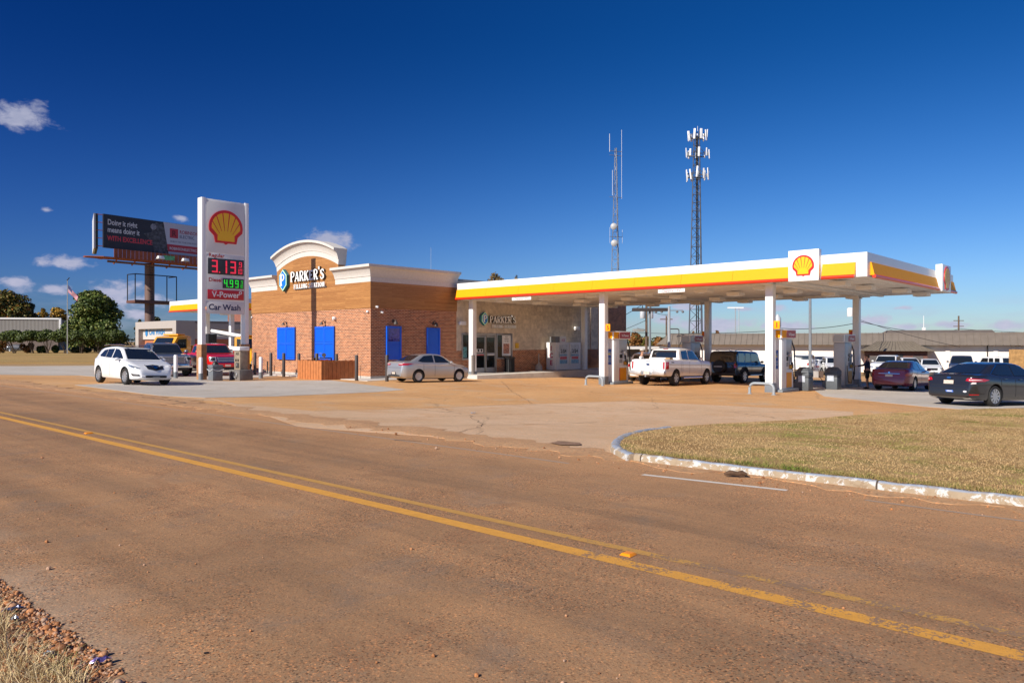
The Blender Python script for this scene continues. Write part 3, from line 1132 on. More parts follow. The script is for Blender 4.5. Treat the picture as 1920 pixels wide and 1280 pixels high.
class Car:
    def __init__(s, name, label, cat, shape, L, W, H, wb, rear_oh, wr, pmat, pos, head, group=None, lower=None,
                 spokes=5, wkind='alloy', tw=.22, bed=False, detail=True, glass=None, flare=0.0, tilt=True):
        s.L, s.W, s.H, s.sh = L, W, H, SHAPES[shape]
        s.pm = pmat
        s.glass = glass or GLASS
        root = thing(name, label, cat, group=group)
        s.root = root
        x, y = pos
        z = gz(x, y) + 0.014
        f = Vector((math.cos(head), math.sin(head), 0))
        e = 1.2
        f.z = (gz(x + f.x * e, y + f.y * e) - gz(x - f.x * e, y - f.y * e)) / (2 * e) if tilt else 0
        f.normalize()
        lf = Vector((-math.sin(head), math.cos(head), 0))
        lf.z = (gz(x + lf.x * .8, y + lf.y * .8) - gz(x - lf.x * .8, y - lf.y * .8)) / 1.6 if tilt else 0
        up = f.cross(lf).normalized()
        lf = up.cross(f)
        M = Matrix((f, lf, up)).transposed().to_4x4()
        M.translation = Vector((x, y, z))
        root.matrix_world = M
        s.x0 = -L / 2
        s.ax = [s.x0 + rear_oh, s.x0 + rear_oh + wb]
        s.wr = wr
        s.make_body(bed, lower)
        for ax in s.ax:
            for sd in (-1, 1):
                tm, rm = wheel_meshes(wr, tw, spokes, wkind)
                o = link('wheel', tm, root)
                o.location = (ax, sd * (W / 2 - tw / 2 - .015), wr)
                if sd < 0:
                    o.rotation_euler = (0, 0, math.pi)
                r = link('rim', rm, o)
        if flare > 0:
            m = MB()
            for ax in s.ax:
                for sd in (-1, 1):
                    pts = []
                    for k in range(13):
                        a = math.pi * k / 12
                        pts.append((ax + (wr + .09) * math.cos(a), sd * (W * .95 / 2 + flare / 2 - .02), wr + (wr + .09) * math.sin(a)))
                    m.tube(pts, flare, n=6)
            m.build('wheel_arch_trim', CLAD, root, smooth=True)
        if detail:
            s.windows()
            s.seams()
            s.mirrors()

    def make_body(s, bed, lower):
        sh, L, W, H = s.sh, s.L, s.W, s.H
        xs = sorted(set([p[0] for c in ('top', 'roof', 'bot', 'plan') for p in sh[c]] + [i / 44 for i in range(45)]))
        k = []
        for x in xs:
            if not k or x - k[-1] > .003:
                k.append(x)
        xs = k
        rings = []
        r0, r1 = sh['roof'][0][0], sh['roof'][-1][0]
        for x in xs:
            w = smo(sh['plan'], x) * W / 2
            zb = lin(sh['bot'], x) * H
            zt = (smo(sh['top'], x) if .05 < x < .95 else lin(sh['top'], x)) * H
            zt = max(zt, zb + .08)
            zr = zt + .022
            if r0 <= x <= r1:
                zr = max(zr, (smo(sh['roof'], x, .008)) * H)
            t = min(1, max(0, (zr - zt) / (.33 * H)))
            rwid = w * .80 + (sh['rw'] * W / 2 - w * .80) * t
            g = zr - zt
            hb = zt - zb
            ring = [(0, zb), (w * .78, zb), (w * .93, zb + .03), (w * .972, zb + .10 * hb), (w * .992, zb + .30 * hb), (w, zb + .52 * hb),
                    (w * .995, zb + .74 * hb), (w * .975, zt - .05 * hb), (w * .945, zt - .003)]
            ring += [(w * .925 + (rwid + .03 - w * .925) * q, zt + g * (q * .86)) for q in (.04, .35, .7, 1.0)]
            ring += [(rwid - .015, zt + g * .945), (rwid - .09, zt + g * .985), (rwid * .5, zr), (0, zr + .006)]
            rings.append([(s.x0 + x * L, y, z) for y, z in ring])
        n = len(rings[0])
        vs, fs = [], []
        full = 2 * n - 2
        for r in rings:
            vs += r
            vs += [(p[0], -p[1], p[2]) for p in r[-2:0:-1]]
        for i in range(len(rings) - 1):
            for j in range(full):
                a = i * full + j
                b = i * full + (j + 1) % full
                fs.append((a, b, b + full, a + full))
        fs.append(tuple(range(full)))
        fs.append(tuple(range((len(rings) - 1) * full, len(rings) * full))[::-1])
        me = bpy.data.meshes.new('body')
        me.from_pydata(vs, [], fs)
        me.materials.append(s.pm)
        me.materials.append(BLACK)
        bm = bmesh.new()
        bm.from_mesh(me)
        bmesh.ops.recalc_face_normals(bm, faces=bm.faces)
        bm.to_mesh(me)
        bm.free()
        body = link('body', me, s.root)
        # wheel wells (and the open bed) are cut out
        c = MB()
        for ax in s.ax:
            for sd in (-1, 1):
                y0 = sd * (W / 2 + .2)
                y1 = sd * (W / 2 - .30)
                c.lathe([(s.wr + .055, min(y0, y1)), (s.wr + .055, max(y0, y1))], c=(ax, 0, s.wr + .01), mat=BLACK, n=28, axis='y')
        if bed:
            c.box(s.x0 + .07, s.x0 + .282 * L, -W * .41, W * .41, .42 * H, H * 1.3, BLACK)
        cm = c.mesh('cutter')
        cm.materials.clear()
        cm.materials.append(s.pm)
        cm.materials.append(BLACK)
        for p in cm.polygons:
            p.material_index = 1
        if bed:
            for p in cm.polygons:
                if p.center.z > .42 * H - .01 and abs(p.normal.z) < .9 and len(p.vertices) == 4 and p.area > .8:
                    p.material_index = 0
        co = bpy.data.objects.new('cutter', cm)
        COL.objects.link(co)
        co.parent = s.root
        md = body.modifiers.new('wells', 'BOOLEAN')
        md.operation = 'DIFFERENCE'
        md.object = co
        md.solver = 'EXACT'
        bpy.context.view_layer.update()
        dg = bpy.context.evaluated_depsgraph_get()
        me2 = bpy.data.meshes.new_from_object(body.evaluated_get(dg))
        body.modifiers.clear()
        body.data = me2
        bpy.data.objects.remove(co)
        if lower:
            h, m_ = lower
            me2.materials.append(m_)
            for p in me2.polygons:
                if p.center.z < h and p.material_index == 0:
                    p.material_index = len(me2.materials) - 1
        me2.shade_smooth()
        me2.set_sharp_from_angle(angle=R(38))
        s.body = body
        bm = bmesh.new()
        bm.from_mesh(me2)
        s.bvh = BVHTree.FromBMesh(bm)
        bm.free()

    # lay a panel onto the body: poly in (t, z) as seen from direction phi (0 front, 90 left, 180 rear, -90 right)
    def patch(s, name, poly, phi, mat, off=.006, step=.09, parent=None, smooth=True, thick=0.0, max_d=None):
        a = R(phi)
        D = Vector((math.cos(a), math.sin(a), 0))
        T = Vector((-math.sin(a), math.cos(a), 0))
        bm = bmesh.new()
        vs = [bm.verts.new((t, z, 0)) for t, z in poly]
        bm.faces.new(vs)
        for axis in (0, 1):
            lo = min(p[axis] for p in poly)
            hi = max(p[axis] for p in poly)
            n = int((hi - lo) / step)
            for i in range(1, n + 1):
                q = lo + (hi - lo) * i / (n + 1)
                co = (q, 0, 0) if axis == 0 else (0, q, 0)
                no = (1, 0, 0) if axis == 0 else (0, 1, 0)
                bmesh.ops.bisect_plane(bm, geom=bm.verts[:] + bm.edges[:] + bm.faces[:], plane_co=co, plane_no=no)
        bad = []
        base = Vector((math.copysign(s.L / 2 - .12, math.cos(a)), 0, 0)) if abs(math.cos(a)) > .1 else Vector((0, 0, 0))
        for v in bm.verts:
            t, z = v.co.x, v.co.y
            o = T * t + Vector((0, 0, z)) + D * 8 + base
            h = s.bvh.ray_cast(o, -D)
            if h[0] is None:
                bad.append(v)
                continue
            nn = h[1]
            if nn.dot(D) < 0:
                nn = -nn
            v.co = h[0] + D * off * .5 + nn * off
        if bad:
            bmesh.ops.delete(bm, geom=bad, context='VERTS')
        for f in bm.faces:
            f.normal_update()
            if f.normal.dot(D) < 0:
                f.normal_flip()
        me = bpy.data.meshes.new(name)
        bm.to_mesh(me)
        bm.free()
        me.materials.append(mat)
        if smooth:
            me.shade_smooth()
        return link(name, me, parent or s.root)

    def side(s, name, poly, sd, mat, **kw):      # poly in (x/L, z/H)
        return s.patch(name, [(-sd * (s.x0 + x * s.L), z * s.H) for x, z in poly], 90 * sd, mat, **kw)

    def front(s, name, poly, mat, **kw):         # poly in (y/(W/2), z/H); +y is the car's left
        return s.patch(name, [(y * s.W / 2, z * s.H) for y, z in poly], 0, mat, **kw)

    def rear(s, name, poly, mat, **kw):
        return s.patch(name, [(-y * s.W / 2, z * s.H) for y, z in poly], 180, mat, **kw)

    def windows(s):
        for sd in (-1, 1):
            for w in s.sh['side']:
                s.side('side_window', w, sd, s.glass)
        s.front('windshield', s.sh['ws'], s.glass, off=.008)
        s.rear('rear_window', s.sh['rwin'], s.glass, off=.008)

    def seams(s):
        sh = s.sh
        d = .0035 / s.L * 4.5 * .5
        for sd in (-1, 1):
            for i, x in enumerate(sh['seams']):
                s.side('door_seam', [(x - d, sh['bot'][2][1] + .08), (x + d, sh['bot'][2][1] + .08), (x + d, .64), (x - d, .64)], sd, SEAM, off=.002)
            for hx, hz in sh['handles']:
                s.side('door_handle', [(hx - .016, hz - .008), (hx + .018, hz - .008), (hx + .018, hz + .010), (hx - .016, hz + .010)], sd, s.pm, off=.02)
        hb, hf = sh['hood']

    def mirrors(s):
        mx, mz = s.sh['mirror']
        for sd in (-1, 1):
            m = MB()
            x = s.x0 + mx * s.L
            y = sd * s.W / 2 * .97
            z = mz * s.H
            m.ball((x, y + sd * .10, z), .075, .11, .075, s.pm, n=10)
            m.box(x - .03, x + .03, min(y - sd * .06, y + sd * .05), max(y - sd * .06, y + sd * .05), z - .05, z - .015, BLACK)
            m.build('mirror', None, s.root, smooth=True)

    def blob(s, name, c, size, mat, bevel=.02):
        m = MB()
        m.box(c[0] - size[0] / 2, c[0] + size[0] / 2, c[1] - size[1] / 2, c[1] + size[1] / 2, c[2] - size[2] / 2, c[2] + size[2] / 2, mat)
        return m.build(name, mat, s.root, bevel=bevel)

    def frontx(s, y, z):
        h = s.bvh.ray_cast(Vector((9, y * s.W / 2, z * s.H)), Vector((-1, 0, 0)))
        return h[0].x if h[0] else s.L / 2

    def rearx(s, y, z):
        h = s.bvh.ray_cast(Vector((-9, y * s.W / 2, z * s.H)), Vector((1, 0, 0)))
        return h[0].x if h[0] else -s.L / 2


def ell(cx, cz, rx, rz, n=14):
    return [(cx + rx * math.cos(2 * math.pi * k / n), cz + rz * math.sin(2 * math.pi * k / n)) for k in range(n)]


def mir(poly):
    return [(-a, b) for a, b in poly]


V_HEAD = math.atan2(0.7336, 0.6796)          # parked facing into the depth
U_HEAD = math.atan2(-0.6796, 0.7336)         # facing the pumps' far end


def center_from_wheel(wx, wy, head, sd, L, W, wb, rear_oh, which):
    """car centre from the ground point of one wheel (sd +1 left, which 0 rear / 1 front)"""
    ax = -L / 2 + rear_oh + (wb if which else 0)
    ty = sd * (W / 2 - .12)
    c, s_ = math.cos(head), math.sin(head)
    return (wx - (ax * c - ty * s_), wy - (ax * s_ + ty * c))


# 1 white crossover ----------------------------------------------------------
hd = math.atan2(-0.644, 0.765)
L, W, H, wb, ro = 4.50, 1.84, 1.645, 2.75, .78
pw = paint('white car paint', (0.80, 0.80, 0.80))
p = center_from_wheel(*GP(237, 721.5), hd, -1, L, W, wb, ro, 1)
c = Car('crossover', 'glossy white crossover with dark grille parked by the price sign', 'car', 'suv', L, W, H, wb, ro, .36, pw, p, hd, spokes=10)
c.front('grille', [(-.40, .505), (-.36, .42), (0, .385), (.36, .42), (.40, .505), (0, .53)], P('dark grille', (.02, .02, .022), .6, metal=.2, var=.3, scale=40), off=.012)
for k in range(-6, 7):
    c.front('grille_bar', [(k * .056 - .006, .41 + abs(k) * .003), (k * .056 + .006, .41 + abs(k) * .003), (k * .056 + .006, .50), (k * .056 - .006, .50)], CHROME, off=.02, step=.3)
c.front('grille_bar', [(-.44, .498), (-.08, .465), (-.08, .48), (-.44, .515)], CHROME, off=.026)
c.front('grille_bar', [(.44, .498), (.08, .465), (.08, .48), (.44, .515)], CHROME, off=.026)
c.front('emblem', ell(0, .458, .085, .042), CHROME, off=.034)
for sd in (-1, 1):
    c.patch('headlight', [(sd * .52, .44 * H), (sd * .90, .515 * H), (sd * 1.10, .545 * H), (sd * .98, .475 * H), (sd * .72, .42 * H)], sd * 32, LAMPC, off=.012)
    c.patch('headlight_recess', [(sd * .60, .445 * H), (sd * .92, .50 * H), (sd * 1.02, .52 * H), (sd * .86, .465 * H)], sd * 32, BLACK, off=.016)
    c.patch('fog_light', [(sd * .55, .24 * H), (sd * .60, .285 * H), (sd * .92, .30 * H), (sd * .84, .24 * H)], sd * 25, BLACK, off=.008)
    c.patch('fog_light', [(sd * .62, .262 * H), (sd * .82, .275 * H), (sd * .82, .285 * H), (sd * .62, .272 * H)], sd * 25, LAMPC, off=.014)
    m = MB()
    m.tube([(-1.7, sd * .60, 1.665), (-1.2, sd * .61, 1.70), (.1, sd * .61, 1.715), (.5, sd * .60, 1.68)], .018, n=6)
    m.build('roof_rail', CHROME, c.root, smooth=True)
c.front('lower_intake', [(-.46, .20), (.46, .20), (.50, .25), (.42, .262), (-.42, .262), (-.50, .25)], BLACK, off=.008)
c.front('badge_plate', [(-.17, .215), (.17, .215), (.17, .235), (-.17, .235)], GREYM, off=.015)
c.rear('taillight', [(-.9, .56), (-.45, .56), (-.45, .61), (-.85, .63)], LAMPR)
m = MB()
m.box(-1.35, .1, -.45, .45, 1.685, 1.70)
m.build('sunroof', GLASS, c.root, bevel=.01)

# 2 grey blue pickup behind it -------------------------------------------------
L, W, H, wb, ro = 5.9, 2.03, 1.98, 3.57, 1.25
pg = paint('blue grey metallic paint', (0.20, 0.225, 0.26), metal=.55, rough=.28)
hd2 = math.atan2(-0.785, 0.62)
p = GP(352, 706)
fx, fy = math.cos(hd2), math.sin(hd2)
cx, cy = center_from_wheel(*GP(349, 705), hd2, 1, L, W, wb, ro, 1)
c = Car('pickup_truck', 'blue-grey pickup truck facing out behind the white crossover', 'pickup truck', 'pickup', L, W, H, wb, ro, .40, pg, (cx, cy), hd2, spokes=6, wkind='truck', tw=.26, bed=True, lower=(.42, CLAD))


def truck_face(c, grille, bars, lampz=(.46, .60), chrome_bumper=True, split=0):
    L, W, H = c.L, c.W, c.H
    c.front('grille', [(-.56, .40), (.56, .40), (.60, .585), (-.60, .585)], CHROME, off=.02, step=.14)
    c.front('grille_mesh', [(-.51, .42), (.51, .42), (.55, .57), (-.55, .57)], grille, off=.032, step=.14)
    for i in range(bars):
        z = .435 + .125 * i / max(1, bars - 1)
        c.front('grille_bar', [(-.52, z - .008), (.52, z - .008), (.52, z + .008), (-.52, z + .008)], CHROME if not split else GREYM, off=.042, step=.2)
    for sd in (-1, 1):
        c.patch('headlight', [(sd * .60, lampz[0] * H), (sd * .96, lampz[0] * H + .01), (sd * 1.02, lampz[1] * H - .05), (sd * .98, lampz[1] * H), (sd * .62, lampz[1] * H)], sd * 18, LAMPC, off=.02)
        c.patch('headlight_recess', [(sd * .68, lampz[0] * H + .05), (sd * .90, lampz[0] * H + .05), (sd * .90, lampz[1] * H - .06), (sd * .68, lampz[1] * H - .06)], sd * 18, BLACK, off=.026)
    x = L / 2
    m = MB()
    m.box(x - .16, x + .10, -W * .47, W * .47, .27 * H, .375 * H, CHROME if chrome_bumper else c.pm)
    b = m.build('front_bumper', None, c.root, bevel=.035)
    m = MB()
    m.box(x - .1, x + .07, -W * .36, W * .36, .20 * H, .265 * H, BLACK)
    m.build('lower_intake', BLACK, c.root, bevel=.02)
    for sd in (-1, 1):
        m = MB()
        m.ball((x + .095, sd * W * .37, .32 * H), .03, .07, .05, LAMPC)
        m.build('fog_light', None, c.root, smooth=True)
    m = MB()
    m.box(x + .10, x + .115, -.16, .16, .29 * H, .35 * H, PLATE)
    m.build('licence_plate', None, c.root)
    for sd in (-1, 1):
        m = MB()
        m.ball((L * .165, sd * (W * .5 + .13), .73 * H), .07, .12, .13, c.pm)
        m.build('tow_mirror', None, c.root, smooth=True)


truck_face(c, P('grey grille mesh', (.10, .10, .105), .7, metal=.1, var=.5, scale=45), 3)

# 3 red pickup -----------------------------------------------------------------
pr = paint('red car paint', (0.62, 0.008, 0.006))
L, W, H, wb, ro = 5.85, 2.06, 1.95, 3.75, 1.15
hd3 = math.atan2(-0.77, 0.64)
cx, cy = center_from_wheel(*GP(388, 704.5), hd3, -1, L, W, wb, ro, 1)
c = Car('pickup_truck', 'bright red pickup truck with chrome grille behind the price sign', 'pickup truck', 'pickup', L, W, H, wb, ro, .41, pr, (cx, cy), hd3, spokes=6, wkind='truck', tw=.26, bed=True)
truck_face(c, P('bright grille mesh', (.26, .26, .27), .6, metal=.3, var=.4, scale=45), 4, lampz=(.44, .585), chrome_bumper=False)

# 4 silver compact sedan --------------------------------------------------------
L, W, H, wb, ro = 4.37, 1.72, 1.46, 2.57, .95
ps = paint('silver car paint', (0.50, 0.49, 0.48), metal=.6, rough=.3)
hd4 = math.atan2(0.66, 0.751)
p = center_from_wheel(*GP(783, 717.5), hd4, -1, L, W, wb, ro, 0)
c = Car('sedan', 'silver compact sedan parked beside the brick side wall of the store', 'car', 'sedan', L, W, H, wb, ro, .315, ps, p, hd4, spokes=8, wkind='cover', tw=.2)
for sd in (-1, 1):
    c.patch('taillight', [(sd * .33, .585 * H), (sd * .80, .595 * H), (sd * .98, .655 * H), (sd * .76, .668 * H), (sd * .31, .648 * H)], 180 + 24 * sd, LAMPR, off=.012)
    c.patch('taillight_lens', [(sd * .38, .625 * H), (sd * .62, .632 * H), (sd * .60, .65 * H), (sd * .38, .643 * H)], 180 + 24 * sd, LAMPW, off=.018)
c.rear('licence_plate', [(-.17, .285), (.17, .285), (.17, .355), (-.17, .355)], PLATE, off=.015)
c.rear('bumper_trim', [(-.72, .20), (-.62, .255), (-.28, .275), (-.2, .37), (.2, .37), (.28, .275), (.62, .255), (.72, .20)], CLAD, off=.008)
c.rear('trunk_seam', [(-.66, .505), (.66, .505), (.66, .514), (-.66, .514)], SEAM, off=.003)
c.patch('headlight', [(-.60, .56 * H), (-.96, .60 * H), (-1.02, .53 * H), (-.70, .50 * H)], -38, LAMPC, off=.01)

# 5 white pickup at the pumps ----------------------------------------------------
L, W, H, wb, ro = 5.89, 2.03, 1.96, 3.68, 1.22
hd5 = math.atan2(0.775, 0.632)
pw5 = paint('white truck paint', (0.76, 0.76, 0.755))
p = center_from_wheel(*GP(1265, 723.5), hd5, -1, L, W, wb, ro, 0)
c = Car('pickup_truck', 'white crew cab pickup truck at the pumps seen from behind', 'pickup truck', 'pickup', L, W, H, wb, ro, .41, pw5, p, hd5, spokes=6, wkind='truck', tw=.27, bed=True)
for sd in (-1, 1):
    c.patch('taillight', [(sd * .80, .44 * H), (sd * 1.02, .44 * H), (sd * 1.02, .625 * H), (sd * .80, .625 * H)], 180 + 14 * sd, LAMPR, off=.012)
c.rear('tailgate_seam', [(-.80, .42), (-.79, .42), (-.79, .665), (-.80, .665)], SEAM, off=.003)
c.rear('tailgate_seam', [(.79, .42), (.80, .42), (.80, .665), (.79, .665)], SEAM, off=.003)
c.rear('tailgate_seam', [(-.80, .41), (.80, .41), (.80, .418), (-.80, .418)], SEAM, off=.003)
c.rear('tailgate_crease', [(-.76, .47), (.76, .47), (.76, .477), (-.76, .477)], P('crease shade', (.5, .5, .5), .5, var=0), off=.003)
c.rear('emblem', ell(0, .555, .10, .028), P('blue emblem', (.02, .04, .12), .3, var=0, coat=1), off=.016)
c.rear('tailgate_handle', [(-.13, .625), (.13, .625), (.13, .645), (-.13, .645)], GREYM, off=.012)
m = MB()
m.box(-L / 2 - .16, -L / 2 + .12, -W * .485, -W * .16, .285 * H, .40 * H, P('brushed bumper', (.66, .62, .57), .38, metal=.7))
m.box(-L / 2 - .16, -L / 2 + .12, W * .16, W * .485, .285 * H, .40 * H, P('brushed bumper', (.66, .62, .57), .38, metal=.7))
m.box(-L / 2 - .13, -L / 2 + .12, -W * .16, W * .16, .275 * H, .39 * H, GREYM)
m.build('rear_bumper', None, c.root, bevel=.03)
m = MB()
m.box(-L / 2 - .15, -L / 2 - .135, -.16, .16, .295 * H, .372 * H, PLATE)
m.build('licence_plate', None, c.root)
m = MB()
m.box(-L / 2 - .25, -L / 2 + .2, -.04, .04, .235 * H, .27 * H, GREYM)
m.ball((-L / 2 - .24, 0, .285 * H), .03, mat=CHROME)
m.build('tow_hitch', None, c.root, smooth=True)
m = MB()
m.tube([(-L / 2 + .45, -.5, .27 * H), (-L / 2 + 1.0, -.5, .23 * H), (-L / 2 + 1.2, .3, .23 * H)], .05, GREYM, n=8)
m.box(-L / 2 + .3, -L / 2 + 1.9, -.45, .45, .22 * H, .30 * H, BLACK)
m.build('exhaust', None, c.root, smooth=True)
m = MB()
m.tube([(-.95, -W / 2 + .03, .40), (1.3, -W / 2 + .03, .40)], .045, CHROME, n=8)
m.build('running_board', None, c.root, smooth=True)
m = MB()
m.box(-1.62, -1.28, -.55, -.30, .62 * H, .735 * H, P('cardboard', (.42, .27, .14), .9))
m.box(-1.75, -1.25, -.28, .8, .60 * H, .70 * H, GALV)
m.build('cargo_box', None, c.root, bevel=.01)
c.patch('brake_light', [(-.14, .955 * H), (.14, .955 * H), (.14, .975 * H), (-.14, .975 * H)], 180, LAMPR, off=.012)
c.side('model_badge', [(.10, .60), (.165, .60), (.165, .63), (.10, .63)], -1, P('badge grey', (.22, .20, .20), .5, var=.4, scale=30), off=.005)

# 6 black boxy off-roader ------------------------------------------------------------
L, W, H, wb, ro = 4.78, 2.0, 1.90, 2.84, 1.02
pk = paint('black car paint', (0.010, 0.010, 0.012), rough=.25)
hd6 = math.atan2(0.735, 0.678)
p = center_from_wheel(*GP(1394, 718.5), hd6, -1, L, W, wb, ro, 0)
c = Car('off_roader', 'black boxy off-roader with a spare wheel on its tailgate', 'car', 'boxy', L, W, H, wb, ro, .42, pk, p, hd6, spokes=7, wkind='alloy', tw=.27, flare=.055, lower=(.62, CLAD))
for sd in (-1, 1):
    c.patch('taillight', [(sd * .76, .47 * H), (sd * .92, .47 * H), (sd * .92, .60 * H), (sd * .76, .60 * H)], 180, LAMPR, off=.014)
    m = MB()
    m.box(-.75, .85, sd * W * .475 - .09, sd * W * .475 + .09, .235 * H, .262 * H, CHROME)
    m.build('running_board', None, c.root, bevel=.02)
    m = MB()
    m.tube([(-1.9, sd * .62, H + .0), (-1.6, sd * .63, H + .055), (-.3, sd * .63, H + .06), (.3, sd * .63, H)], .02, BLACK, n=6)
    m.build('roof_rail', None, c.root, smooth=True)
m = MB()
xr = -L / 2
m.lathe([(.05, -.16), (.33, -.18), (.40, -.12), (.40, .08), (.30, .1)], c=(xr - .03, .12, .50 * H), mat=P('black vinyl cover', (.02, .02, .022), .35, var=.1), n=28, axis='x')
sw = m.build('spare_wheel', None, c.root, smooth=True)
m = MB()
m.box(xr - .225, xr - .205, -.13, .38, .485 * H, .52 * H, P('pale badge', (.5, .52, .55), .4, var=.3, scale=30))
m.build('cover_badge', None, sw)
m = MB()
m.box(xr - .13, xr + .15, -W * .46, W * .46, .235 * H, .315 * H, CLAD)
m.build('rear_bumper', None, c.root, bevel=.03)
m = MB()
m.box(xr - .2, xr - .1, -.05, .05, .18 * H, .23 * H, GREYM)
m.build('tow_hitch', None, c.root)

# 7 maroon sedan ------------------------------------------------------------------------
L, W, H, wb, ro = 4.85, 1.84, 1.46, 2.85, 1.08
pm_ = paint('maroon car paint', (0.21, 0.012, 0.030), metal=.15, rough=.28)
hd7 = math.atan2(0.735, 0.678)
p = center_from_wheel(*GP(1712, 732.7), hd7, -1, L, W, wb, ro, 0)
c = Car('sedan', 'maroon sedan with chrome trunk trim beside the last pump', 'car', 'sedan', L, W, H, wb, ro, .335, pm_, p, hd7, spokes=10, tw=.23)
for sd in (-1, 1):
    c.patch('taillight', [(sd * .60, .50 * H), (sd * .96, .49 * H), (sd * 1.04, .62 * H), (sd * .70, .60 * H)], 180 + 22 * sd, LAMPR, off=.012)
    c.rear('exhaust_tip', [(sd * .40, .165), (sd * .64, .165), (sd * .62, .20), (sd * .40, .20)], CHROME, off=.02)
c.rear('chrome_trim', [(-.52, .555), (.52, .555), (.52, .572), (-.52, .572)], CHROME, off=.018)
c.rear('licence_plate', [(-.18, .46), (.18, .46), (.18, .535), (-.18, .535)], PLATE, off=.016)
c.rear('emblem', ell(0, .60, .05, .028), CHROME, off=.016)
c.rear('trunk_seam', [(-.72, .40), (.72, .40), (.72, .408), (-.72, .408)], SEAM, off=.003)
c.rear('bumper_trim', [(-.72, .15), (.72, .15), (.66, .205), (-.66, .205)], CLAD, off=.008)

# 8 black sedan, nearest ------------------------------------------------------------------
L, W, H, wb, ro = 4.87, 1.85, 1.475, 2.85, 1.09
hd8 = math.atan2(0.43, 0.90)
p = center_from_wheel(*GP(1861, 762.5), hd8, -1, L, W, wb, ro, 0)
pb_ = paint('charcoal black car paint', (0.022, 0.021, 0.023), metal=.2, rough=.22)
c = Car('sedan', 'black sedan with red taillights and blue bumper sticker at right edge', 'car', 'sedan', L, W, H, wb, ro, .345, pb_, p, hd8, spokes=10, wkind='low', tw=.235)
for sd in (-1, 1):
    c.patch('taillight', [(sd * .47, .575 * H), (sd * .62, .555 * H), (sd * .98, .560 * H), (sd * 1.10, .60 * H), (sd * .96, .625 * H), (sd * .52, .635 * H)], 180 + 27 * sd, LAMPR, off=.012)
    c.patch('taillight_lens', [(sd * .58, .582 * H), (sd * .94, .588 * H), (sd * .86, .602 * H), (sd * .58, .606 * H)], 180 + 27 * sd, LAMPW, off=.018)
    c.rear('exhaust_tip', [(sd * .52, .17), (sd * .78, .175), (sd * .76, .205), (sd * .54, .20)], CHROME, off=.016)
    c.patch('reflector', [(sd * .62, .255 * H), (sd * .86, .26 * H), (sd * .86, .28 * H), (sd * .62, .275 * H)], 180 + 20 * sd, LAMPR, off=.006)
    c.patch('reverse_light', [(sd * .66, .50 * H), (sd * .80, .51 * H), (sd * .80, .545 * H), (sd * .70, .545 * H)], 180 + 20 * sd, LAMPW, off=.006)
c.rear('licence_plate', [(-.185, .495), (.185, .495), (.185, .58), (-.185, .58)], PLATE, off=.016)
c.rear('emblem', ell(0, .635, .085, .024), CHROME, off=.016)
c.rear('trunk_seam', [(-.66, .46), (.66, .46), (.66, .468), (-.66, .468)], SEAM, off=.003)
c.rear('bumper_seam', [(-.95, .385), (.95, .385), (.95, .391), (-.95, .391)], SEAM, off=.003)
c.rear('oval_sticker', ell(-.62, .335, .07, .022), P('sticker white', (.7, .68, .7), .5, var=.1), off=.008)
c.rear('bumper_sticker', [(-.20, .31), (.08, .31), (.10, .355), (-.18, .355)], P('sticker blue', (.10, .19, .55), .5, var=.2, scale=20), off=.008)
c.rear('sticker_lettering', [(-.15, .326), (.04, .326), (.05, .342), (-.14, .342)], WHITE, off=.012)
c.side('window_trim', [(.195, .728), (.315, .938), (.44, .962), (.54, .945), (.60, .89), (.60, .90), (.54, .957), (.44, .974), (.308, .95), (.188, .728)], -1, CHROME, off=.009, step=.05)

# background cars -------------------------------------------------------------------------------
pw2 = paint('plain white car paint', (0.78, 0.78, 0.77))
pd = paint('dark blue truck paint', (0.030, 0.040, 0.075), metal=.3)
pgy = paint('dark grey car paint', (0.05, 0.05, 0.055), metal=.3)
BGG = 'cars parked before the long white building'


def bgcar(name, label, cat, shape, px, py, head, pmat, dims, **kw):
    L, W, H, wb, ro, wr = dims
    x, y = GP(px, py)
    c = Car(name, label, cat, shape, L, W, H, wb, ro, wr, pmat, (x, y), head, group=BGG, **kw)
    if math.cos(head - math.atan2(y, x)) > 0:
        for sd in (-1, 1):
            c.patch('taillight', [(sd * .55, .50 * H), (sd * .90, .50 * H), (sd * 1.0, .58 * H), (sd * .60, .60 * H)], 180 + 25 * sd, LAMPR, off=.012)
        c.rear('licence_plate', [(-.18, .42), (.18, .42), (.18, .49), (-.18, .49)], PLATE, off=.016)
    else:
        for sd in (-1, 1):
            c.patch('headlight', [(sd * .55, .42 * H), (sd * .90, .44 * H), (sd * .98, .52 * H), (sd * .60, .50 * H)], 25 * sd, LAMPC, off=.012)
        c.front('grille', [(-.45, .36), (.45, .36), (.48, .48), (-.48, .48)], BLACK, off=.01)
        c.front('lower_intake', [(-.5, .2), (.5, .2), (.5, .27), (-.5, .27)], BLACK, off=.01)
    return c


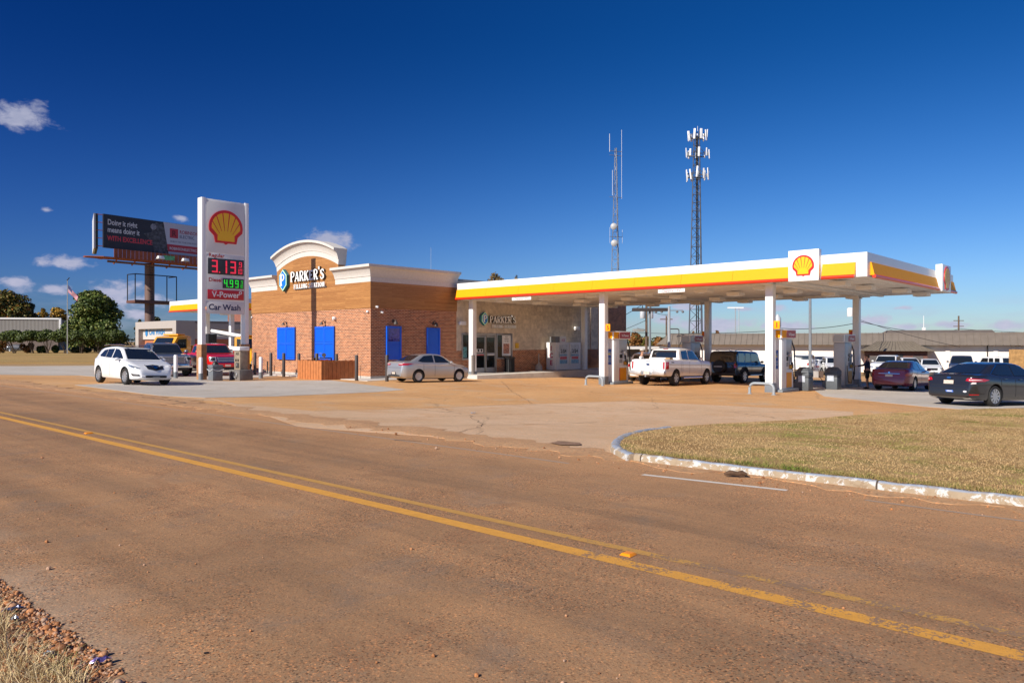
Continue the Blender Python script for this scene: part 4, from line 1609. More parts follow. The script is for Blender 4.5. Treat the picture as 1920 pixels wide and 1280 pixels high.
SD = (4.82, 1.83, 1.47, 2.8, 1.05, .33)
SV = (4.7, 1.86, 1.72, 2.7, .98, .36)
PK = (5.8, 2.02, 1.95, 3.6, 1.2, .40)
bgcar('sedan', 'white sedan with a red taillight behind the grey lamp post', 'car', 'sedan', 1532, 702, math.atan2(.74, .67), pw2, SD)
bgcar('pickup_truck', 'white pickup with its cab just above the white sedan roof', 'pickup truck', 'pickup', 1508, 703, math.atan2(.85, .50), pw2, PK, bed=True)
bgcar('suv', 'white suv facing forward left of the grey clad far pump', 'car', 'suv', 1562, 703, math.atan2(-.85, -.2), pw2, SV)
bgcar('suv', 'dark suv showing only its roof between two white vehicles', 'car', 'suv', 1541, 701, math.atan2(-.9, -.1), pgy, SV)
bgcar('pickup_truck', 'white pickup facing forward behind the person at the pump', 'pickup truck', 'pickup', 1665, 706, math.atan2(-.80, -.62), pw2, PK, bed=True)
bgcar('suv', 'dark windscreened suv in front of the brick porch', 'car', 'suv', 1704, 704, math.atan2(-.9, -.25), pw2, SV)
bgcar('suv', 'white suv facing forward right behind the maroon sedan', 'car', 'suv', 1742, 705, math.atan2(-.85, -.35), pw2, (4.5, 1.82, 1.62, 2.6, .95, .34))
bgcar('pickup_truck', 'dark blue pickup behind the black sedan', 'pickup truck', 'pickup', 1803, 707, math.atan2(-.82, -.50), pd, PK, bed=True)
bgcar('off_roader', 'white off-roader with black roof near the wooden fence', 'car', 'boxy', 1862, 704, math.atan2(.9, -.1), pw2, (4.3, 1.88, 1.85, 2.6, .9, .40))
bgcar('suv', 'white suv behind the bed of the white pickup', 'car', 'suv', 1222, 714, math.atan2(.85, .4), pw2, SV)
bgcar('sedan', 'dark blue car almost hidden behind the white pickup bed', 'car', 'sedan', 1243, 712, math.atan2(.85, .4), pd, SD)
c = bgcar('sedan', 'white car at far left edge under the trees', 'car', 'sedan', 4, 659, 0.1, pw2, SD, detail=False)
c.root['group'] = 'cars under the far left hedge'
c = bgcar('sedan', 'dark car half hidden by the hedge at far left', 'car', 'sedan', 36, 659, 0.1, pgy, SD, detail=False)
c.root['group'] = 'cars under the far left hedge'

# 9 yellow service truck and bucket truck behind the sign ------------------------------------------
PY = P('yellow truck paint', (0.72, 0.34, 0.012), .35, coat=.8, var=.03)


def service_truck(name, label, pos, head, crane):
    t = thing(name, label, 'truck')
    x, y = pos
    t.location = (x, y, gz(x, y) + .014)
    t.rotation_euler = (0, 0, head)
    m = MB()
    # cab: side profile polygon extruded across
    prof = [(1.1, .55), (3.1, .55), (3.2, 1.0), (3.15, 1.45), (2.35, 1.62), (1.85, 2.42), (1.0, 2.50), (.6, 2.45), (.6, .55)]
    m.prism([(a, b) for a, b in prof], (0, 1.05, 0), (1, 0, 0), (0, 0, 1), 2.1, PY)
    m.build('cab', None, t, bevel=.06)
    m = MB()
    m.add([(2.33, -.88, 1.68), (2.33, .88, 1.68), (1.92, .78, 2.34), (1.92, -.78, 2.34)], [(0, 1, 2, 3)], GLASS)
    w_ = m.build('windshield', None, t)
    w_.location = (.035, 0, .01)
    for sd in (-1, 1):
        m = MB()
        m.add([(1.0, sd * 1.056, 1.6), (2.1, sd * 1.056, 1.6), (1.72, sd * 1.056, 2.3), (1.0, sd * 1.056, 2.34)], [(0, 1, 2, 3)], GLASS)
        m.build('side_window', None, t)
        m = MB()
        m.ball((3.17, sd * .82, 1.22), .05, .13, .10, LAMPC)
        m.build('headlight', None, t, smooth=True)
        m = MB()
        m.tube([(2.2, sd * 1.05, 1.75), (2.3, sd * 1.3, 1.8)], .02, BLACK)
        m.box(2.24, 2.32, sd * 1.32 - .1, sd * 1.32 + .1, 1.6, 2.0, BLACK)
        m.build('mirror', None, t, bevel=.01)
    m = MB()
    m.box(3.15, 3.24, -.55, .55, .95, 1.38, BLACK)
    m.build('grille', None, t, bevel=.02)
    m = MB()
    m.box(3.1, 3.4, -1.05, 1.05, .5, .75, GREYM)
    m.build('front_bumper', None, t, bevel=.03)
    m = MB()
    m.box(.85, 1.5, -.7, .7, 2.5, 2.62, P('amber lamp', (.8, .32, .02), .3, var=.05))
    m.build('light_bar', None, t, bevel=.03)
    m = MB()
    m.box(-3.0, .5, -1.1, 1.1, .75, 1.55, WHITE if crane else PY)
    m.box(-3.0, .5, -1.1, -.65, 1.55, 1.8, WHITE if crane else PY)
    m.box(-3.0, .5, .65, 1.1, 1.55, 1.8, WHITE if crane else PY)
    m.build('service_body', None, t, bevel=.03)
    for ax in (2.3, -1.7):
        for sd in (-1, 1):
            tm, rm = wheel_meshes(.45, .28, 6, 'truck')
            o = link('wheel', tm, t)
            o.location = (ax, sd * .95, .45)
            if sd < 0:
                o.rotation_euler = (0, 0, math.pi)
            link('rim', rm, o)
    if crane:
        m = MB()
        m.lathe([(.35, 0), (.3, .3), (.22, .35), (.22, .95)], c=(-1.1, 0, 1.55), mat=BLACK, n=12)
        m.build('turret', None, t, smooth=True)
        m = MB()
        m.tube([(-.3, 0, 2.55), (-5.2, 0, 3.0)], .14, WHITE, n=6)
        m.tube([(-.2, .3, 2.45), (-6.0, .3, 2.72)], .10, GALV, n=6)
        for k in range(9):
            m.tube([(-.5 - k * .5, .3, 2.47 + k * .026), (-.7 - k * .5, 0, 2.58 + k * .05)], .03, GREYM, n=5)
        m.build('boom', None, t, smooth=True)
        m = MB()
        m.box(-4.9, -4.1, -.8, -.15, 1.9, 2.75, BLACK, taper=-.03)
        m.build('bucket', None, t, bevel=.04)
    return t


service_truck('service_truck', 'yellow service truck with amber light bar behind the red pickup', GP(351, 693.5), math.atan2(-.82, -.35), False)
service_truck('bucket_truck', 'yellow bucket truck with grey folded boom beyond the price sign', GP(457, 694), U_HEAD, True)
# ------------------------------------------------------------------ the store
BRICK = brick_mat('red brick', (0.46, 0.155, 0.058), (0.16, 0.036, 0.016), (0.60, 0.38, 0.235), bw=0.24, rh=0.085, ms=0.014, var=0.18, bias=-0.1)
STONE = brick_mat('grey stone tile', (0.76, 0.65, 0.50), (0.60, 0.51, 0.40), (0.55, 0.47, 0.36), bw=0.60, rh=0.30, ms=0.004, var=0.22, nscale=4.0, bump=0.2)
WOOD = wood_mat()
STUCCO = P('cornice stucco', (0.60, 0.56, 0.51), 0.85, var=0.05, scale=8, bump=0.1, bscale=120)
BLUE = P('blue shutter paint', (0.004, 0.115, 0.72), 0.38, var=0.03)
SHG = P('shutter groove shade', (0.001, 0.045, 0.34), 0.6, var=0)  # darker blue for raised strips that paint in the shade of grooves
BROWNP = P('dark bronze paint', (0.055, 0.043, 0.038), 0.5, var=0.1)
FRAME = P('aluminium frame', (0.40, 0.39, 0.37), 0.4, metal=0.4, var=0.04)

st = thing('store', 'brick and wood clad store with curved parapet and grey stone entrance', 'building', (C0.x, C0.y, 0), SROT)
A = 13.3          # length of the front wall, running to x = -A
DEEP = 25.0       # depth of the building
Z1, Z2, Z3 = 3.96, 5.42, 6.36


def part(name, mb, mat=None, parent=None, **kw):
    return mb.build(name, mat, parent or st, **kw)


m = MB()
m.box(-A, 0, 0, 6.48, 0.16, Z1)
part('brick_wall', m, BRICK)
m = MB()
m.box(-A - .02, .02, -.02, 6.48, -0.4, 0.16)
part('plinth', m, CONC)
m = MB()
m.box(-A - .03, .03, -.03, 6.50, Z1 + .002, Z2 + .3)
part('wood_cladding', m, WOOD)
m = MB()
m.box(-A + .3, -.3, .3, DEEP - .3, Z2, Z3 - .35)
part('roof', m, P('roof membrane', (.3, .3, .3), .9))

# entrance wall, built round its openings (face at x = 0)
YD0, YD1 = 9.3, 11.7         # doors
YW1 = 13.3                   # window right of the doors
YL0, YL1 = 7.25, 8.1         # window left of the doors


def wallpiece(y0, y1, z0, z1, mat, name, x0=-.35, x1=0.0):
    mm = MB()
    mm.box(x0, x1, y0, y1, z0, z1)
    return mm


def yv(px):
    """distance along the entrance wall that appears at column px"""
    t = (px - 960) / F
    return (t * C0.y - C0.x) / (UV[1].x - t * UV[1].y)


YD0, YD1, YW1 = yv(889.5), yv(931), yv(960.5)
YL0, YL1 = yv(866), yv(881)
YE = yv(1107)
ms_, mb_ = MB(), MB()
ZS = 1.52
ms_.box(-.35, -.012, 6.481, YL0, ZS, 4.55)
ms_.box(-.35, -.012, YL0, YL1, 2.62, 4.55)
ms_.box(-.35, -.012, YL1, YD0, ZS, 4.55)
ms_.box(-.35, -.012, YD0, YW1, 2.62, 4.55)
ms_.box(-.35, -.012, YW1, YE, ZS, 4.55)
ms_.box(-.35, -.012, 6.481, YE, 4.551, Z3 - .5)
part('stone_wall', ms_, STONE)
mb_.box(-.35, 0, 6.481, YL0, 0, ZS - .001)
mb_.box(-.35, 0, YL0, YL1, 0, .95)
mb_.box(-.35, 0, YL1, YD0, 0, ZS - .001)
mb_.box(-.35, 0, YD1, YW1, 0, .95)
mb_.box(-.35, 0, YW1, YE, 0, ZS - .001)
part('brick_dado', mb_, BRICK)
# brick wing at the far end of the entrance wall
m = MB()
m.box(-1.5, .02, YE, DEEP, 0, 5.4)
part('brick_wing', m, BRICK)
m = MB()
m.box(-.01, .04, YE + .001, YE + .9, ZS, 5.0)
part('stone_pier', m, STONE)
m = MB()
m.box(-A, -.36, 12.0, DEEP, 0, 5.3)
m.box(-A, -6.0, 6.5, 12.0, 0, 5.3)
m.box(-6, -.36, 6.5, 12.0, 3.1, 5.3)
part('rear_wall', m, BRICK)

# interior seen through the glass
m = MB()
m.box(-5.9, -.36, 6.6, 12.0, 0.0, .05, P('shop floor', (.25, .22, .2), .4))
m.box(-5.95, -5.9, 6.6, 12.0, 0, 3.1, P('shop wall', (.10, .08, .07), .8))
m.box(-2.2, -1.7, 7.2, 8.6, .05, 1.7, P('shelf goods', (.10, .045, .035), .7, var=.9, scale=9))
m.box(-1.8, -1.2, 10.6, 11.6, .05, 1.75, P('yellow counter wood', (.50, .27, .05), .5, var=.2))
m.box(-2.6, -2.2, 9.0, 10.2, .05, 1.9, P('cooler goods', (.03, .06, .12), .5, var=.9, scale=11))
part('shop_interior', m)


def yellow_room():
    mm = MB()
    mm.box(-.349, -.30, YD1 + .3, YW1, .98, 1.75, P('yellow counter wood', (.50, .27, .05), .5))
    mm.box(-.9, -.88, YD1, YW1, .96, 2.6, P('blinds', (.30, .31, .31), .6, var=.5, scale=14))
    return mm


part('counter', yellow_room())

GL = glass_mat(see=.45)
# doors
fr = MB()
for y in (YD0, (YD0 + YD1) / 2 - .05, YD1 - .07):
    pass
dw = (YD1 - YD0 - .14) / 2
fr.box(-.12, .03, YD0, YD0 + .07, .04, 2.62)
fr.box(-.12, .03, YD1 - .07, YD1, .04, 2.62)
fr.box(-.12, .03, YD0 + .07, YD1 - .07, 2.48, 2.62)
part('door_frame', fr, FRAME, bevel=.006)
for i in range(2):
    a = YD0 + .07 + i * dw
    b = a + dw
    m = MB()
    m.box(-.07, .0, a + .005, a + .10, .06, 2.47)
    m.box(-.07, .0, b - .10, b - .005, .06, 2.47)
    m.box(-.07, .0, a + .10, b - .10, .06, .42)
    m.box(-.07, .0, a + .10, b - .10, 2.36, 2.47)
    m.box(-.07, .0, a + .10, b - .10, 1.20, 1.36)
    d_ = part('door', m, FRAME, bevel=.005)
    m = MB()
    m.quad((-.035, a + .1, .42), (-.035, b - .1, .42), (-.035, b - .1, 2.36), (-.035, a + .1, 2.36))
    part('glass_pane', m, GL, d_)
    m = MB()
    m.tube([(.04, (b - .16) if i == 0 else a + .16, .9), (.04, (b - .16) if i == 0 else a + .16, 1.5)], .014, GREYM, n=6)
    part('handle', m, None, d_)
    m = MB()
    m.box(.001, .006, a + .14, b - .14, 1.21, 1.27, P('red push sign', (.55, .06, .06), .5) if i == 0 else WHITE)
    part('push_label', m, None, d_)
    if i == 0:
        m = MB()
        m.box(-.033, -.028, a + .14, b - .2, 1.40, 1.62, WHITE)
        m.box(-.028, -.026, a + .24, a + .40, 1.44, 1.60, BLACK)
        m.box(-.028, -.026, b - .42, b - .28, 1.44, 1.60, BLACK)
        part('notice', m, None, d_)
for (a, b, nm) in ((YD1, YW1, 1), (YL0, YL1, 0)):
    m = MB()
    m.box(-.10, .03, a + .003, a + .08, .951, 2.62)
    m.box(-.10, .03, b - .08, b, .951, 2.62)
    m.box(-.10, .03, a + .08, b - .08, .951, 1.05)
    m.box(-.10, .03, a + .08, b - .08, 2.52, 2.62)
    w_ = part('window', m, FRAME, bevel=.005)
    m = MB()
    m.quad((-.04, a + .08, 1.05), (-.04, b - .08, 1.05), (-.04, b - .08, 2.52), (-.04, a + .08, 2.52))
    part('glass_pane', m, GL, w_)
    if nm:
        m = MB()
        y0 = b - .95
        m.box(-.036, -.030, y0, b - .12, 1.15, 2.50, WHITE)
        m.box(-.0299, -.028, y0 + .12, b - .26, 1.30, 1.95, P('poster photo', (.45, .22, .15), .5, var=.8, scale=12))
        part('poster', m, None, w_)
        m = MB()
        for k in range(3):
            put_text(m, ['HOT', 'WINGS', 'TO GO'][k], (-.026, (y0 + b - .12) / 2, 2.36 - .14 * k), (0, 1, 0), (0, 0, 1), .12, P('poster ink', (.06, .05, .05), .6))
        part('poster_print', m, None, w_)
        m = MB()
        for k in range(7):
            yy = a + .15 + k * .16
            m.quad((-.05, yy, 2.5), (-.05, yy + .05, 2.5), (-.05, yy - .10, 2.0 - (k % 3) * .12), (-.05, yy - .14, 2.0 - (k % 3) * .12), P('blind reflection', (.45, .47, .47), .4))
        part('pane_reflection', m, None, w_)  # pale slanted strips drawn as a reflection in the pane
    else:
        m = MB()
        m.box(-.036, -.030, a + .1, a + .45, 1.08, 1.75, P('teal poster', (.10, .30, .33), .5, var=.5, scale=8))
        part('poster', m, None, w_)

# yellow call box by the window
m = MB()
m.box(.0, .10, yv(966), yv(971), 1.65, 2.0, P('yellow enamel', (.70, .42, .02), .5))
part('call_box', m, None, bevel=.01)

# cornices: a cove profile swept along the parapets ------------------------------
COVE = [(0.035, 0.0), (0.035, 0.30), (0.075, 0.31), (0.075, 0.335), (0.10, 0.42), (0.16, 0.58), (0.26, 0.72), (0.38, 0.80), (0.42, 0.80), (0.42, 0.94), (0.0, 0.94)]


def sweep(name, path, up=None, close_ends=True, prof=COVE, back=-.35):
    """path: list of (x, y, z, nx, ny, nz, ux, uy, uz): base point, outward, up"""
    pr = prof + [(back, .94), (back, 0.0)]
    k = len(pr)
    vs, fs = [], []
    for (px, py, pz, nx, ny, nz, ux, uy, uz) in path:
        for (o_, h) in pr:
            vs.append((px + nx * o_ + ux * h, py + ny * o_ + uy * h, pz + nz * o_ + uz * h))
    for i in range(len(path) - 1):
        for j in range(k):
            a = i * k + j
            b = i * k + (j + 1) % k
            fs.append((a, b, b + k, a + k))
    if close_ends:
        fs.append(tuple(range(k)))
        fs.append(tuple(range((len(path) - 1) * k, len(path) * k))[::-1])
    mm = MB()
    mm.add(vs, fs)
    return mm


B1, B2 = -9.99, -3.09       # the raised bay
q = 2 ** .5 * 0 + 1.0
rt = sweep('cornice', [(B2 - .30, 0, Z2, 0, -1, 0, 0, 0, 1), (0, 0, Z2, 1, -1, 0, 0, 0, 1), (0, 6.5, Z2, 1, 0, 0, 0, 0, 1)])
part('cornice', rt, STUCCO, smooth=True, angle=20)
lf = sweep('cornice', [(-A, 4.0, Z2, -1, 0, 0, 0, 0, 1), (-A, 0, Z2, -1, -1, 0, 0, 0, 1), (B1 + .05, 0, Z2, 0, -1, 0, 0, 0, 1)])
part('cornice', lf, STUCCO, smooth=True, angle=20)
# arched parapet of the bay
xc = (B1 + B2) / 2
hw = (B2 - B1) / 2
RISE = 0.74
RAD = (hw * hw + RISE * RISE) / (2 * RISE)
ZA = 7.50 - .94            # top of the wood at the middle
arc = []
n = 18
amax = math.asin(hw / RAD)
for i in range(n + 1):
    a = -amax + 2 * amax * i / n
    arc.append((xc + RAD * math.sin(a), ZA + .78 - RAD + RAD * math.cos(a), a))
m = MB()
poly = [(B1, Z2 + .25), (B2, Z2 + .25)] + [(x, z + .02) for x, z, a in arc[::-1]]
m.prism([(x, z) for x, z in poly], (0, -.03, 0), (1, 0, 0), (0, 0, 1), -.48)
part('wood_parapet', m, WOOD)
path = [(x, 0, z - .02, 0, -1, 0, math.sin(a) * .35, 0, 1 if abs(a) < 9 else 1) for x, z, a in arc]
mm = sweep('arched_cornice', path, back=-.5)
part('arched_cornice', mm, STUCCO, smooth=True, angle=24)


# shutters ---------------------------------------------------------------------
def uu(px):
    """distance along the front wall that appears at column px (negative to the left)"""
    t = (px - 960) / F
    return (t * C0.y - C0.x) / (UV[0].x - t * UV[0].y)


def zz(py, px, wall):
    if wall == 'A':
        p = S(uu(px), 0)
    else:
        p = S(0, yv(px))
    return EYE + (640 - py) * p[1] / F


def shutter(x0, x1, z0, z1, wall):
    m = MB()
    if wall == 'A':
        y0, y1 = -.09, -.031
        xm = (x0 + x1) / 2
        for (a, b) in ((x0, xm - .004), (xm + .004, x1)):
            m.box(a, b, y0, y1, z0, z1, BLUE)
            m.box(a + .002, a + .09, y0 - .025, y0, z0, z1, BLUE)
            m.box(b - .09, b - .002, y0 - .025, y0, z0, z1, BLUE)
            for z in (z0 + .001, (z0 + z1) / 2 - .05, z1 - .1):
                m.box(a + .09, b - .09, y0 - .025, y0, z, z + .09, BLUE)
            for z in (z0 + .1, (z0 + z1) / 2 - .058, (z0 + z1) / 2 + .05, z1 - .108):
                m.box(a + .09, b - .09, y0 - .027, y0 - .026, z - .012, z + .012, SHG)
            m.box(xm - .014, xm + .014, y0 - .030, y0 - .0265, z0, z1, SHG)
            k = 0
            zq = z0 + .12
            while zq < z1 - .12:
                if not ((z0 + z1) / 2 - .08 < zq < (z0 + z1) / 2 + .05):
                    m.add([(a + .09, y0 - .002, zq), (b - .09, y0 - .002, zq), (b - .09, y0 - .018, zq + .006), (a + .09, y0 - .018, zq + .006),
                           (b - .09, y0 - .002, zq + .045), (a + .09, y0 - .002, zq + .045)], [(0, 1, 2, 3), (3, 2, 4, 5)], BLUE)
                zq += .05
    else:
        m.box(.002, .07, x0, x1, z0, z1, BLUE)
        m.box(.07, .10, x0, x0 + .1, z0, z1, BLUE)
        m.box(.07, .10, x1 - .1, x1, z0, z1, BLUE)
        for z in (z0 + .001, (z0 + z1) / 2 - .25, z1 - .12):
            m.box(.07, .10, x0 + .1, x1 - .1, z, z + .10, BLUE)
    return part('shutter', m, None)


shutter(uu(522.5), uu(555), zz(673.5, 538, 'A'), zz(613.7, 538, 'A'), 'A')
shutter(uu(592.5), uu(628.7), zz(674, 610, 'A'), zz(612, 610, 'A'), 'A')
s1 = shutter(yv(723.5), yv(751), zz(674, 737, 'B'), zz(611.5, 737, 'B'), 'B')
s2 = shutter(yv(799.5), yv(823.5), zz(675, 811, 'B'), zz(614.5, 811, 'B'), 'B')
# bright panes in the upper part of the side shutters
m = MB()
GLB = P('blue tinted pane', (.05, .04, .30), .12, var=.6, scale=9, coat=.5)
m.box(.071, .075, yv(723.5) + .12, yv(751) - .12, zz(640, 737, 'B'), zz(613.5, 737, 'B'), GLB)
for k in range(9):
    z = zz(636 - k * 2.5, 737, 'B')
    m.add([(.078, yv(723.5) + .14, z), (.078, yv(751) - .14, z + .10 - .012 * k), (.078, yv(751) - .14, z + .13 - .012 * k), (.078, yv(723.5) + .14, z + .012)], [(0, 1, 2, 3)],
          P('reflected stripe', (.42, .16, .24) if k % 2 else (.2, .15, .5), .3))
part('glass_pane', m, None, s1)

# wall lights -----------------------------------------------------------------------


def goose(x, z, wall):
    m = MB()
    if wall == 'A':
        m.box(x - .05, x + .05, -.04, -.001, z - .06, z + .10, BROWNP)
        m.tube([(x, -.03, z + .05), (x, -.16, z + .12), (x, -.24, z + .05)], .018, BROWNP, n=6)
        m.lathe([(.04, .05), (.10, -.05), (.11, -.10)], c=(x, -.25, z), mat=BROWNP, n=12)
    else:
        m.box(.001, .04, x - .05, x + .05, z - .06, z + .10, BROWNP)
        m.tube([(.03, x, z + .05), (.16, x, z + .12), (.24, x, z + .05)], .018, BROWNP, n=6)
        m.lathe([(.04, .05), (.11, -.05), (.13, -.16)], c=(.25, x, z), mat=BROWNP, n=12)
    part('wall_light', m, None, smooth=True)


goose(uu(538), zz(606.5, 538, 'A'), 'A')
goose(uu(610), zz(605, 610, 'A'), 'A')
goose(yv(737), zz(602.5, 737, 'B'), 'B')
goose(yv(812.5), zz(606, 812, 'B'), 'B')


def wallpack(x, z, wall, s=1.0):
    m = MB()
    if wall == 'A':
        m.box(x - .14 * s, x + .14 * s, -.03 - .16 * s, -.001, z - .10 * s, z + .12 * s, WHITE)
        m.tube([(x, -.1, z), (x + .1 * s, -.3 * s, z - .06)], .07 * s, WHITE, n=8)
    else:
        m.tube([(.0, x, z), (.1, x, z)], .03, WHITE, n=6)
        m.box(.06, .22, x - .26 * s, x + .26 * s, z - .12 * s, z + .12 * s, WHITE)
        m.box(.09, .2, x - .32 * s, x - .26 * s, z - .04, z + .04, WHITE)
    part('wall_lamp', m, None, bevel=.03)


wallpack(uu(629), zz(597, 629, 'A'), 'A', .8)
wallpack(uu(691), zz(584, 691, 'A'), 'A', .5)
wallpack(uu(474), zz(594.5, 474, 'A'), 'A', .4)
wallpack(yv(864.5), zz(606, 865, 'B'), 'B', 1)
wallpack(yv(1079), zz(615.5, 1079, 'B'), 'B', 1)
for (px, py) in ((706, 575), (715.5, 585)):
    m = MB()
    y, z = yv(px), zz(py, px, 'B')
    m.box(.0, .09, y - .08, y + .08, z - .05, z + .05, WHITE)
    m.tube([(.1, y, z), (.22, y - .1, z - .04)], .045, WHITE, n=8)
    part('security_camera', m, None, bevel=.01)

# ------------------------------------------------------------------ lettering: slab serif strokes
GLY = {
    'P': (.62, [[(.12, 0), (.12, 1)]], [(.12, 1), (.40, 1), (.56, .90), (.60, .75), (.56, .60), (.40, .50), (.12, .50)], [(0, 0, .30), (0, 1, .14)]),
    'A': (.72, [[(.64, 0), (.36, 1)]], None, [(-.02, 0, .20), (.50, 0, .74)]),
    'R': (.68, [[(.12, 0), (.12, 1)]], [(.12, 1), (.38, 1), (.54, .90), (.58, .76), (.54, .62), (.38, .52), (.12, .52)], [(0, 0, .26), (0, 1, .14), (.50, 0, .72)]),
    'K': (.70, [[(.12, 0), (.12, 1)]], None, [(0, 0, .26), (0, 1, .26), (.46, 1, .68), (.48, 0, .72)]),
    'E': (.62, [[(.12, 0), (.12, 1)]], None, [(0, 0, .56), (0, 1, .54)]),
    'S': (.60, [], None, []),
    "'": (.20, [], None, []),
    'F': (.58, [[(.12, 0), (.12, 1)]], None, [(0, 0, .28), (0, 1, .54)]),
    'I': (.34, [[(.15, 0), (.15, 1)]], None, [(.02, 0, .28), (.02, 1, .28)]),
    'L': (.56, [[(.12, 0), (.12, 1)]], None, [(0, 0, .52), (0, 1, .26)]),
    'N': (.72, [[(.12, 0), (.12, 1)], [(.60, 0), (.60, 1)], [(.12, 1), (.60, 0)]], None, [(0, 0, .26), (0, 1, .14), (.46, 1, .72)]),
    'G': (.66, [], None, []),
    'T': (.60, [[(.29, 0), (.29, 1)]], None, [(.16, 0, .42), (.02, 1, .56)]),
    'O': (.66, [], None, []),
}


def stroke(mb, a, b, w, org, ax, ay, h, depth, mat):
    a, b = Vector(a), Vector(b)
    d = (b - a).normalized()
    n = Vector((-d.y, d.x)) * w / 2
    p = [a - n, b - n, b + n, a + n]
    mb.prism([(q_.x * h, q_.y * h) for q_ in p], org, ax, ay, depth, mat)


def slab_text(mb, body, org, ax, ay, h, depth, mat, big_last=True, sp=.10, wt=.17):
    org = Vector(org)
    ax = Vector(ax)
    x = 0
    for i, chx in enumerate(body):
        if chx == ' ':
            x += .34
            continue
        adv, vert, bowl, serif = GLY[chx]
        O = org + ax * (x * h)
        for a, b in vert:
            stroke(mb, a, b, wt, O, ax, ay, h, depth, mat)
        tw = wt * .55
        if bowl:
            for a, b in zip(bowl, bowl[1:]):
                stroke(mb, a, b, wt * .8 if abs(a[0] - b[0]) < .1 else tw, O, ax, ay, h, depth * .98, mat)
        for (s0, sy, s1) in serif:
            y = tw / 2 if sy == 0 else 1 - tw / 2
            stroke(mb, (s0, y), (s1, y), tw, O, ax, ay, h, depth * .99, mat)
        if chx == 'A':
            stroke(mb, (.07, 0), (.36, 1), tw, O, ax, ay, h, depth * .97, mat)
            stroke(mb, (.16, .32), (.54, .32), tw, O, ax, ay, h, depth * .96, mat)
        if chx == 'R':
            stroke(mb, (.30, .52), (.60, 0), wt * .9, O, ax, ay, h, depth * .96, mat)
        if chx == 'K':
            stroke(mb, (.14, .42), (.58, 1), tw, O, ax, ay, h, depth * .97, mat)
            stroke(mb, (.28, .58), (.60, 0), wt, O, ax, ay, h, depth * .96, mat)
        if chx in 'EF':
            stroke(mb, (.12, .52), (.42, .52), tw, O, ax, ay, h, depth * .97, mat)
            stroke(mb, (.42, .42), (.42, .62), tw * .8, O, ax, ay, h, depth * .96, mat)
            stroke(mb, (.51, .80), (.51, .999), tw, O, ax, ay, h, depth * .95, mat)
        if chx in 'EL':
            stroke(mb, (.53, .001), (.53, .24), tw, O, ax, ay, h, depth * .95, mat)
        if chx == 'T':
            stroke(mb, (.04, .78), (.04, .999), tw, O, ax, ay, h, depth * .95, mat)
            stroke(mb, (.54, .78), (.54, .999), tw, O, ax, ay, h, depth * .95, mat)
        if chx in 'OG':
            for k in range(16):
                a0, a1 = 2 * math.pi * k / 16, 2 * math.pi * (k + 1) / 16
                if chx == 'G' and k in (0, 1):
                    continue
                wv = wt * (.55 + .45 * abs(math.cos((a0 + a1) / 2)))
                stroke(mb, (.32 + .25 * math.cos(a0), .5 + .44 * math.sin(a0)), (.32 + .25 * math.cos(a1), .5 + .44 * math.sin(a1)), wv, O, ax, ay, h, depth * (.95 + .002 * k), mat)
            if chx == 'G':
                stroke(mb, (.36, .44), (.64, .44), tw, O, ax, ay, h, depth * .93, mat)
                stroke(mb, (.56, .1), (.56, .44), wt * .8, O, ax, ay, h, depth * .92, mat)
        if chx == 'S':
            pts = [(.50, .74), (.48, .90), (.30, .96), (.12, .88), (.08, .74), (.16, .60), (.40, .44), (.50, .30), (.46, .12), (.28, .04), (.10, .10), (.06, .28)]
            for k, (a, b) in enumerate(zip(pts, pts[1:])):
                stroke(mb, a, b, wt * (.6 if k in (1, 2, 8, 9, 0, 10) else .95), O, ax, ay, h, depth * (.95 + .003 * k), mat)
        if chx == "'":
            stroke(mb, (.10, .98), (.06, 1.28), wt * .9, O, ax, ay, h, depth * .95, mat)
        x += adv + sp
    return x * h


def slab_len(body, h, sp=.10):
    return sum(.34 if q_ == ' ' else GLY[q_][0] + sp for q_ in body) * h


HEXB = P('logo blue', (.004, .17, .62), .35, var=.03, coat=.5)
HEXG = P('logo pale green', (.62, .86, .50), .5, var=0, emit=(.5, .9, .4), estr=.15)
HEXT = P('logo teal rim', (.01, .16, .20), .4, var=0)
LETW = P('letter white', (.84, .84, .82), .4, var=.01)


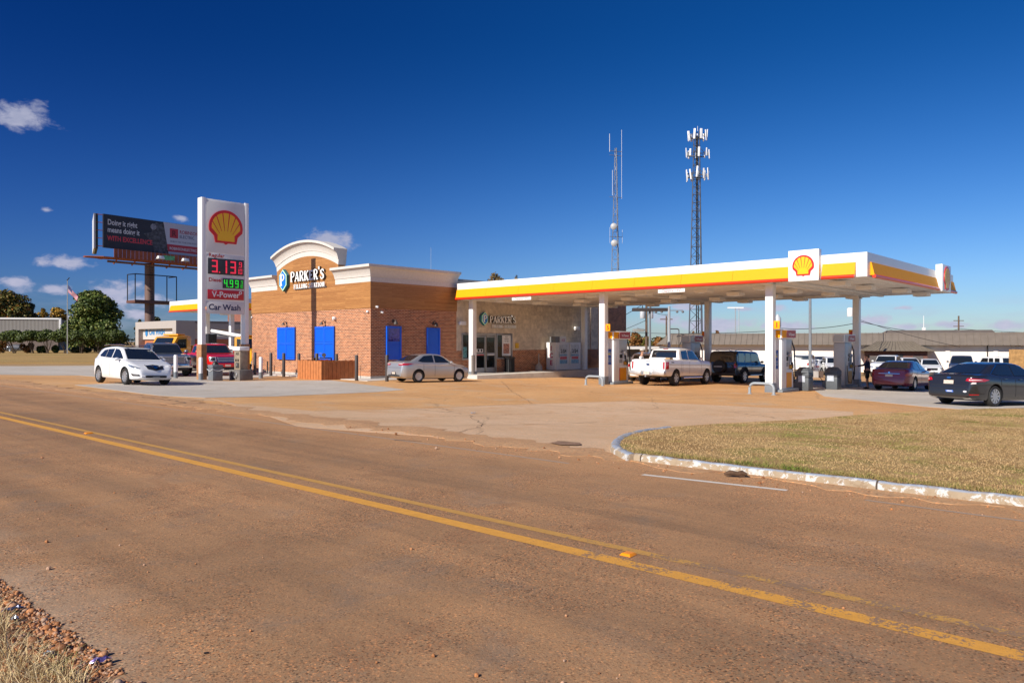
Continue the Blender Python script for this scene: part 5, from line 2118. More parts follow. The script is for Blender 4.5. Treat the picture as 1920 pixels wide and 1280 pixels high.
def store_sign(name, label, cx, zc, H_, wall, letter_h, text_x0, tw_, gap):
    """hexagon badge and two rows of raised lettering; cx centre of the hexagon along the wall"""
    if wall == 'A':
        pos = S(cx, 0)
        t = thing(name, label, 'sign', (pos[0], pos[1], zc), SROT, 'store name signs')
    else:
        pos = S(0, cx)
        t = thing(name, label, 'sign', (pos[0], pos[1], zc), SROT + math.pi / 2, 'store name signs')
    ax, ay = (1, 0, 0), (0, 0, 1)           # local x along the wall, wall face at y = 0, outwards -y

    def hexa(w, h):
        return [(0, -h / 2), (w / 2, -h / 2 + w * .42), (w / 2, h / 2 - w * .42), (0, h / 2), (-w / 2, h / 2 - w * .42), (-w / 2, -h / 2 + w * .42)]
    w = H_ * .66
    m = MB()
    m.prism(hexa(w, H_), (0, -.05, 0), ax, ay, .20, HEXT)
    m.prism(hexa(w * .93, H_ * .945), (0, -.2505, 0), ax, ay, .012, HEXG)
    m.prism(hexa(w * .80, H_ * .84), (0, -.263, 0), ax, ay, .012, HEXB)
    bd = m.build('badge', None, t)
    m = MB()
    ph = H_ * .50
    slab_text(m, 'P', (-ph * .34, -.276, -ph / 2), ax, ay, ph, .02, LETW, wt=.22)
    m.build('letter', None, bd)
    body = "PARKER'S"
    h = letter_h
    for i, chx in enumerate(body):
        x0 = slab_len(body[:i], 1.0) / slab_len(body, 1.0) * tw_
        hh = h
        xs = tw_ / (slab_len(body, 1.0))
        m = MB()
        slab_text(m, chx, (0, 0, 0), ax, ay, 1.0, .02, LETW, wt=.20)
        m.v = [(text_x0 + x0 + p_[0] * xs, p_[1] - .16, gap + p_[2] * hh) for p_ in m.v]
        nb = len(m.v)
        slab_text(m, chx, (0, 0, 0), ax, ay, 1.0, .10, BROWNP, wt=.27)
        m.v = m.v[:nb] + [(text_x0 + x0 + p_[0] * xs, p_[1] - .055, gap + p_[2] * hh) for p_ in m.v[nb:]]
        m.build('letter', None, t)
    body2 = 'FILLING STATION'
    tot = slab_len(body2, 1.0)
    w2 = tw_ * .90
    xs = w2 / tot
    h2 = h * .46
    m = MB()
    slab_text(m, body2, (0, 0, 0), ax, ay, 1.0, .06, LETW, wt=.19)
    m.v = [(text_x0 + tw_ * .10 + p_[0] * xs, p_[1] - .12, gap - h2 * 1.65 + p_[2] * h2) for p_ in m.v]
    m.build('lettering', None, t)
    m = MB()
    m.box(text_x0 + tw_ * .08, text_x0 + tw_ * .08 + w2 * 1.03, -.10, -.05, gap - h2 * 1.75, gap - h2 * 1.62, GREYM)
    m.box(text_x0, text_x0 + tw_, -.07, -.031, gap + h * .2, gap + h * .28, BROWNP)
    m.build('raceway', None, t)
    return t


c1 = uu(537)
zc1 = zz(526, 537, 'A')
tx0 = uu(549.5) - c1
store_sign('store_sign', 'large store name sign on the wood cladding of the front bay', c1, zc1, 1.42, 'A', .60, tx0, uu(613.5) - c1 - tx0, zz(529.5, 552, 'A') - zc1 + .02)
c2 = yv(904)
zc2 = zz(597.5, 904, 'B')
tx0 = yv(915) - c2
store_sign('store_sign', 'smaller store name sign on the grey stone wall above the doors', c2, zc2, .86, 'B', .42, tx0, yv(965) - c2 - tx0, zz(605, 918, 'B') - zc2)
# ------------------------------------------------------------------ fuel canopy
def shell_logo(mb, c, ax, ay, w, th=.03, yel=None, red=None):
    """scallop emblem: centre c, width w, built proud of its panel along ax x ay"""
    c, ax, ay = Vector(c), Vector(ax), Vector(ay)
    yel = yel or P('emblem yellow', (.90, .48, .004), .35, var=.01)
    red = red or P('emblem red', (.66, .012, .012), .35, var=.01)
    s = w / 2

    def arc(r, a0, a1, n):
        return [(r * math.cos(R(a0 + (a1 - a0) * k / n)), r * math.sin(R(a0 + (a1 - a0) * k / n))) for k in range(n + 1)]
    out = arc(1.0, -14, 194, 28) + [(-.70, -.50), (-.62, -.88), (-.12, -.88), (0, -.96), (.12, -.88), (.62, -.88), (.70, -.50)]
    mb.prism([(x * s, y * s) for x, y in out], c, ax, ay, th, red)
    # yellow fan: scalloped wedges
    wed = 7
    foot = (0, -.95)
    for i in range(wed):
        a0 = -8 + 196 * i / wed + 2.4
        a1 = -8 + 196 * (i + 1) / wed - 2.4
        top = arc(.84, a0, a1, 5)
        lo = []
        for a, k in ((a1, 1), (a0, -1)):
            mid = math.radians((a0 + a1) / 2)
            ex, ey = .84 * math.cos(R(a)), .84 * math.sin(R(a))
            t_ = .70
            lo.append((ex + (foot[0] - ex) * t_, ey + (foot[1] - ey) * t_))
        poly = top + lo
        nz = ax.cross(ay).normalized() * (th + .0005 * i)
        mb.prism([(x * s, y * s) for x, y in poly], c + nz, ax, ay, .006, yel)
    base = [(-.50, -.76), (.50, -.76), (.50, -.48), (.24, -.20), (-.24, -.20), (-.50, -.48)]
    nz = ax.cross(ay).normalized() * (th + .004)
    mb.prism([(x * s, y * s) for x, y in base], c + nz, ax, ay, .006, yel)


ALU = P('canopy white', (.82, .82, .81), .35, var=.015, coat=.2)
SOF = P('soffit white', (.80, .78, .74), .55, var=.03)


def canopy(name, label, root_pos, rz, u0, u1, v0, v1, zt, zb, cols, col_base, logos, lights, soffit_beams=(), clearance=()):
    t = thing(name, label, 'canopy', (root_pos[0], root_pos[1], 0), rz)
    m = MB()
    m.box(u0 + .05, u1 - .05, v0 + .05, v1 - .05, zb + .10, zt - .25, SOF)
    # ribbed deck
    x = u0 + .2
    while x < u1 - .2:
        m.box(x, x + .02, v0 + .08, v1 - .08, zb + .085, zb + .10, SOF)
        x += .40
    for (a0, a1, b0, b1) in soffit_beams:
        m.box(a0, a1, b0, b1, zb - .02, zb + .085, SOF)
    m.build('soffit', None, t)
    H_ = zt - zb
    zy1, zy0 = zt - .37, zb + .12
    m = MB()
    m.box(u0, u1, v0, v0 + .05, zb + .04, zt, ALU)
    m.box(u1 - .05, u1, v0 + .05, v1, zb + .04, zt, ALU)
    m.box(u0, u1 - .05, v1 - .05, v1, zb + .04, zt, ALU)
    m.box(u0, u0 + .05, v0 + .05, v1 - .05, zb + .04, zt, ALU)
    fa = m.build('fascia', None, t)

    def band(p0, p1, nrm, name_, step=2.6):
        """yellow panel that leans out to a red tube"""
        p0, p1, nrm = Vector(p0), Vector(p1), Vector(nrm)
        L = (p1 - p0).length
        d = (p1 - p0).normalized()
        mm = MB()
        prof = [(.002, zy1), (.05, zy1 - .01), (.16, zy0 + .02), (.16, zy0 - .01), (.002, zy0 - .01)]
        n = max(1, round(L / step))
        for i in range(n):
            a = p0 + d * (L * i / n + .004)
            b = p0 + d * (L * (i + 1) / n - .004)
            vs = [a + nrm * o_ + Vector((0, 0, z)) for o_, z in prof] + [b + nrm * o_ + Vector((0, 0, z)) for o_, z in prof]
            fs = [(0, 1, 2, 3, 4), (9, 8, 7, 6, 5)] + [(k, k + 5, (k + 1) % 5 + 5, (k + 1) % 5) for k in range(5)]
            mm.add(vs, fs, YELL)
        mm.build('yellow_band', None, t)
        mm = MB()
        n2 = max(1, round(L / 2.9))
        for i in range(n2):
            a = p0 + d * (L * i / n2 + .006)
            b = p0 + d * (L * (i + 1) / n2 - .006)
            zc_ = zb + .065
            mm.tube([a + nrm * .15 + Vector((0, 0, zc_)), b + nrm * .15 + Vector((0, 0, zc_))], .075, REDB, n=12)
        mm.build('red_light_bar', None, t, smooth=True, angle=50)
    for (wall, a, b) in logos['bands']:
        if wall == 'F':
            band((a, v0, 0), (b, v0, 0), (0, -1, 0), 'yellow_band')
        else:
            band((u1, a, 0), (u1, b, 0), (1, 0, 0), 'yellow_band')
    for (wall, a, b, z0_, z1_) in logos['boxes']:
        m = MB()
        w = b - a
        if wall == 'F':
            m.box(a, b, v0 - .30, v0 - .001, z0_, z1_, ALU)
            lb = m.build('logo_box', None, t, bevel=.01)
            m = MB()
            shell_logo(m, ((a + b) / 2, v0 - .3005, (z0_ + z1_) / 2 - .02), (1, 0, 0), (0, 0, 1), w * .71)
        else:
            m.box(u1 + .001, u1 + .30, a, b, z0_, z1_, ALU)
            lb = m.build('logo_box', None, t, bevel=.01)
            m = MB()
            shell_logo(m, (u1 + .3005, (a + b) / 2, (z0_ + z1_) / 2 - .02), (0, 1, 0), (0, 0, 1), w * .71)
        m.build('emblem', None, lb)
    for (cu, cv) in cols:
        p = (Vector(root_pos) + UV[0] * cu + UV[1] * cv) if True else None
        g = gz(p.x, p.y)
        m = MB()
        m.box(cu - .17, cu + .17, cv - .17, cv + .17, g - .1, zb + .09, ALU)
        co = m.build('column', None, t, bevel=.012)
        m = MB()
        m.box(cu - .19, cu + .19, cv - .19, cv + .19, g - .1, g + .42, col_base)
        m.build('column_base', None, co, bevel=.01)
    for (lu, lv) in lights:
        m = MB()
        m.box(lu - .35, lu + .35, lv - .35, lv + .35, zb - .16, zb + .02, SOF, taper=-.0)
        li = m.build('canopy_light', None, t, bevel=.03)
        m = MB()
        m.box(lu - .26, lu + .26, lv - .26, lv + .26, zb - .17, zb - .161, P('lamp lens', (.6, .6, .58), .25, var=.02))
        m.build('lens', None, li)
    for (cu, cz) in clearance:
        m = MB()
        m.box(cu - .72, cu + .72, v0 - .10, v0 - .07, cz, cz + .16, WHITE)
        cp = m.build('clearance_sign', None, t)
        m = MB()
        put_text(m, "Clearance  13'6\"", (cu, v0 - .1005, cz + .03), (1, 0, 0), (0, 0, 1), .155, P('clearance red', (.60, .03, .03), .5), bold=.015)
        m.build('lettering', None, cp)
    return t


GRB = P('grey base paint', (.17, .19, .21), .5, var=.05)
lights = []
for u_ in (2.6, 6.0, 9.4, 12.6, 16.0, 19.0, 22.4):
    for v_ in (8.0, 11.4, 14.8, 18.4):
        lights.append((u_ + (.6 if v_ > 12 else 0), v_))
VF = 6.15
UE = 24.1


def uf(px, v=VF):
    t = (px - 960) / F
    o = S(0, v)
    return (t * o[1] - o[0]) / (UV[0].x - t * UV[0].y)


def ve(px, u=UE):
    t = (px - 960) / F
    o = S(u, 0)
    return (t * o[1] - o[0]) / (UV[1].x - t * UV[1].y)


UE = uf(1626)
VB = ve(1788)
la, lb_ = uf(1478, VF - .3), uf(1535, VF - .3)
ra, rb = ve(1767, UE + .3), ve(1783, UE + .3)
beams = [(UE - 3.6, UE - 3.4, VF + .1, VB - .1), (10.6, 10.9, VF + .1, VB - .1), (19.6, 19.95, VF + .1, VB - .1), (.6, .9, VF + .1, VB - .1),
         (.9, 10.6, 6.85, 7.15), (10.9, 19.6, 6.85, 7.15), (.9, 10.6, 18.15, 18.45), (10.9, 19.6, 18.15, 18.45)]
canopy('fuel_canopy', 'large white fuel canopy with yellow and red bands joined to the store', (C0.x, C0.y), SROT, .38, UE, VF, VB, 5.63, 4.63,
       [(.9, 7.0), (10.76, 7.0), (19.78, 7.0), (.9, 18.3), (10.76, 18.3), (19.78, 18.3)], GRB,
       dict(bands=[('F', .42, la - .01), ('F', lb_ + .05, UE - .42), ('E', VF + .35, ra - .05), ('E', rb + .05, VB - .05)],
            boxes=[('F', la, lb_, 4.60, 4.60 + (lb_ - la) * 1.02), ('E', ra, rb, 4.60, 5.93)]),
       lights, beams, clearance=[(uf(978, VF - .08), 4.42), (uf(1259, VF - .08), 4.42)])

# second, smaller canopy over the diesel lanes, beyond the price sign
Z2C = 67.0
p0 = Vector(((318 - 960) / F * Z2C, Z2C))
o2 = (p0.x, p0.y)
canopy('diesel_canopy', 'smaller white and yellow canopy beyond the price sign', o2, SROT, 0, 9.8, 0, 8.0, 5.70, 4.72,
       [(3.2, 2.0), (7.8, 2.0), (3.2, 6.0)], GRB,
       dict(bands=[('F', .3, 9.4), ('E', .35, 7.8)], boxes=[]), [(2.5, 4), (6, 4)], [])

# ------------------------------------------------------------------ pumps
PUMPW = P('pump white', (.74, .74, .72), .4, var=.02)
PUMPG = P('pump silver', (.46, .46, .45), .4, metal=.3, var=.03)
PRED = P('pump header red', (.38, .03, .04), .4, var=.02)
LBL = P('pump notice blue', (.04, .10, .36), .5, var=.2, scale=20)
GRH = P('grey hoop paint', (.30, .33, .35), .45, var=.05)


def make_pump(num, lit=True):
    t = thing('fuel_pump', 'x', 'fuel pump', (0, 0, 0), SROT, 'fuel pumps under the canopy')
    # local x = u (aisle side), y = v; island along y
    m = MB()
    m.box(-.30, .30, -.05, .48, .10, 2.36, PUMPW)
    body = m.build('body', None, t, bevel=.05)
    m = MB()
    m.box(-.22, .22, .48, 1.42, .10, .98, PUMPW)
    m.build('lower_cabinet', None, t, bevel=.02)
    m = MB()
    m.box(.221, .232, .62, 1.22, .16, .84, P('pump panel orange', (.78, .33, .01), .45, var=.03))
    m.box(-.232, -.221, .62, 1.22, .16, .84, P('pump panel orange', (.78, .33, .01), .45))
    m.box(.2325, .236, .55, .62, .16, .84, P('pump panel red', (.5, .02, .02), .45))
    m.build('door_panel', None, t)
    m = MB()
    m.box(-.20, .20, .55, 1.36, .981, 1.62, PUMPW)
    m.box(-.16, .16, .49, 1.40, 1.62, 2.36, PUMPG)
    m.build('dispenser_head', None, t, bevel=.02)
    m = MB()
    m.box(.201, .215, .62, .88, 1.36, 1.56, BLACK)
    m.box(.201, .215, 1.02, 1.24, 1.30, 1.52, BLACK)
    m.box(.201, .212, .60, .86, 1.10, 1.30, P('keypad', (.3, .3, .3), .5, var=.5, scale=60))
    m.build('display', None, t)
    m = MB()
    m.ball((.24, .98, 1.66), .10, .14, .12, PUMPG)
    m.tube([(.26, .90, 1.62), (.30, .88, 1.2)], .03, PUMPG, n=6)
    m.build('card_reader', None, t, smooth=True)
    for k, c_ in enumerate(((.75, .38, .02), (.75, .38, .02), (.04, .04, .04))):
        m = MB()
        y = 1.0 + k * .13
        cm = P('nozzle %s' % ('amber' if k < 2 else 'black'), c_, .4)
        m.tube([(.24, y, 1.30), (.27, y, 1.14), (.25, y, 1.02)], .028, BLACK, n=6)
        m.box(.22, .29, y - .03, y + .03, 1.00, 1.18, cm)
        m.build('nozzle', None, t, bevel=.008)
    m = MB()
    for sd, y in ((1, 1.45), (1, 1.52)):
        m.tube([(.10, y, 2.3), (.22, y + .05, 1.9), (.26, y + .05, .7), (.22, y + .02, .35), (.20, y - .1, .9), (.23, 1.2, 1.05)], .018, BLACK, n=6)
    m.build('hose', None, t, smooth=True)
    # header with rounded yellow front
    m = MB()
    m.box(-.32, .32, -.14, 1.50, 2.36, 2.79, ALU)
    hd_ = m.build('header', None, t, bevel=.04)
    m = MB()
    pr = [(-.34, .40), (-.34, -.05), (-.24, -.17), (.24, -.17), (.34, -.05), (.34, .40), (.325, .40), (.325, -.04), (.23, -.155), (-.23, -.155), (-.325, -.04), (-.325, .40)]
    m.prism(pr, (0, 0, 2.41), (1, 0, 0), (0, 1, 0), .33, YELL)
    m.build('yellow_wrap', None, hd_)
    m = MB()
    m.box(.321, .33, .46, 1.44, 2.41, 2.74, PRED)
    m.box(-.33, -.321, .46, 1.44, 2.41, 2.74, PRED)
    m.build('red_panel', None, hd_)
    m = MB()
    put_text(m, 'V-Power', (.3306, .97, 2.50), (0, 1, 0), (0, 0, 1), .19, WHITE, bold=.02)
    m.build('lettering', None, hd_)
    m = MB()
    put_text(m, str(num), (.3406, .33, 2.44), (0, 1, 0), (0, 0, 1), .26, PRED, bold=.04)
    m.build('numeral', None, hd_)
    # notices on the end panel
    m = MB()
    for k in range(5):
        m.box(-.13, .14, -.056, -.051, 1.02 + k * .17, 1.175 + k * .17, LBL if k % 2 == 0 else P('pump notice pale', (.16, .26, .48), .5, var=.2, scale=20))
    m.box(-.08, .09, -.0565, -.0515, 1.55, 1.62, P('notice yellow', (.7, .55, .1), .5))
    m.build('notice', None, t)
    # island base, fin sign
    m = MB()
    m.box(-.42, .42, -.25, 1.62, -.1, .10, GRB)
    m.build('plinth', None, t, bevel=.04)
    return t


def place_pump(t, u, v, label):
    p = S(u, v)
    t.location = (p[0], p[1], gz(*p) + .02)
    t['label'] = label
    return t


p3 = place_pump(make_pump(5), 10.76, 7.55, 'fuel pump beside the canopy column left of the white pickup')
p1 = place_pump(make_pump(1), 19.78, 7.55, 'nearest fuel pump beside the front right canopy column')
p4 = place_pump(make_pump(7), 10.76, 15.6, 'far fuel pump partly hidden behind the cab of the white pickup')
p2 = place_pump(make_pump(3), 19.78, 15.6, 'far fuel pump where a person is filling the maroon sedan')
for p_ in (p4, p2):
    # plain grey-clad ends on the far pair
    for ch in [k for k in bpy.data.objects if k.parent == p_]:
        if ch.name.startswith('header'):
            for g_ in [k for k in bpy.data.objects if k.parent == ch and k.name.startswith('yellow_wrap')]:
                g_.data.materials.clear()
                g_.data.materials.append(PUMPG)
        if ch.name.startswith('body') or ch.name.startswith('lower_cabinet'):
            ch.data.materials.clear()
            ch.data.materials.append(PUMPG)
        if ch.name.startswith('notice'):
            bpy.data.objects.remove(ch)

# number flags on the columns
for (u, v, n_, lab) in ((10.76, 7.0, '5', 'yellow number 5 flag on the column left of the white pickup'),
                        (19.78, 7.0, '1', 'yellow number 1 flag on the front right column'),
                        (10.76, 18.3, '8', 'yellow number flag on the rear column above the black off-roader'),
                        (19.78, 18.3, '4', 'yellow number flag on the rear column by the person at the pump')):
    p = S(u, v)
    t = thing('number_flag', lab, 'number sign', (p[0], p[1], gz(*p)), SROT, 'number flags on the canopy columns')
    m = MB()
    s_ = 1 if v < 10 else -1
    m.box(.17 if s_ > 0 else -.42, .42 if s_ > 0 else -.17, -.03, .03, 2.80, 3.16, YELL)
    m.build('panel', None, t, bevel=.01)
    m = MB()
    put_text(m, n_, (.295 * s_, -.031, 2.87), (1, 0, 0), (0, 0, 1), .30, P('emblem red', (.66, .012, .012), .35), bold=.03)
    m.build('numeral', None, t)

# hoop guards in front of the columns
for (px, py, lab) in ((1114, 722.5, 'grey steel hoop guard left of the middle canopy column'),
                      (1428, 739.5, 'grey steel hoop guard at the foot of the front right column')):
    x, y = GP(px, py)
    t = thing('hoop_guard', lab, 'hoop guard', (x, y, gz(x, y)), SROT, 'hoop guards by the pumps')
    m = MB()
    w = .52
    pts = [(-w, 0, -.05), (-w, 0, .22)]
    for k in range(7):
        a = R(180 - 15 * k)
        pts.append((-w + .22 + .22 * math.cos(a), 0, .24 + .22 * math.sin(a)))
    for k in range(7):
        a = R(90 - 15 * k)
        pts.append((w - .22 + .22 * math.cos(a), 0, .24 + .22 * math.sin(a)))
    pts += [(w, 0, .22), (w, 0, -.05)]
    m.tube(pts, .058, GRH, n=10)
    m.build('hoop', None, t, smooth=True)
    m = MB()
    for s_ in (-1, 1):
        m.lathe([(.10, 0), (.10, .025), (.058, .03)], c=(s_ * w, 0, 0), mat=GRH, n=12)
    m.build('foot_plate', None, t)


# waste and squeegee units by the pumps
def bin_unit(px, py, lab, s=1.0):
    x, y = GP(px, py)
    t = thing('waste_bin', lab, 'waste bin', (x, y, gz(x, y) + .01), SROT, 'grey bins by the pumps')
    m = MB()
    g = P('bin grey', (.085, .095, .105), .5, var=.08)
    m.box(-.3, .3, -.3, .3, 0, .62, g)
    m.box(-.31, .31, -.31, .31, .62, .85, g)
    bb = m.build('body', None, t, bevel=.05)
    m = MB()
    m.lathe([(.42, 0), (.40, .08), (.24, .24), (.02, .26)], c=(0, 0, .85), mat=g, n=8)
    m.build('lid', None, t)
    m = MB()
    m.box(-.17, .14, -.316, -.31, .42, .70, P('bin notice', (.5, .55, .62), .5, var=.2))
    m.build('notice', None, t)
    m = MB()
    m.tube([(-.34, -.2, .30), (-.5, -.45, .62)], .015, BLACK, n=5)
    m.tube([(-.56, -.35, .62), (-.44, -.52, .64)], .02, BLACK, n=5)
    m.box(-.42, -.30, -.28, -.05, .1, .42, g)
    m.build('squeegee', None, t)
    return t


bin_unit(1508.5, 732.5, 'grey domed waste bin just right of the nearest pump')
bin_unit(1562, 730, 'grey domed waste bin beside the far right pump')
# ------------------------------------------------------------------ price sign
SA = Vector((-16.74, 39.85))        # near post
SGW = 2.46
PANW = P('sign white', (.66, .66, .66), .4, var=.015)
POSTW = P('sign post white', (.80, .80, .80), .4, var=.01)
LEDR = P('red led', (.5, .02, .04), .5, var=0, emit=(1.0, .03, .08), estr=.5)
LEDG = P('green led', (.02, .5, .04), .5, var=0, emit=(.02, 1.0, .05), estr=.5)
NAVY = P('navy lettering', (.012, .02, .10), .5, var=0)
SRED = P('sign lettering red', (.50, .03, .03), .5, var=0)
SPNL = P('sign red panel', (.50, .015, .03), .4, var=.02)
LEDB = P('led board', (.03, .034, .042), .5, var=.05)
TANB = brick_mat('tan brick base', (.40, .20, .09), (.33, .15, .06), (.38, .24, .13), bw=.30, rh=.09, ms=.006, var=.2)

t = thing('price_sign', 'tall white fuel price sign on two posts with a scallop emblem', 'sign', (SA.x, SA.y, 0), SROT + math.pi / 2)
sgz = gz(SA.x, SA.y)
# local x = v (along the sign, to the right), outward face -y
zt_ = 9.85
for i, x in enumerate((0, SGW)):
    m = MB()
    m.box(x - .11, x + .11, -.25, .25, sgz + 1.9, zt_, POSTW)
    po = m.build('post', None, t, bevel=.01)
    m = MB()
    m.box(x - .15, x + .15, -.29, .29, sgz - .2, sgz + 1.9, TANB)
    m.build('post_base', None, po)
m = MB()
m.box(.111, SGW - .111, -.21, .21, 4.0, zt_ - .03, POSTW)
m.build('cabinet', None, t, bevel=.01)


def zsg(py):                         # height on the sign at its middle column
    px = 420
    tt = (px - 960) / F
    # along v from SA
    s_ = (tt * SA.y - SA.x) / (UV[1].x - tt * UV[1].y)
    Y = SA.y + UV[1].y * s_
    return EYE + (640 - py) * Y / F


rows = [(6.62, zt_ - .10, 'emblem'), (5.42, 6.56, 'regular'), (4.78, 5.39, 'diesel'), (4.02, 4.72, 'x')]
zs = [zsg(q_) for q_ in (381, 476, 479.5, 517, 519.5, 541, 543, 563, 566, 589)]
xm = SGW / 2
x0_, x1_ = .15, SGW - .15
m = MB()
for a, b in ((zs[1], zs[0]), (zs[7], zs[2]), (zs[9], zs[8])):
    m.box(x0_, x1_, -.235, -.211, a, b, PANW)
m.build('face_panel', None, t, bevel=.006)
m = MB()
shell_logo(m, (xm, -.236, (zs[0] + zs[1]) / 2 - .0), (1, 0, 0), (0, 0, 1), 1.92, th=.05)
m.build('emblem', None, t)
m = MB()
put_text(m, 'Regular', (x0_ + .12, -.2365, zsg(484.5)), (1, 0, 0), (0, 0, 1), .29, SRED, align='LEFT', bold=.03)
put_text(m, 'Diesel', (x0_ + .12, -.2365, zsg(529.5)), (1, 0, 0), (0, 0, 1), .29, SRED, align='LEFT', bold=.03)
m.build('lettering', None, t)
SEG = {'0': 'abcdef', '1': 'bc', '3': 'abgcd', '4': 'fgbc', '9': 'abcdfg'}


def digit(m, ch, x, z, w, h, th, y, mat):
    c_ = th * .55
    pos = {'a': (x, z + h - th, x + w, z + h), 'g': (x, z + h / 2 - th / 2, x + w, z + h / 2 + th / 2), 'd': (x, z, x + w, z + th),
           'f': (x, z + h / 2, x + th, z + h), 'b': (x + w - th, z + h / 2, x + w, z + h), 'e': (x, z, x + th, z + h / 2), 'c': (x + w - th, z, x + w, z + h / 2)}
    for i, s_ in enumerate('abcdefg'):
        if s_ in SEG[ch]:
            a, b, c2_, d2 = pos[s_]
            m.box(a + .012, c2_ - .012, y - .012 - .0004 * i, y, b + .012, d2 - .012, mat)


def price(name, zb, zt2, xa, xb, mat, body):
    m = MB()
    m.box(xa, xb, -.262, -.2355, zb, zt2, LEDB)
    b_ = m.build(name, None, t, bevel=.005)
    m = MB()
    h = (zt2 - zb) * .80
    z = zb + (zt2 - zb) * .10
    W_ = xb - xa
    w = W_ * .165
    xs = [xa + W_ * .10, xa + W_ * .36, xa + W_ * .61] if name == 'price_board' else [xa + W_ * .05, xa + W_ * .32, xa + W_ * .58]
    for ch, x in zip(body, xs):
        m = MB()
        digit(m, ch, x, z, w, h, w * .30, -.2625, mat)
        m.build('digit', None, b_)
    m = MB()
    m.box(xs[0] + w * 1.18, xs[0] + w * 1.38, -.272, -.2625, z, z + w * .2, mat)
    m.build('decimal_point', None, b_)
    m = MB()
    x9 = xa + W_ * .855
    digit(m, '9', x9, z + h * .54, w * .55, h * .44, w * .17, -.2625, mat)
    m.box(x9 - w * .1, x9 + w * .6, -.270, -.2625, z + h * .475, z + h * .495, mat)
    digit(m, '1', x9 - w * .45, z, w * .5, h * .42, w * .17, -.2625, mat)
    digit(m, '0', x9 + w * .10, z, w * .5, h * .42, w * .17, -.2625, mat)
    m.build('fraction', None, b_)


price('price_board', zsg(516), zsg(486.5), x0_ + .08, x1_ - .04, LEDR, '313')
price('diesel_price_board', zsg(541), zsg(522.5), x0_ + .90, x1_ - .04, LEDG, '499')
m = MB()
m.box(x0_ + .06, x1_ - .04, -.262, -.2355, zs[7] + .03, zs[6] - .04, SPNL)
rp = m.build('red_panel', None, t, bevel=.005)
m = MB()
put_text(m, 'V-Power', (xm, -.2626, zs[7] + .15), (1, 0, 0), (0, 0, 1), .44, WHITE, bold=.02)
put_text(m, 'Shell', (xm - .62, -.2626, zs[7] + .49), (1, 0, 0), (0, 0, 1), .13, WHITE, bold=.01)
for k in range(12):
    a = 2 * math.pi * k / 12
    m.box(xm + .84 + .07 * math.cos(a) - .022, xm + .84 + .07 * math.cos(a) + .022, -.2635 - .0002 * k, -.2626, zs[6] - .15 + .07 * math.sin(a) - .022, zs[6] - .15 + .07 * math.sin(a) + .022, WHITE)
m.build('lettering', None, rp)
m = MB()
put_text(m, 'Car Wash', (x0_ + .12, -.2365, zs[9] + .22), (1, 0, 0), (0, 0, 1), .44, NAVY, align='LEFT', bold=.03)
m.build('lettering', None, t)

# ------------------------------------------------------------------ billboard
BD = Vector((.578, .816))
B0 = Vector((-52.0, 94.0))
t = thing('billboard', 'big roadside billboard with a dark and white advert on one thick brown pole', 'billboard', (B0.x, B0.y, 0), math.atan2(BD.y, BD.x))
BW, Bz0, Bz1 = 15.2, 14.05, 18.35
RUST = P('rust brown paint', (.26, .060, .022), .65, var=.2, scale=1.5)
POLEB = P('brown pole paint', (.155, .090, .070), .6, var=.1)
BNV = P('advert dark', (.018, .020, .034), .5, var=.15, scale=1)
BGR = P('advert figure grey', (.06, .062, .075), .5, var=.7, scale=2.2)
BWH = P('advert white', (.46, .48, .56), .5, var=.02)
BRD = P('advert red', (.42, .03, .05), .5, var=.02)
BTX = P('advert lettering', (.60, .62, .66), .5, var=0)
m = MB()
m.box(0, BW, .0, .25, Bz0, Bz1, BNV)
m.build('panel', None, t)
m = MB()
ws_ = .545 * BW
m.prism([(ws_ + .4, Bz0 + .02), (BW - .02, Bz0 + .02), (BW - .02, Bz1 - .02), (ws_ - .35, Bz1 - .02)], (0, -.001, 0), (1, 0, 0), (0, 0, 1), .02, BWH)
m.prism([(ws_ + .30, Bz0 + .35), (BW - .02, Bz0 + .35), (BW - .02, Bz0 + 1.35), (ws_ + .14, Bz0 + 1.35)], (0, -.022, 0), (1, 0, 0), (0, 0, 1), .01, BRD)
m.prism([(ws_ - 1.6, Bz0 + .02), (ws_ + .35, Bz0 + .02), (ws_ + .05, Bz0 + 2.2), (ws_ - .2, Bz1 - .1), (ws_ - .9, Bz1 - .4), (ws_ - 1.3, Bz1 - .2), (ws_ - 1.9, Bz1 - .5), (ws_ - 2.0, Bz1 - 1.6), (ws_ - 3.1, Bz1 - 1.9), (ws_ - 2.0, Bz0 + 1.4)], (0, -.001, 0), (1, 0, 0), (0, 0, 1), .012, BGR)
m.prism([(ws_ - 1.75 + .42 * math.cos(k * .628), Bz1 - .85 + .42 * math.sin(k * .628)) for k in range(10)], (0, -.014, 0), (1, 0, 0), (0, 0, 1), .01, P('advert figure pale', (.20, .21, .25), .5, var=.4, scale=4))
m.box(ws_ + .55, ws_ + 1.75, -.03, -.021, Bz1 - 2.05, Bz1 - .75, BRD)
put_text(m, 'R', (ws_ + 1.15, -.0315, Bz1 - 1.80), (1, 0, 0), (0, 0, 1), 1.1, P('advert dark red', (.12, .01, .02), .5), bold=.03)
ad = m.build('advert', None, t)
m = MB()
BRT = P('advert lettering red', (.60, .045, .07), .5, var=0)
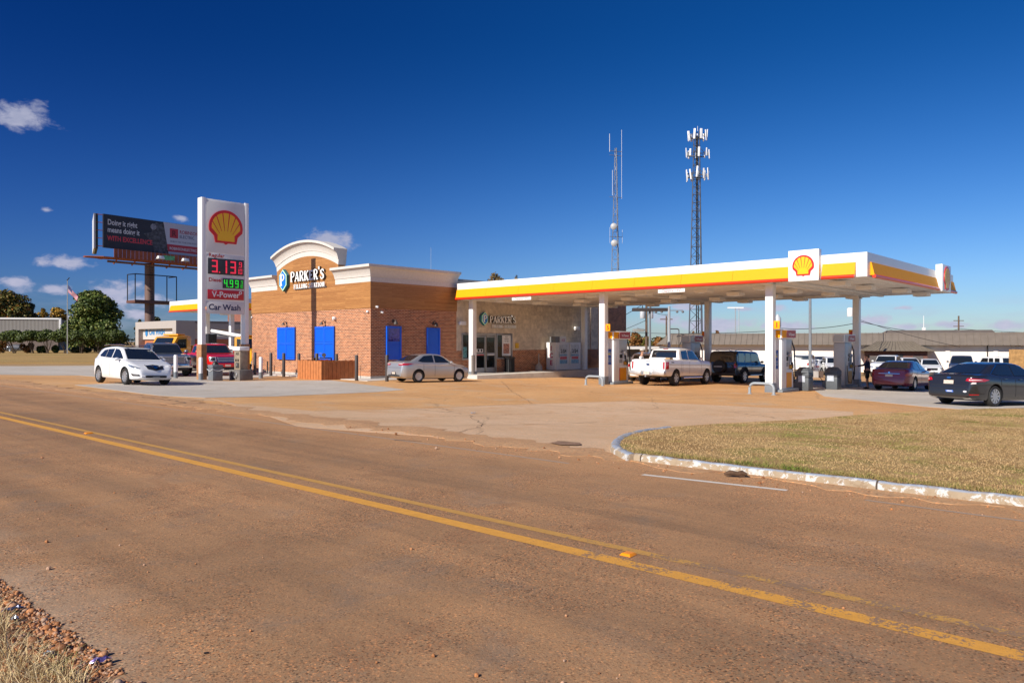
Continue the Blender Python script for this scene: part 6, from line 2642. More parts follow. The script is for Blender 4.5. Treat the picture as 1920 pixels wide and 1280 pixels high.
for (tx, x_, y_, z_, sz, mt, bo, xs_) in (('Doing it right', .5, -.015, Bz1 - 1.30, .98, BTX, .02, .72), ('means doing it', .5, -.015, Bz1 - 2.25, .98, BTX, .02, .72),
                                         ('WITH EXCELLENCE', .48, -.015, Bz1 - 3.30, .86, BRT, .03, .78),
                                         ('ROBINSON', ws_ + 1.95, -.024, Bz1 - 1.33, .66, P('advert lettering brown red', (.30, .03, .05), .5), .02, .85),
                                         ('ELECTRIC', ws_ + 1.95, -.024, Bz1 - 1.95, .60, NAVY, .01, .85), ('WHEN IT HAS TO BE DONE RIGHT', ws_ + .6, -.024, Bz1 - 2.62, .28, NAVY, .005, .9),
                                         ('ROBINSONELECTRIC.BIZ', ws_ + .5, -.034, Bz0 + .64, .52, BTX, .015, .82)):
    m = MB()
    put_text(m, tx, (x_, y_, z_), (1, 0, 0), (0, 0, 1), sz, mt, align='LEFT', bold=bo, xs=xs_)
    m.build('lettering', None, ad)
m = MB()     # second face at an angle behind, seen on edge
m.prism([(0, 0), (.28, 0), (.28, .01), (0, .01)], (0, 0, 0), (1, 0, 0), (0, 1, 0), .01, WHITE)
m = MB()
for (o_, w_, mt_) in ((-.95, .22, BTX), (-.72, .3, P('panel back', (.03, .05, .04), .7))):
    m.prism([(o_, .5), (o_ + w_, .5), (o_ + w_ + 3.1, 7.5), (o_ + 3.1, 7.5)], (0, 0, Bz0 - .1), (1, 0, 0), (0, 1, 0), Bz1 - Bz0 + .1, mt_)
m.build('rear_panel', None, t)
m = MB()
for k in range(5):
    z = Bz0 + .2 + k * (Bz1 - Bz0 - .3) / 4
    m.tube([(-.8, .6, z), (0.1, .3, z)], .05, RUST, n=5)
for k in range(24):                                  # ribbed catwalk skirt
    x = .9 + k * (BW - 2.2) / 24
    m.box(x, x + (BW - 2.2) / 24 - .05, -.9, -.84, Bz0 - 1.25, Bz0 - .12, RUST)
m.box(.9, BW - 1.3, -.84, 1.4, Bz0 - 1.3, Bz0 - 1.18, RUST)
m.box(-1.9, 1.2, .6, 1.2, Bz0 - 1.35, Bz0 - 1.2, RUST)
m.add([(-2.1, .6, Bz0 - 1.2), (-.4, -.9, Bz0 - 1.2), (.9, -.9, Bz0 - 1.2), (.9, 2.5, Bz0 - 1.2), (-2.1, .6, Bz0 - 1.28), (-.4, -.9, Bz0 - 1.28), (.9, -.9, Bz0 - 1.28), (.9, 2.5, Bz0 - 1.28)],
      [(0, 1, 2, 3), (7, 6, 5, 4), (0, 4, 5, 1), (1, 5, 6, 2), (2, 6, 7, 3), (3, 7, 4, 0)], RUST)
for k in range(6):
    x = 1.5 + k * 2.4
    m.tube([(x, -.7, Bz0 - 1.3), (x + .8, 2.0, Bz0 - 1.75), (x + 1.4, 3.4, Bz0 - 1.3)], .09, RUST, n=5)
m.tube([(1, 1.0, Bz0 - 1.6), (BW, 1.0, Bz0 - 1.6)], .16, POLEB, n=6)
m.tube([(BW - 1.3, -.85, Bz0 - 1.2), (BW + 1, -.85, Bz0 - 1.2)], .04, BLACK, n=5)
m.build('catwalk', None, t)
for x in (6.2, 9.7, 12.4):
    m = MB()
    m.tube([(x, -.9, Bz0 - 1.0), (x, -2.3, Bz0 - .9)], .04, GREYM, n=5)
    m.box(x - .45, x + .45, -2.7, -2.1, Bz0 - 1.05, Bz0 - .65, WHITE, taper=.1)
    m.build('floodlight', None, t, bevel=.05)
m = MB()
m.box(7.4, 9.0, -.93, -.905, Bz0 - .95, Bz0 - .35, P('green name plate', (.10, .38, .16), .5, var=.3, scale=3))
m.build('name_plate', None, t)
# pole
pp = 2.0
m = MB()
m.tube([(7.1, pp, -1), (7.1, pp, Bz0 - 1.3)], .62, POLEB, n=20)
m.build('pole', None, t, smooth=True)
m = MB()
zc = 10.2
for (a, b) in (((4.6, pp - 1, zc - 2.6), (10.4, pp - 1, zc - 2.6)), ((4.6, pp - 1, zc + .9), (10.4, pp - 1, zc + .9)), ((4.6, pp - 1, zc - 2.6), (4.6, pp - 1, zc + .9)),
               ((10.4, pp - 1, zc - 2.6), (10.4, pp - 1, zc + .9)), ((9.0, pp - 1, zc - 2.6), (9.0, pp - 1, zc + .9)), ((4.6, pp + 1, zc - 2.6), (4.6, pp + 1, zc + .9)),
               ((4.6, pp - 1, zc + .9), (4.6, pp + 1, zc + .9)), ((10.4, pp - 1, zc + .9), (10.4, pp + 1, zc + .9))):
    m.tube([a, b], .07, BLACK, n=5)
m.box(4.5, 10.5, pp - 1.1, pp + 1.1, zc - 2.95, zc - 2.6, P('cradle brown', (.12, .05, .035), .6))
m.build('service_platform', None, t)
m = MB()
m.tube([(6.75, pp - .75, 5.8), (6.75, pp - .75, 12.5)], .03, BLACK, n=5)
m.tube([(7.15, pp - .78, 5.8), (7.15, pp - .78, 12.5)], .03, BLACK, n=5)
for k in range(18):
    m.tube([(6.75, pp - .76, 6 + k * .36), (7.15, pp - .76, 6 + k * .36)], .02, BLACK, n=4)
m.build('ladder', None, t)

# ------------------------------------------------------------------ car wash building
ZC = 86.0
cw = Vector(((335 - 960) / F * ZC, ZC))
ORB = brick_mat('orange brick', (.50, .17, .075), (.44, .14, .06), (.42, .20, .11), bw=.4, rh=.12, ms=.01, var=.15, bump=.1)
WLG = P('warm grey render', (.40, .36, .33), .85, var=.04)
WLP = P('pale render', (.52, .48, .45), .85, var=.04)
t = thing('car_wash', 'low grey car wash building with orange brick bay beyond the pickups', 'building', (cw.x, cw.y, 0), SROT)
WT = 4.55
CL = 12.2
m = MB()
m.box(-CL, -CL + 1.0, -.3, 1.0, -.5, WT - .9, WLG)
m.box(-1.0, 0, -.3, 1.0, -.5, WT - .9, WLG)
m.box(-CL, 0, -.3, 1.0, WT - .9, WT, WLG)
m.box(-CL, 0, 1.0, 24, WT - .3, WT - .05, WLG)
m.box(-CL + 1.0, -1.0, .25, .9, 2.35, WT - .9, WLP)
m.build('portal_wall', None, t)
m = MB()
m.box(-CL + 1.0, -7.5, .5, .9, -.5, 2.35, ORB)
m.box(-6.2, -1.0, .5, .9, -.5, 2.0, ORB)
m.box(-7.5, -1.0, .5, .9, 2.0, 2.35, ORB)
m.build('brick_wall', None, t)
m = MB()
m.box(-7.5, -6.2, 1.2, 1.3, -.5, 2.0, P('bay shade', (.12, .06, .05), .8))  # dark panel painted as the shade inside the opening
m.build('door', None, t)
m = MB()
m.box(-.6, -.001, 1.0, 1.9, -.5, WT - .002, WLG)
m.box(-.6, 0, 1.9, 24, WT - 1.0, WT - .002, WLG)
m.box(-.6, -.25, 1.9, 24, 2.4, WT - 1.0, WLP)
m.box(-.6, -.2, 1.9, 24, -.8, 2.4, ORB)
m.build('side_wall', None, t)
CWB = P('sign blue', (.03, .22, .50), .4, var=.03)
m = MB()
put_text(m, 'CAR WASH', (-6.9, .235, 2.95), (1, 0, 0), (0, 0, 1), .92, CWB, bold=.04)
m.prism([(-10.0 + a, 3.2 + b) for a, b in ((0, -.5), (.36, -.25), (.36, .25), (0, .5), (-.36, .25), (-.36, -.25))], (0, .24, 0), (1, 0, 0), (0, 0, 1), .04, CWB)
m.build('lettering', None, t)
m = MB()
put_text(m, 'CAR WASH', (-.235, 15.5, 2.75), (0, 1, 0), (0, 0, 1), 1.05, P('sign blue shaded', (.02, .16, .42), .4), bold=.04)  # darker copy of the sign blue, shade painted in for this wall
m.prism([(9.8 + a, 3.15 + b) for a, b in ((0, -.72), (.5, -.36), (.5, .36), (0, .72), (-.5, .36), (-.5, -.36))], (-.24, 0, 0), (0, 1, 0), (0, 0, 1), .06, P('sign blue shaded', (.02, .16, .42), .4))
put_text(m, 'P', (-.179, 9.8, 2.8), (0, 1, 0), (0, 0, 1), .95, WHITE, bold=.03)
m.build('lettering', None, t)
m = MB()
m.box(-4.2, -.8, 8.0, 15.0, WT - .3, WT + 1.15, brick_mat('brown red brick', (.27, .085, .055), (.22, .07, .045), (.25, .12, .08), bw=.3, rh=.1, ms=.01, var=.15, bump=.1))
m.build('brick_tower', None, t)

# ------------------------------------------------------------------ long white building at right
wa = Vector(((1246 - 960) / F * 90, 90.0))
wb_ = Vector(((1920 - 960) / F * 74, 74.0))
wd = (wb_ - wa)
wl = wd.length
wd.normalize()
t = thing('long_building', 'long low white building with a ribbed brown mansard roof', 'building', (wa.x, wa.y, 0), math.atan2(wd.y, wd.x))
STW = P('white stucco', (.80, .73, .66), .9, var=.03, scale=.5)
MAN = P('brown ribbed metal', (.155, .125, .10), .5, var=.08, scale=1.5)
LL = wl + 34
m = MB()
m.box(0, LL, 0, 16, -1.6, 1.75)
m.build('wall', STW, t)
for x in (7.5, 13.5, 19.2, 27.4, 29.6, 33.8, 38.6, 45.5, 52):
    m = MB()
    m.box(x, x + .42, -.10, -.001, -1.6, 1.72, STW)
    m.build('pilaster', None, t)
for x in (13.0, 24.7, 33.3, 38.1, 44.6):
    m = MB()
    m.tube([(x, -.08, -1.5), (x, -.08, 1.7)], .055, BROWNP, n=6)
    m.build('downpipe', None, t)
m = MB()
for a, b in ((0, LL),):
    m.add([(a - .8, -1.0, 1.72), (b, -1.0, 1.72), (b, -.25, 2.75), (a + .3, -.25, 2.75), (b, 0, 3.02), (a + .6, 0, 3.02), (a - .8, -.0, 1.72), (b, 0, 1.72), (a + .6, 14, 3.02), (b, 14, 3.02), (a - .8, 15, 1.72), (b, 15, 1.72)],
          [(0, 1, 2, 3), (3, 2, 4, 5), (0, 6, 7, 1), (5, 4, 9, 8), (0, 3, 5, 8, 10, 6)], MAN)
x = .4
while x < LL:
    m.add([(x, -1.0, 1.72), (x + .05, -1.0, 1.72), (x + .05, -.25, 2.75), (x, -.25, 2.75), (x, -1.05, 1.75), (x + .05, -1.05, 1.75), (x + .05, -.30, 2.79), (x, -.30, 2.79), (x, 0, 3.06), (x + .05, 0, 3.06)],
          [(4, 5, 6, 7), (0, 4, 7, 3), (1, 2, 6, 5), (7, 6, 9, 8)], MAN)
    x += .62
m.build('mansard_roof', None, t)
m = MB()
m.add([(23.6, 1.5, 3.0), (34.2, 1.5, 3.0), (34.0, 2.4, 3.32), (24.2, 2.4, 3.32), (34.0, 7, 3.32), (24.2, 7, 3.32), (34.2, 7, 3.0), (23.6, 7, 3.0)], [(0, 1, 2, 3), (3, 2, 4, 5), (1, 6, 4, 2), (0, 3, 5, 7)], MAN)
m.build('roof_plant_screen', None, t)
# entrance porch
porch = thing('entrance_porch', 'small brick entrance porch with a flared brown hip roof', 'porch', (0, 0, 0))
po_x = 24.0
pw_ = t.matrix_basis
porch.location = (wa.x + wd.x * (po_x - 2.0), wa.y + wd.y * (po_x - 2.0), 0)
porch.rotation_euler = t.rotation_euler
m = MB()
m.box(0, 5.8, -3.0, -.02, -1.6, 1.15)
m.build('brick_wall', brick_mat('dark brick', (.17, .07, .05), (.13, .05, .04), (.18, .11, .09), bw=.2, rh=.08, ms=.01, var=.2, bump=.1), porch)
m = MB()
m.box(2.6, 3.6, -3.06, -3.001, -1.4, .75, BLACK)
m.build('door', None, porch)
for a in (.2, 4.2):
    m = MB()
    m.box(a + .3, a + 1.2, -3.05, -3.001, -.4, .6, P('porch window', (.10, .09, .085), .3))
    m.build('window', None, porch)
m = MB()
lv = [(-.75, -3.75, 1.12), (0.0, -3.1, 1.38), (.75, -2.2, 1.75), (1.25, -1.2, 2.12)]
vs = []
for (ex, ey, z) in lv:
    vs += [(ex, ey, z), (5.8 - ex, ey, z), (5.8 - ex, -.02, z), (ex, -.02, z)]
fs = [(3, 2, 1, 0)]
for i in range(3):
    for j in (0, 1, 3):
        a = i * 4 + j
        b = i * 4 + (j + 1) % 4
        fs.append((a, b, b + 4, a + 4))
fs.append((12, 13, 14, 15))
m.add(vs, fs, P('tan ribbed metal', (.20, .165, .12), .5, var=.1, scale=3))
for k in range(17):
    fx_ = k / 16
    pts = [(ex + (5.8 - 2 * ex) * fx_, ey - .01, z + .02) for ex, ey, z in lv]
    m.tube(pts, .025, MAN, n=4)
m.build('hip_roof', None, porch)

# wooden fence at the right edge
fx0 = ((1892 - 960) / F * 68, 64)
t = thing('wood_fence', 'tall tan wooden board fence at the right edge', 'fence', (fx0[0], fx0[1] + 4, 0), -.12)
x = 0
rnd = random.Random(11)
m = MB()
while x < 12:
    h = 1.32 + rnd.uniform(-.02, .02)
    m.box(x, x + .135, 0, .03, -1.5, h + .05)
    x += .14
m.build('board', P('tan fence wood', (.42, .235, .085), .8, var=.25, scale=3), t)
m = MB()
m.box(0, 12, .031, .08, .6, .7, None)
m.box(0, 12, .031, .08, -.8, -.7, None)
m.build('rail', P('tan fence wood', (.42, .235, .085), .8), t)

# distant grey shed behind the first pump, at the left end of the white building
sx = GP(1187, 690)
t = thing('far_shed', 'dark low building with pale roof edge behind the first pump', 'building', (12.2, 92, 0), -.1)
m = MB()
m.box(0, 9, 0, 6, -1.5, 1.15, P('shed wall', (.10, .09, .08), .8))
m.build('wall', None, t)
m = MB()
m.box(-.5, 9.5, -1.2, 6.4, 1.15, 1.45, P('shed roof', (.55, .53, .5), .7))
m.build('roof', None, t)
m = MB()
m.box(4.5, 6.5, -.05, 0, -.1, .9, P('shed window', (.2, .22, .24), .2))
m.build('window', None, t)

# grey metal building behind the hedge at far left
ZL = 155.0
bx0 = (-170 - 960) / F * ZL
bx1 = (112 - 960) / F * (ZL + 8)
t = thing('metal_building', 'long grey ribbed metal building with white trim behind the hedge', 'building', (bx1, ZL + 8, 0), math.atan2(8, bx1 - bx0) + math.pi)
LM = math.hypot(8, bx1 - bx0)
def rib_mat():
    m_, t_, b_ = principled('grey ribbed siding')
    tc = t_.new('ShaderNodeTexCoord')
    s_ = t_.new('ShaderNodeSeparateXYZ')
    t_.l.new(tc.outputs['Object'], s_.inputs[0])
    w_ = t_.math('SINE', t_.math('MULTIPLY', s_.outputs[0], 9))
    c_ = t_.mix(t_.ramp(w_, -1, 1), (.185, .17, .155), (.235, .22, .20))
    c_ = t_.mix(1.0, c_, t_.mix(t_.noise(t_.scaled(tc.outputs['Object'], (1, 1, .1)), .6, 4), (.85, .85, .85), (1.12, 1.12, 1.12)), 'MULTIPLY')
    t_.l.new(c_, b_.inputs['Base Color'])
    b_.inputs['Roughness'].default_value = .6
    return m_


m = MB()
m.box(0, LM, 0, 0.4, 3.3, 6.9, rib_mat())
m.box(0, LM, -20, -.01, -.5, 6.9, P('grey side wall', (.13, .13, .125), .7))
m.build('wall', None, t)
m = MB()
m.box(-.1, LM, -.0, .6, 6.9, 7.25, WHITE)
m.box(-.35, -.001, -.2, .6, 3.3, 7.25, WHITE)
m.box(-.1, LM, .4, 1.3, 3.05, 3.3, WHITE)
m.build('trim', None, t)
m = MB()
m.box(0, LM, 1.0, 1.3, -.5, 3.04, P('shopfront shade', (.16, .12, .10), .7, var=.3, scale=.6))
m.build('shopfront', None, t)

# ------------------------------------------------------------------ bollards
def bollard(px, py, hpx, kind, label, group):
    x, y = GP(px, py)
    t = thing('bollard', label, 'bollard', (x, y, gz(x, y)), 0, group)
    h = hpx * y / F
    m = MB()
    if kind == 'dark':
        m.lathe([(.092, -.05), (.092, h - .05), (.075, h - .01), (.001, h)], mat=BROWNP, n=14)
        m.build('post', None, t, smooth=True)
    else:
        m.lathe([(.105, .36), (.105, h - .06), (.08, h - .01), (.001, h)], mat=WHITE, n=14)
        m.build('sleeve', None, t, smooth=True)
        m = MB()
        m.lathe([(.115, -.05), (.115, .36), (.10, .365)], mat=GRB, n=14)
        m.build('base', None, t, smooth=True)
    return t


for (px, py, h, lab) in ((478, 703, 43, 'dark bollard at the left corner of the store front'),
                         (508, 704.5, 43.5, 'dark bollard second from the left before the front brick wall'),
                         (532, 706, 44.5, 'dark bollard in front of the left blue shutter'),
                         (560.5, 707, 45, 'dark bollard just behind the left end of the wood screen'),
                         (594, 709, 47, 'dark bollard rising behind the corner of the wood screen'),
                         (631, 711, 48, 'dark bollard behind the right part of the wood screen'),
                         (668.5, 713.5, 48.5, 'dark bollard right of the wood screen, near the store corner'),
                         (725.5, 715, 50, 'dark bollard behind the rear bumper of the silver sedan')):
    bollard(px, py, h, 'dark', lab, 'dark bollards round the store')
for (px, py, h, lab) in ((329.5, 709, 44, 'white bollard with grey foot right of the white crossover'),
                         (376.5, 712.5, 43, 'white bollard with grey foot at the near post of the price sign'),
                         (489, 709.3, 40.5, 'white bollard with grey foot before the left end of the brick wall')):
    bollard(px, py, h, 'white', lab, 'white bollards by the price sign')
# short pipe standing against the store
x, y = GP(501.5, 701)
m = MB()
m.tube([(x, y, -.05), (x, y, .82)], .05, BROWNP, n=8)
m.tube([(x - .5, y - .1, .02), (x - .12, y, .26)], .05, BROWNP, n=8)
tag(m.build('standpipe', None, smooth=True), 'short dark pipe standing between the first two dark bollards', 'pipe')
# bent handrail by the doors
x, y = GP(887, 709)
t = thing('door_guard', 'grey steel post guard with a low rail in front of the doors', 'guard rail', (x, y, gz(x, y)), SROT + math.pi / 2)
m = MB()
m.tube([(0, 0, -.05), (0, 0, 1.42)], .11, P('bronze grey paint', (.16, .135, .115), .5), n=12)
m.build('post', None, t, smooth=True)
m = MB()
m.tube([(0, 0, .10), (.3, 0, .05), (3.2, 0, .05)], .07, P('bronze grey paint', (.16, .135, .115), .5), n=8)
m.build('rail', None, t, smooth=True)

# ------------------------------------------------------------------ wood screen enclosure
x, y = GP(602.6, 712.8)
t = thing('wood_screen', 'low orange-brown slatted wood enclosure before the front wall', 'enclosure', (x, y, gz(x, y)), SROT)
SW = P('stained cedar', (.46, .165, .052), .65, var=.14, scale=4)
HS = 1.03
for side, (n, L) in (('front', (18, 2.42)), ('side', (16, 2.1)), ('left', (16, 2.1))):
    m = MB()
    for k in range(n):
        a = L * k / n
        b = L * (k + 1) / n - .012
        hh = HS + .012 * ((k * 7) % 3)
        if side == 'front':
            m.box(-b, -a, .0 + .012 * (k % 2), .03 + .012 * (k % 2), .01, hh, SW)
        elif side == 'side':
            m.box(-.03 + .012 * (k % 2), .0 + .012 * (k % 2), a + .05, b + .05, .01, hh, SW)
        else:
            m.box(-L - .35, -L - .32, a + .05, b + .05, .01, hh, SW)
    if side == 'front':
        m.box(-L, -.04, .045, .09, .75, .84, SW)
        m.box(-L, -.04, .045, .09, .15, .24, SW)
    m.build('slat_panel', None, t)
# pipework standing inside it
p = Vector((x, y)) + UV[0] * -1.9 + UV[1] * 1.3
m = MB()
m.tube([(p.x - .45, p.y, 0), (p.x - .45, p.y, 1.15), (p.x + .45, p.y + .2, 1.15), (p.x + .45, p.y + .2, 0)], .05, BROWNP, n=8)
m.lathe([(.11, -.05), (.11, .05)], c=(p.x + .1, p.y - .1, 1.33), mat=BROWNP, n=12, axis='y')
m.tube([(p.x + .1, p.y, 1.15), (p.x + .1, p.y - .05, 1.35)], .03, GREYM, n=6)
m.tube([(p.x - .2, p.y, 1.15), (p.x - .2, p.y, 1.42), (p.x - .05, p.y, 1.42)], .02, GREYM, n=6)
tag(m.build('backflow_valve', None, smooth=True), 'dark pipe valve assembly rising behind the wood screen', 'valve')

# ------------------------------------------------------------------ bin and air machine under the price sign
x, y = GP(404, 713.5)
t = thing('waste_bin', 'square grey waste bin with black domed lid between the sign posts', 'waste bin', (x, y, gz(x, y)), SROT)
gb = P('light bin grey', (.15, .165, .18), .5, var=.08)
m = MB()
m.box(-.27, .27, -.27, .27, 0, .68, gb)
m.box(-.29, .29, -.29, .29, .69, .84, gb)
m.build('body', None, t, bevel=.02)
m = MB()
m.lathe([(.17, 0), (.13, .12), (.04, .18), (.001, .18)], c=(0, 0, .84), mat=BLACK, n=12)
m.build('lid', None, t, smooth=True)
m = MB()
for k in range(4):
    a, b = [(-.31, -.31), (.31, -.31), (.31, .31), (-.31, .31)][k], [(.31, -.31), (.31, .31), (-.31, .31), (-.31, -.31)][k]
    pts = [(a[0] + (b[0] - a[0]) * i / 6, a[1] + (b[1] - a[1]) * i / 6, .62 - .10 * math.sin(math.pi * i / 6)) for i in range(7)]
    m.tube(pts, .012, WHITE, n=5)
m.build('bag_edge', None, t)

x, y = GP(440, 713)
t = thing('air_machine', 'tan coin air machine with white top on a concrete block', 'air machine', (x, y, gz(x, y)), SROT + math.pi / 2 * .0)
TAN = P('air machine tan', (.30, .235, .165), .5, var=.15, scale=6)
m = MB()
m.box(-.62, .55, 0, .75, 0, .56)
m.build('block', P('dark cast concrete', (.16, .15, .14), .9, var=.2, scale=3), t, bevel=.02)
m = MB()
m.box(-.36, .30, .15, .60, .56, 1.58, TAN)
m.build('cabinet', None, t, bevel=.02)
m = MB()
m.box(-.42, .36, .08, .66, 1.58, 1.80, WHITE)
m.build('top', None, t, bevel=.04)
m = MB()
put_text(m, 'AIR', (0.0, .148, 1.34), (1, 0, 0), (0, 0, 1), .24, BLACK, bold=.02)
m.box(-.22, -.08, .14, .149, 1.0, 1.14, BLACK)
m.box(.02, .16, .14, .149, 1.0, 1.14, BLACK)
m.box(-.16, .20, .138, .1485, .66, .94, P('air panel dark', (.05, .045, .04), .5, var=.5, scale=30))
m.box(-.1, .0, .134, .1375, .76, .9, GREYM)
m.build('control_panel', None, t)
m = MB()
ringp = [(.15 + .15 * math.cos(R(a)), -.03, .28 + .15 * math.sin(R(a))) for a in range(0, 380, 24)]
m.tube(ringp, .02, GREYM, n=6)
m.tube([(-.3, -.03, .5), (-.34, -.05, .25), (-.1, -.05, .08), (.05, -.04, .14)], .016, BLACK, n=6)
m.build('hose', None, t, smooth=True)

# ------------------------------------------------------------------ along the entrance wall
def onwall(u, px):
    v = yv(px)
    return S(u, v), v


(p, v) = onwall(.55, 944)
t = thing('waste_bin', 'black slatted waste bin beside the entrance doors', 'waste bin', (*p, .09), SROT)
m = MB()
m.lathe([(.28, 0), (.30, .9)], mat=P('bin black', (.018, .018, .02), .5), n=14)
for k in range(14):
    a = 2 * math.pi * k / 14
    m.box(.30 * math.cos(a) - .025, .30 * math.cos(a) + .025, .30 * math.sin(a) - .025, .30 * math.sin(a) + .025, .02, .9, BLACK)
m.build('body', None, t)
m = MB()
m.lathe([(.38, 0), (.40, .06), (.30, .10), (.001, .10)], c=(0, 0, .9), mat=BLACK, n=14)
m.build('lid', None, t)
(p, v) = onwall(.5, 1000)
t = thing('ash_post', 'pale grey bottle-shaped ash post against the brick dado', 'ash post', (*p, .09), 0)
m = MB()
m.lathe([(.24, 0), (.24, .30), (.18, .42), (.06, .52), (.035, .60), (.03, 1.18), (.001, 1.2)], mat=P('ash post grey', (.34, .31, .28), .6), n=16)
m.build('body', None, t, smooth=True)

# ice merchandiser: side letters ICE, two doors with posters
va, vb = yv(1026), yv(1092)
vA = yv(1041)
vA = ve(1042, .98)
p = S(.12, vA)
LI = ve(1089, .98) - vA
t = thing('ice_merchandiser', 'white ice merchandiser with two poster doors at the grey stone wall', 'ice box', (p[0], p[1], .09), SROT)
IW = P('ice box white', (.66, .66, .66), .4, var=.02)
m = MB()
m.box(.0, .86, .0, LI, .02, 1.95, IW)
m.build('cabinet', None, t, bevel=.03)
m = MB()
for k, c_ in enumerate('ICE'):
    put_text(m, c_, (.45, -.0015, 1.38 - k * .50), (1, 0, 0), (0, 0, 1), .46, P('ice lettering', (.42, .02, .10), .5), bold=.035)
m.build('lettering', None, t)
PW_ = P('poster pale', (.50, .53, .56), .4, var=.15, scale=6)
PBL = P('poster blue', (.16, .33, .48), .4, var=.3, scale=8)
PRD_ = P('poster red', (.55, .07, .09), .4, var=.3, scale=12)
for k in range(2):
    y0 = LI * (.12 + .46 * k)
    y1 = y0 + LI * .32
    m = MB()
    m.box(.861, .90, y0 - .12, y1 + .08, .35, 1.85, IW)
    d_ = m.build('door', None, t, bevel=.01)
    m = MB()
    m.box(.901, .906, y0, y1, .45, 1.78, PW_)
    m.box(.9065, .909, y0 + .04, y1 - .04, .46, .72, PBL)
    m.box(.9065, .909, y0 + .04, y1 - .04, 1.0, 1.10, PBL)
    m.box(.9065, .909, y0 + .08, y1 - .08, .76, .95, PRD_)
    put_text(m, '2/$4', (.9092, (y0 + y1) / 2, 1.22), (0, 1, 0), (0, 0, 1), .36, BLACK, bold=.02)
    m.build('poster', None, d_)
    m = MB()
    m.tube([(.94, y0 - .06, .9), (.94, y0 - .06, 1.3)], .02, GREYM, n=6)
    m.build('handle', None, d_)
m = MB()
m.box(.2, .7, LI * .05, LI * .25, 1.951, 2.35, P('condenser grey', (.18, .18, .18), .5, var=.3, scale=20))
m.box(.7, .75, LI * .22, LI * .46, 1.951, 2.38, IW)
put_text(m, 'ICE', (.7515, LI * .34, 2.02), (0, 1, 0), (0, 0, 1), .24, P('ice lettering', (.42, .02, .10), .5), bold=.02)
m.build('top_unit', None, t)

# covered stack and pale sack by the brick wing
p = S(1.2, yv(1112))
t = thing('covered_grill', 'black covered stack against the brick wing', 'covered stack', (p[0], p[1], .09), .3)
m = MB()
m.lathe([(.5, 0), (.52, .4), (.42, .9), (.34, 1.25), (.15, 1.38), (.001, 1.4)], mat=P('black tarp', (.012, .012, .014), .6, var=.4, scale=6), n=10)
m.build('cover', None, t)
p = S(1.6, yv(1122))
t = thing('propane_cage', 'pale grey wrapped bundle beside the black covered stack', 'bundle', (p[0], p[1], .09), .5)
m = MB()
m.box(-.3, .6, -.3, .5, 0, 1.3, P('wrapped grey', (.20, .21, .24), .5, var=.4, scale=4), taper=.08)
m.build('bundle', None, t, bevel=.1)
t.name = 'wrapped_bundle'

# ------------------------------------------------------------------ poles, masts, wires
def pole(name, label, cat, px, base_py, top_py, Z, r0, r1, mat, group=None, parts=None):
    X = (px - 960) / F * Z
    zt2 = EYE + (640 - top_py) * Z / F
    g = gz(X, Z)
    t = thing(name, label, cat, (X, Z, g), 0, group)
    m = MB()
    m.tube([(0, 0, -.2), (0, 0, zt2 - g)], r0, mat, n=10, r2=r1)
    m.build('pole', None, t, smooth=True)
    return t, zt2 - g


WD = P('weathered pole wood', (.13, .085, .06), .9, var=.2)
STL = P('lamp pole grey', (.20, .22, .24), .5, var=.06)
PG = 'utility poles behind the canopy'
t, h = pole('utility_pole', 'wooden utility pole with white transformers just right of the first pump', 'utility pole', 1212, 0, 560, 75, .15, .11, WD, PG)
for (dx, dz) in ((-.42, -1.4), (.42, -1.4)):
    m = MB()
    m.lathe([(.24, 0), (.26, .05), (.26, .85), (.2, .95), (.06, 1.0)], c=(dx, -.1, h + dz - .6), mat=P('transformer grey', (.5, .52, .54), .4), n=12)
    m.tube([(dx, -.1, h + dz + .35), (dx, -.1, h + dz + .7)], .05, BLACK, n=6)
    m.build('transformer', None, t, smooth=True)
m = MB()
m.box(-.9, .9, -.16, -.06, h - .35, h - .22, WD)
m.build('crossarm', None, t)
m = MB()
m.tube([(0, 0, h - 3.2), (-1.0, -.4, h - 3.0)], .05, GREYM, n=6)
m.box(-1.5, -.3, -.65, -.3, h - 3.35, h - 3.05, P('lamp head', (.25, .25, .22), .5), taper=.06)
m.build('lamp_head', None, t, bevel=.03)
t, h = pole('lamp_post', 'dark grey lamp post with flat head right of the transformer pole', 'lamp post', 1218.5, 0, 560, 68, .12, .09, STL, 'car park lamp posts')
m = MB()
m.box(-1.6, 1.6, -.35, .35, h - 1.15, h - .85, BROWNP)
m.build('lamp_head', None, t, bevel=.03)
t, h = pole('lamp_post', 'pale steel mast with small floodlights above the white pickup', 'lamp post', 1254.5, 0, 574, 72, .17, .12, P('pale mast', (.36, .38, .40), .5), 'car park lamp posts')
m = MB()
m.box(-1.35, 1.35, -.05, .05, h - .45, h - .37, GREYM)
for dx in (-1.3, -.75, .75, 1.3):
    m.ball((dx, -.15, h - .55), .14, .16, .12, P('flood housing', (.15, .15, .16), .5), n=8)
m.build('floodlight_bar', None, t, smooth=True)
t, h = pole('lamp_post', 'slim grey lamp post on a concrete block behind the pumps', 'lamp post', 1519, 0, 540, 62, .13, .10, STL, 'car park lamp posts')
m = MB()
m.box(-.55, .55, -.4, .4, -.2, .55)
m.build('footing', CONC, t, bevel=.03)
m = MB()
m.box(.551, 1.0, -.3, .3, -.2, .55)
m.build('barrier_block', P('brown block', (.12, .08, .06), .8), t)
t, h = pole('lamp_post', 'thin distant lamp mast with a double head over the white building', 'lamp post', 1379, 0, 578, 150, .12, .09, GALV, 'car park lamp posts')
m = MB()
m.box(-1.6, 1.6, -.2, .2, h, h + .25, WHITE)
m.tube([(.7, 0, h), (.7, 0, 0)], .07, GALV, n=6)
m.build('lamp_head', None, t)
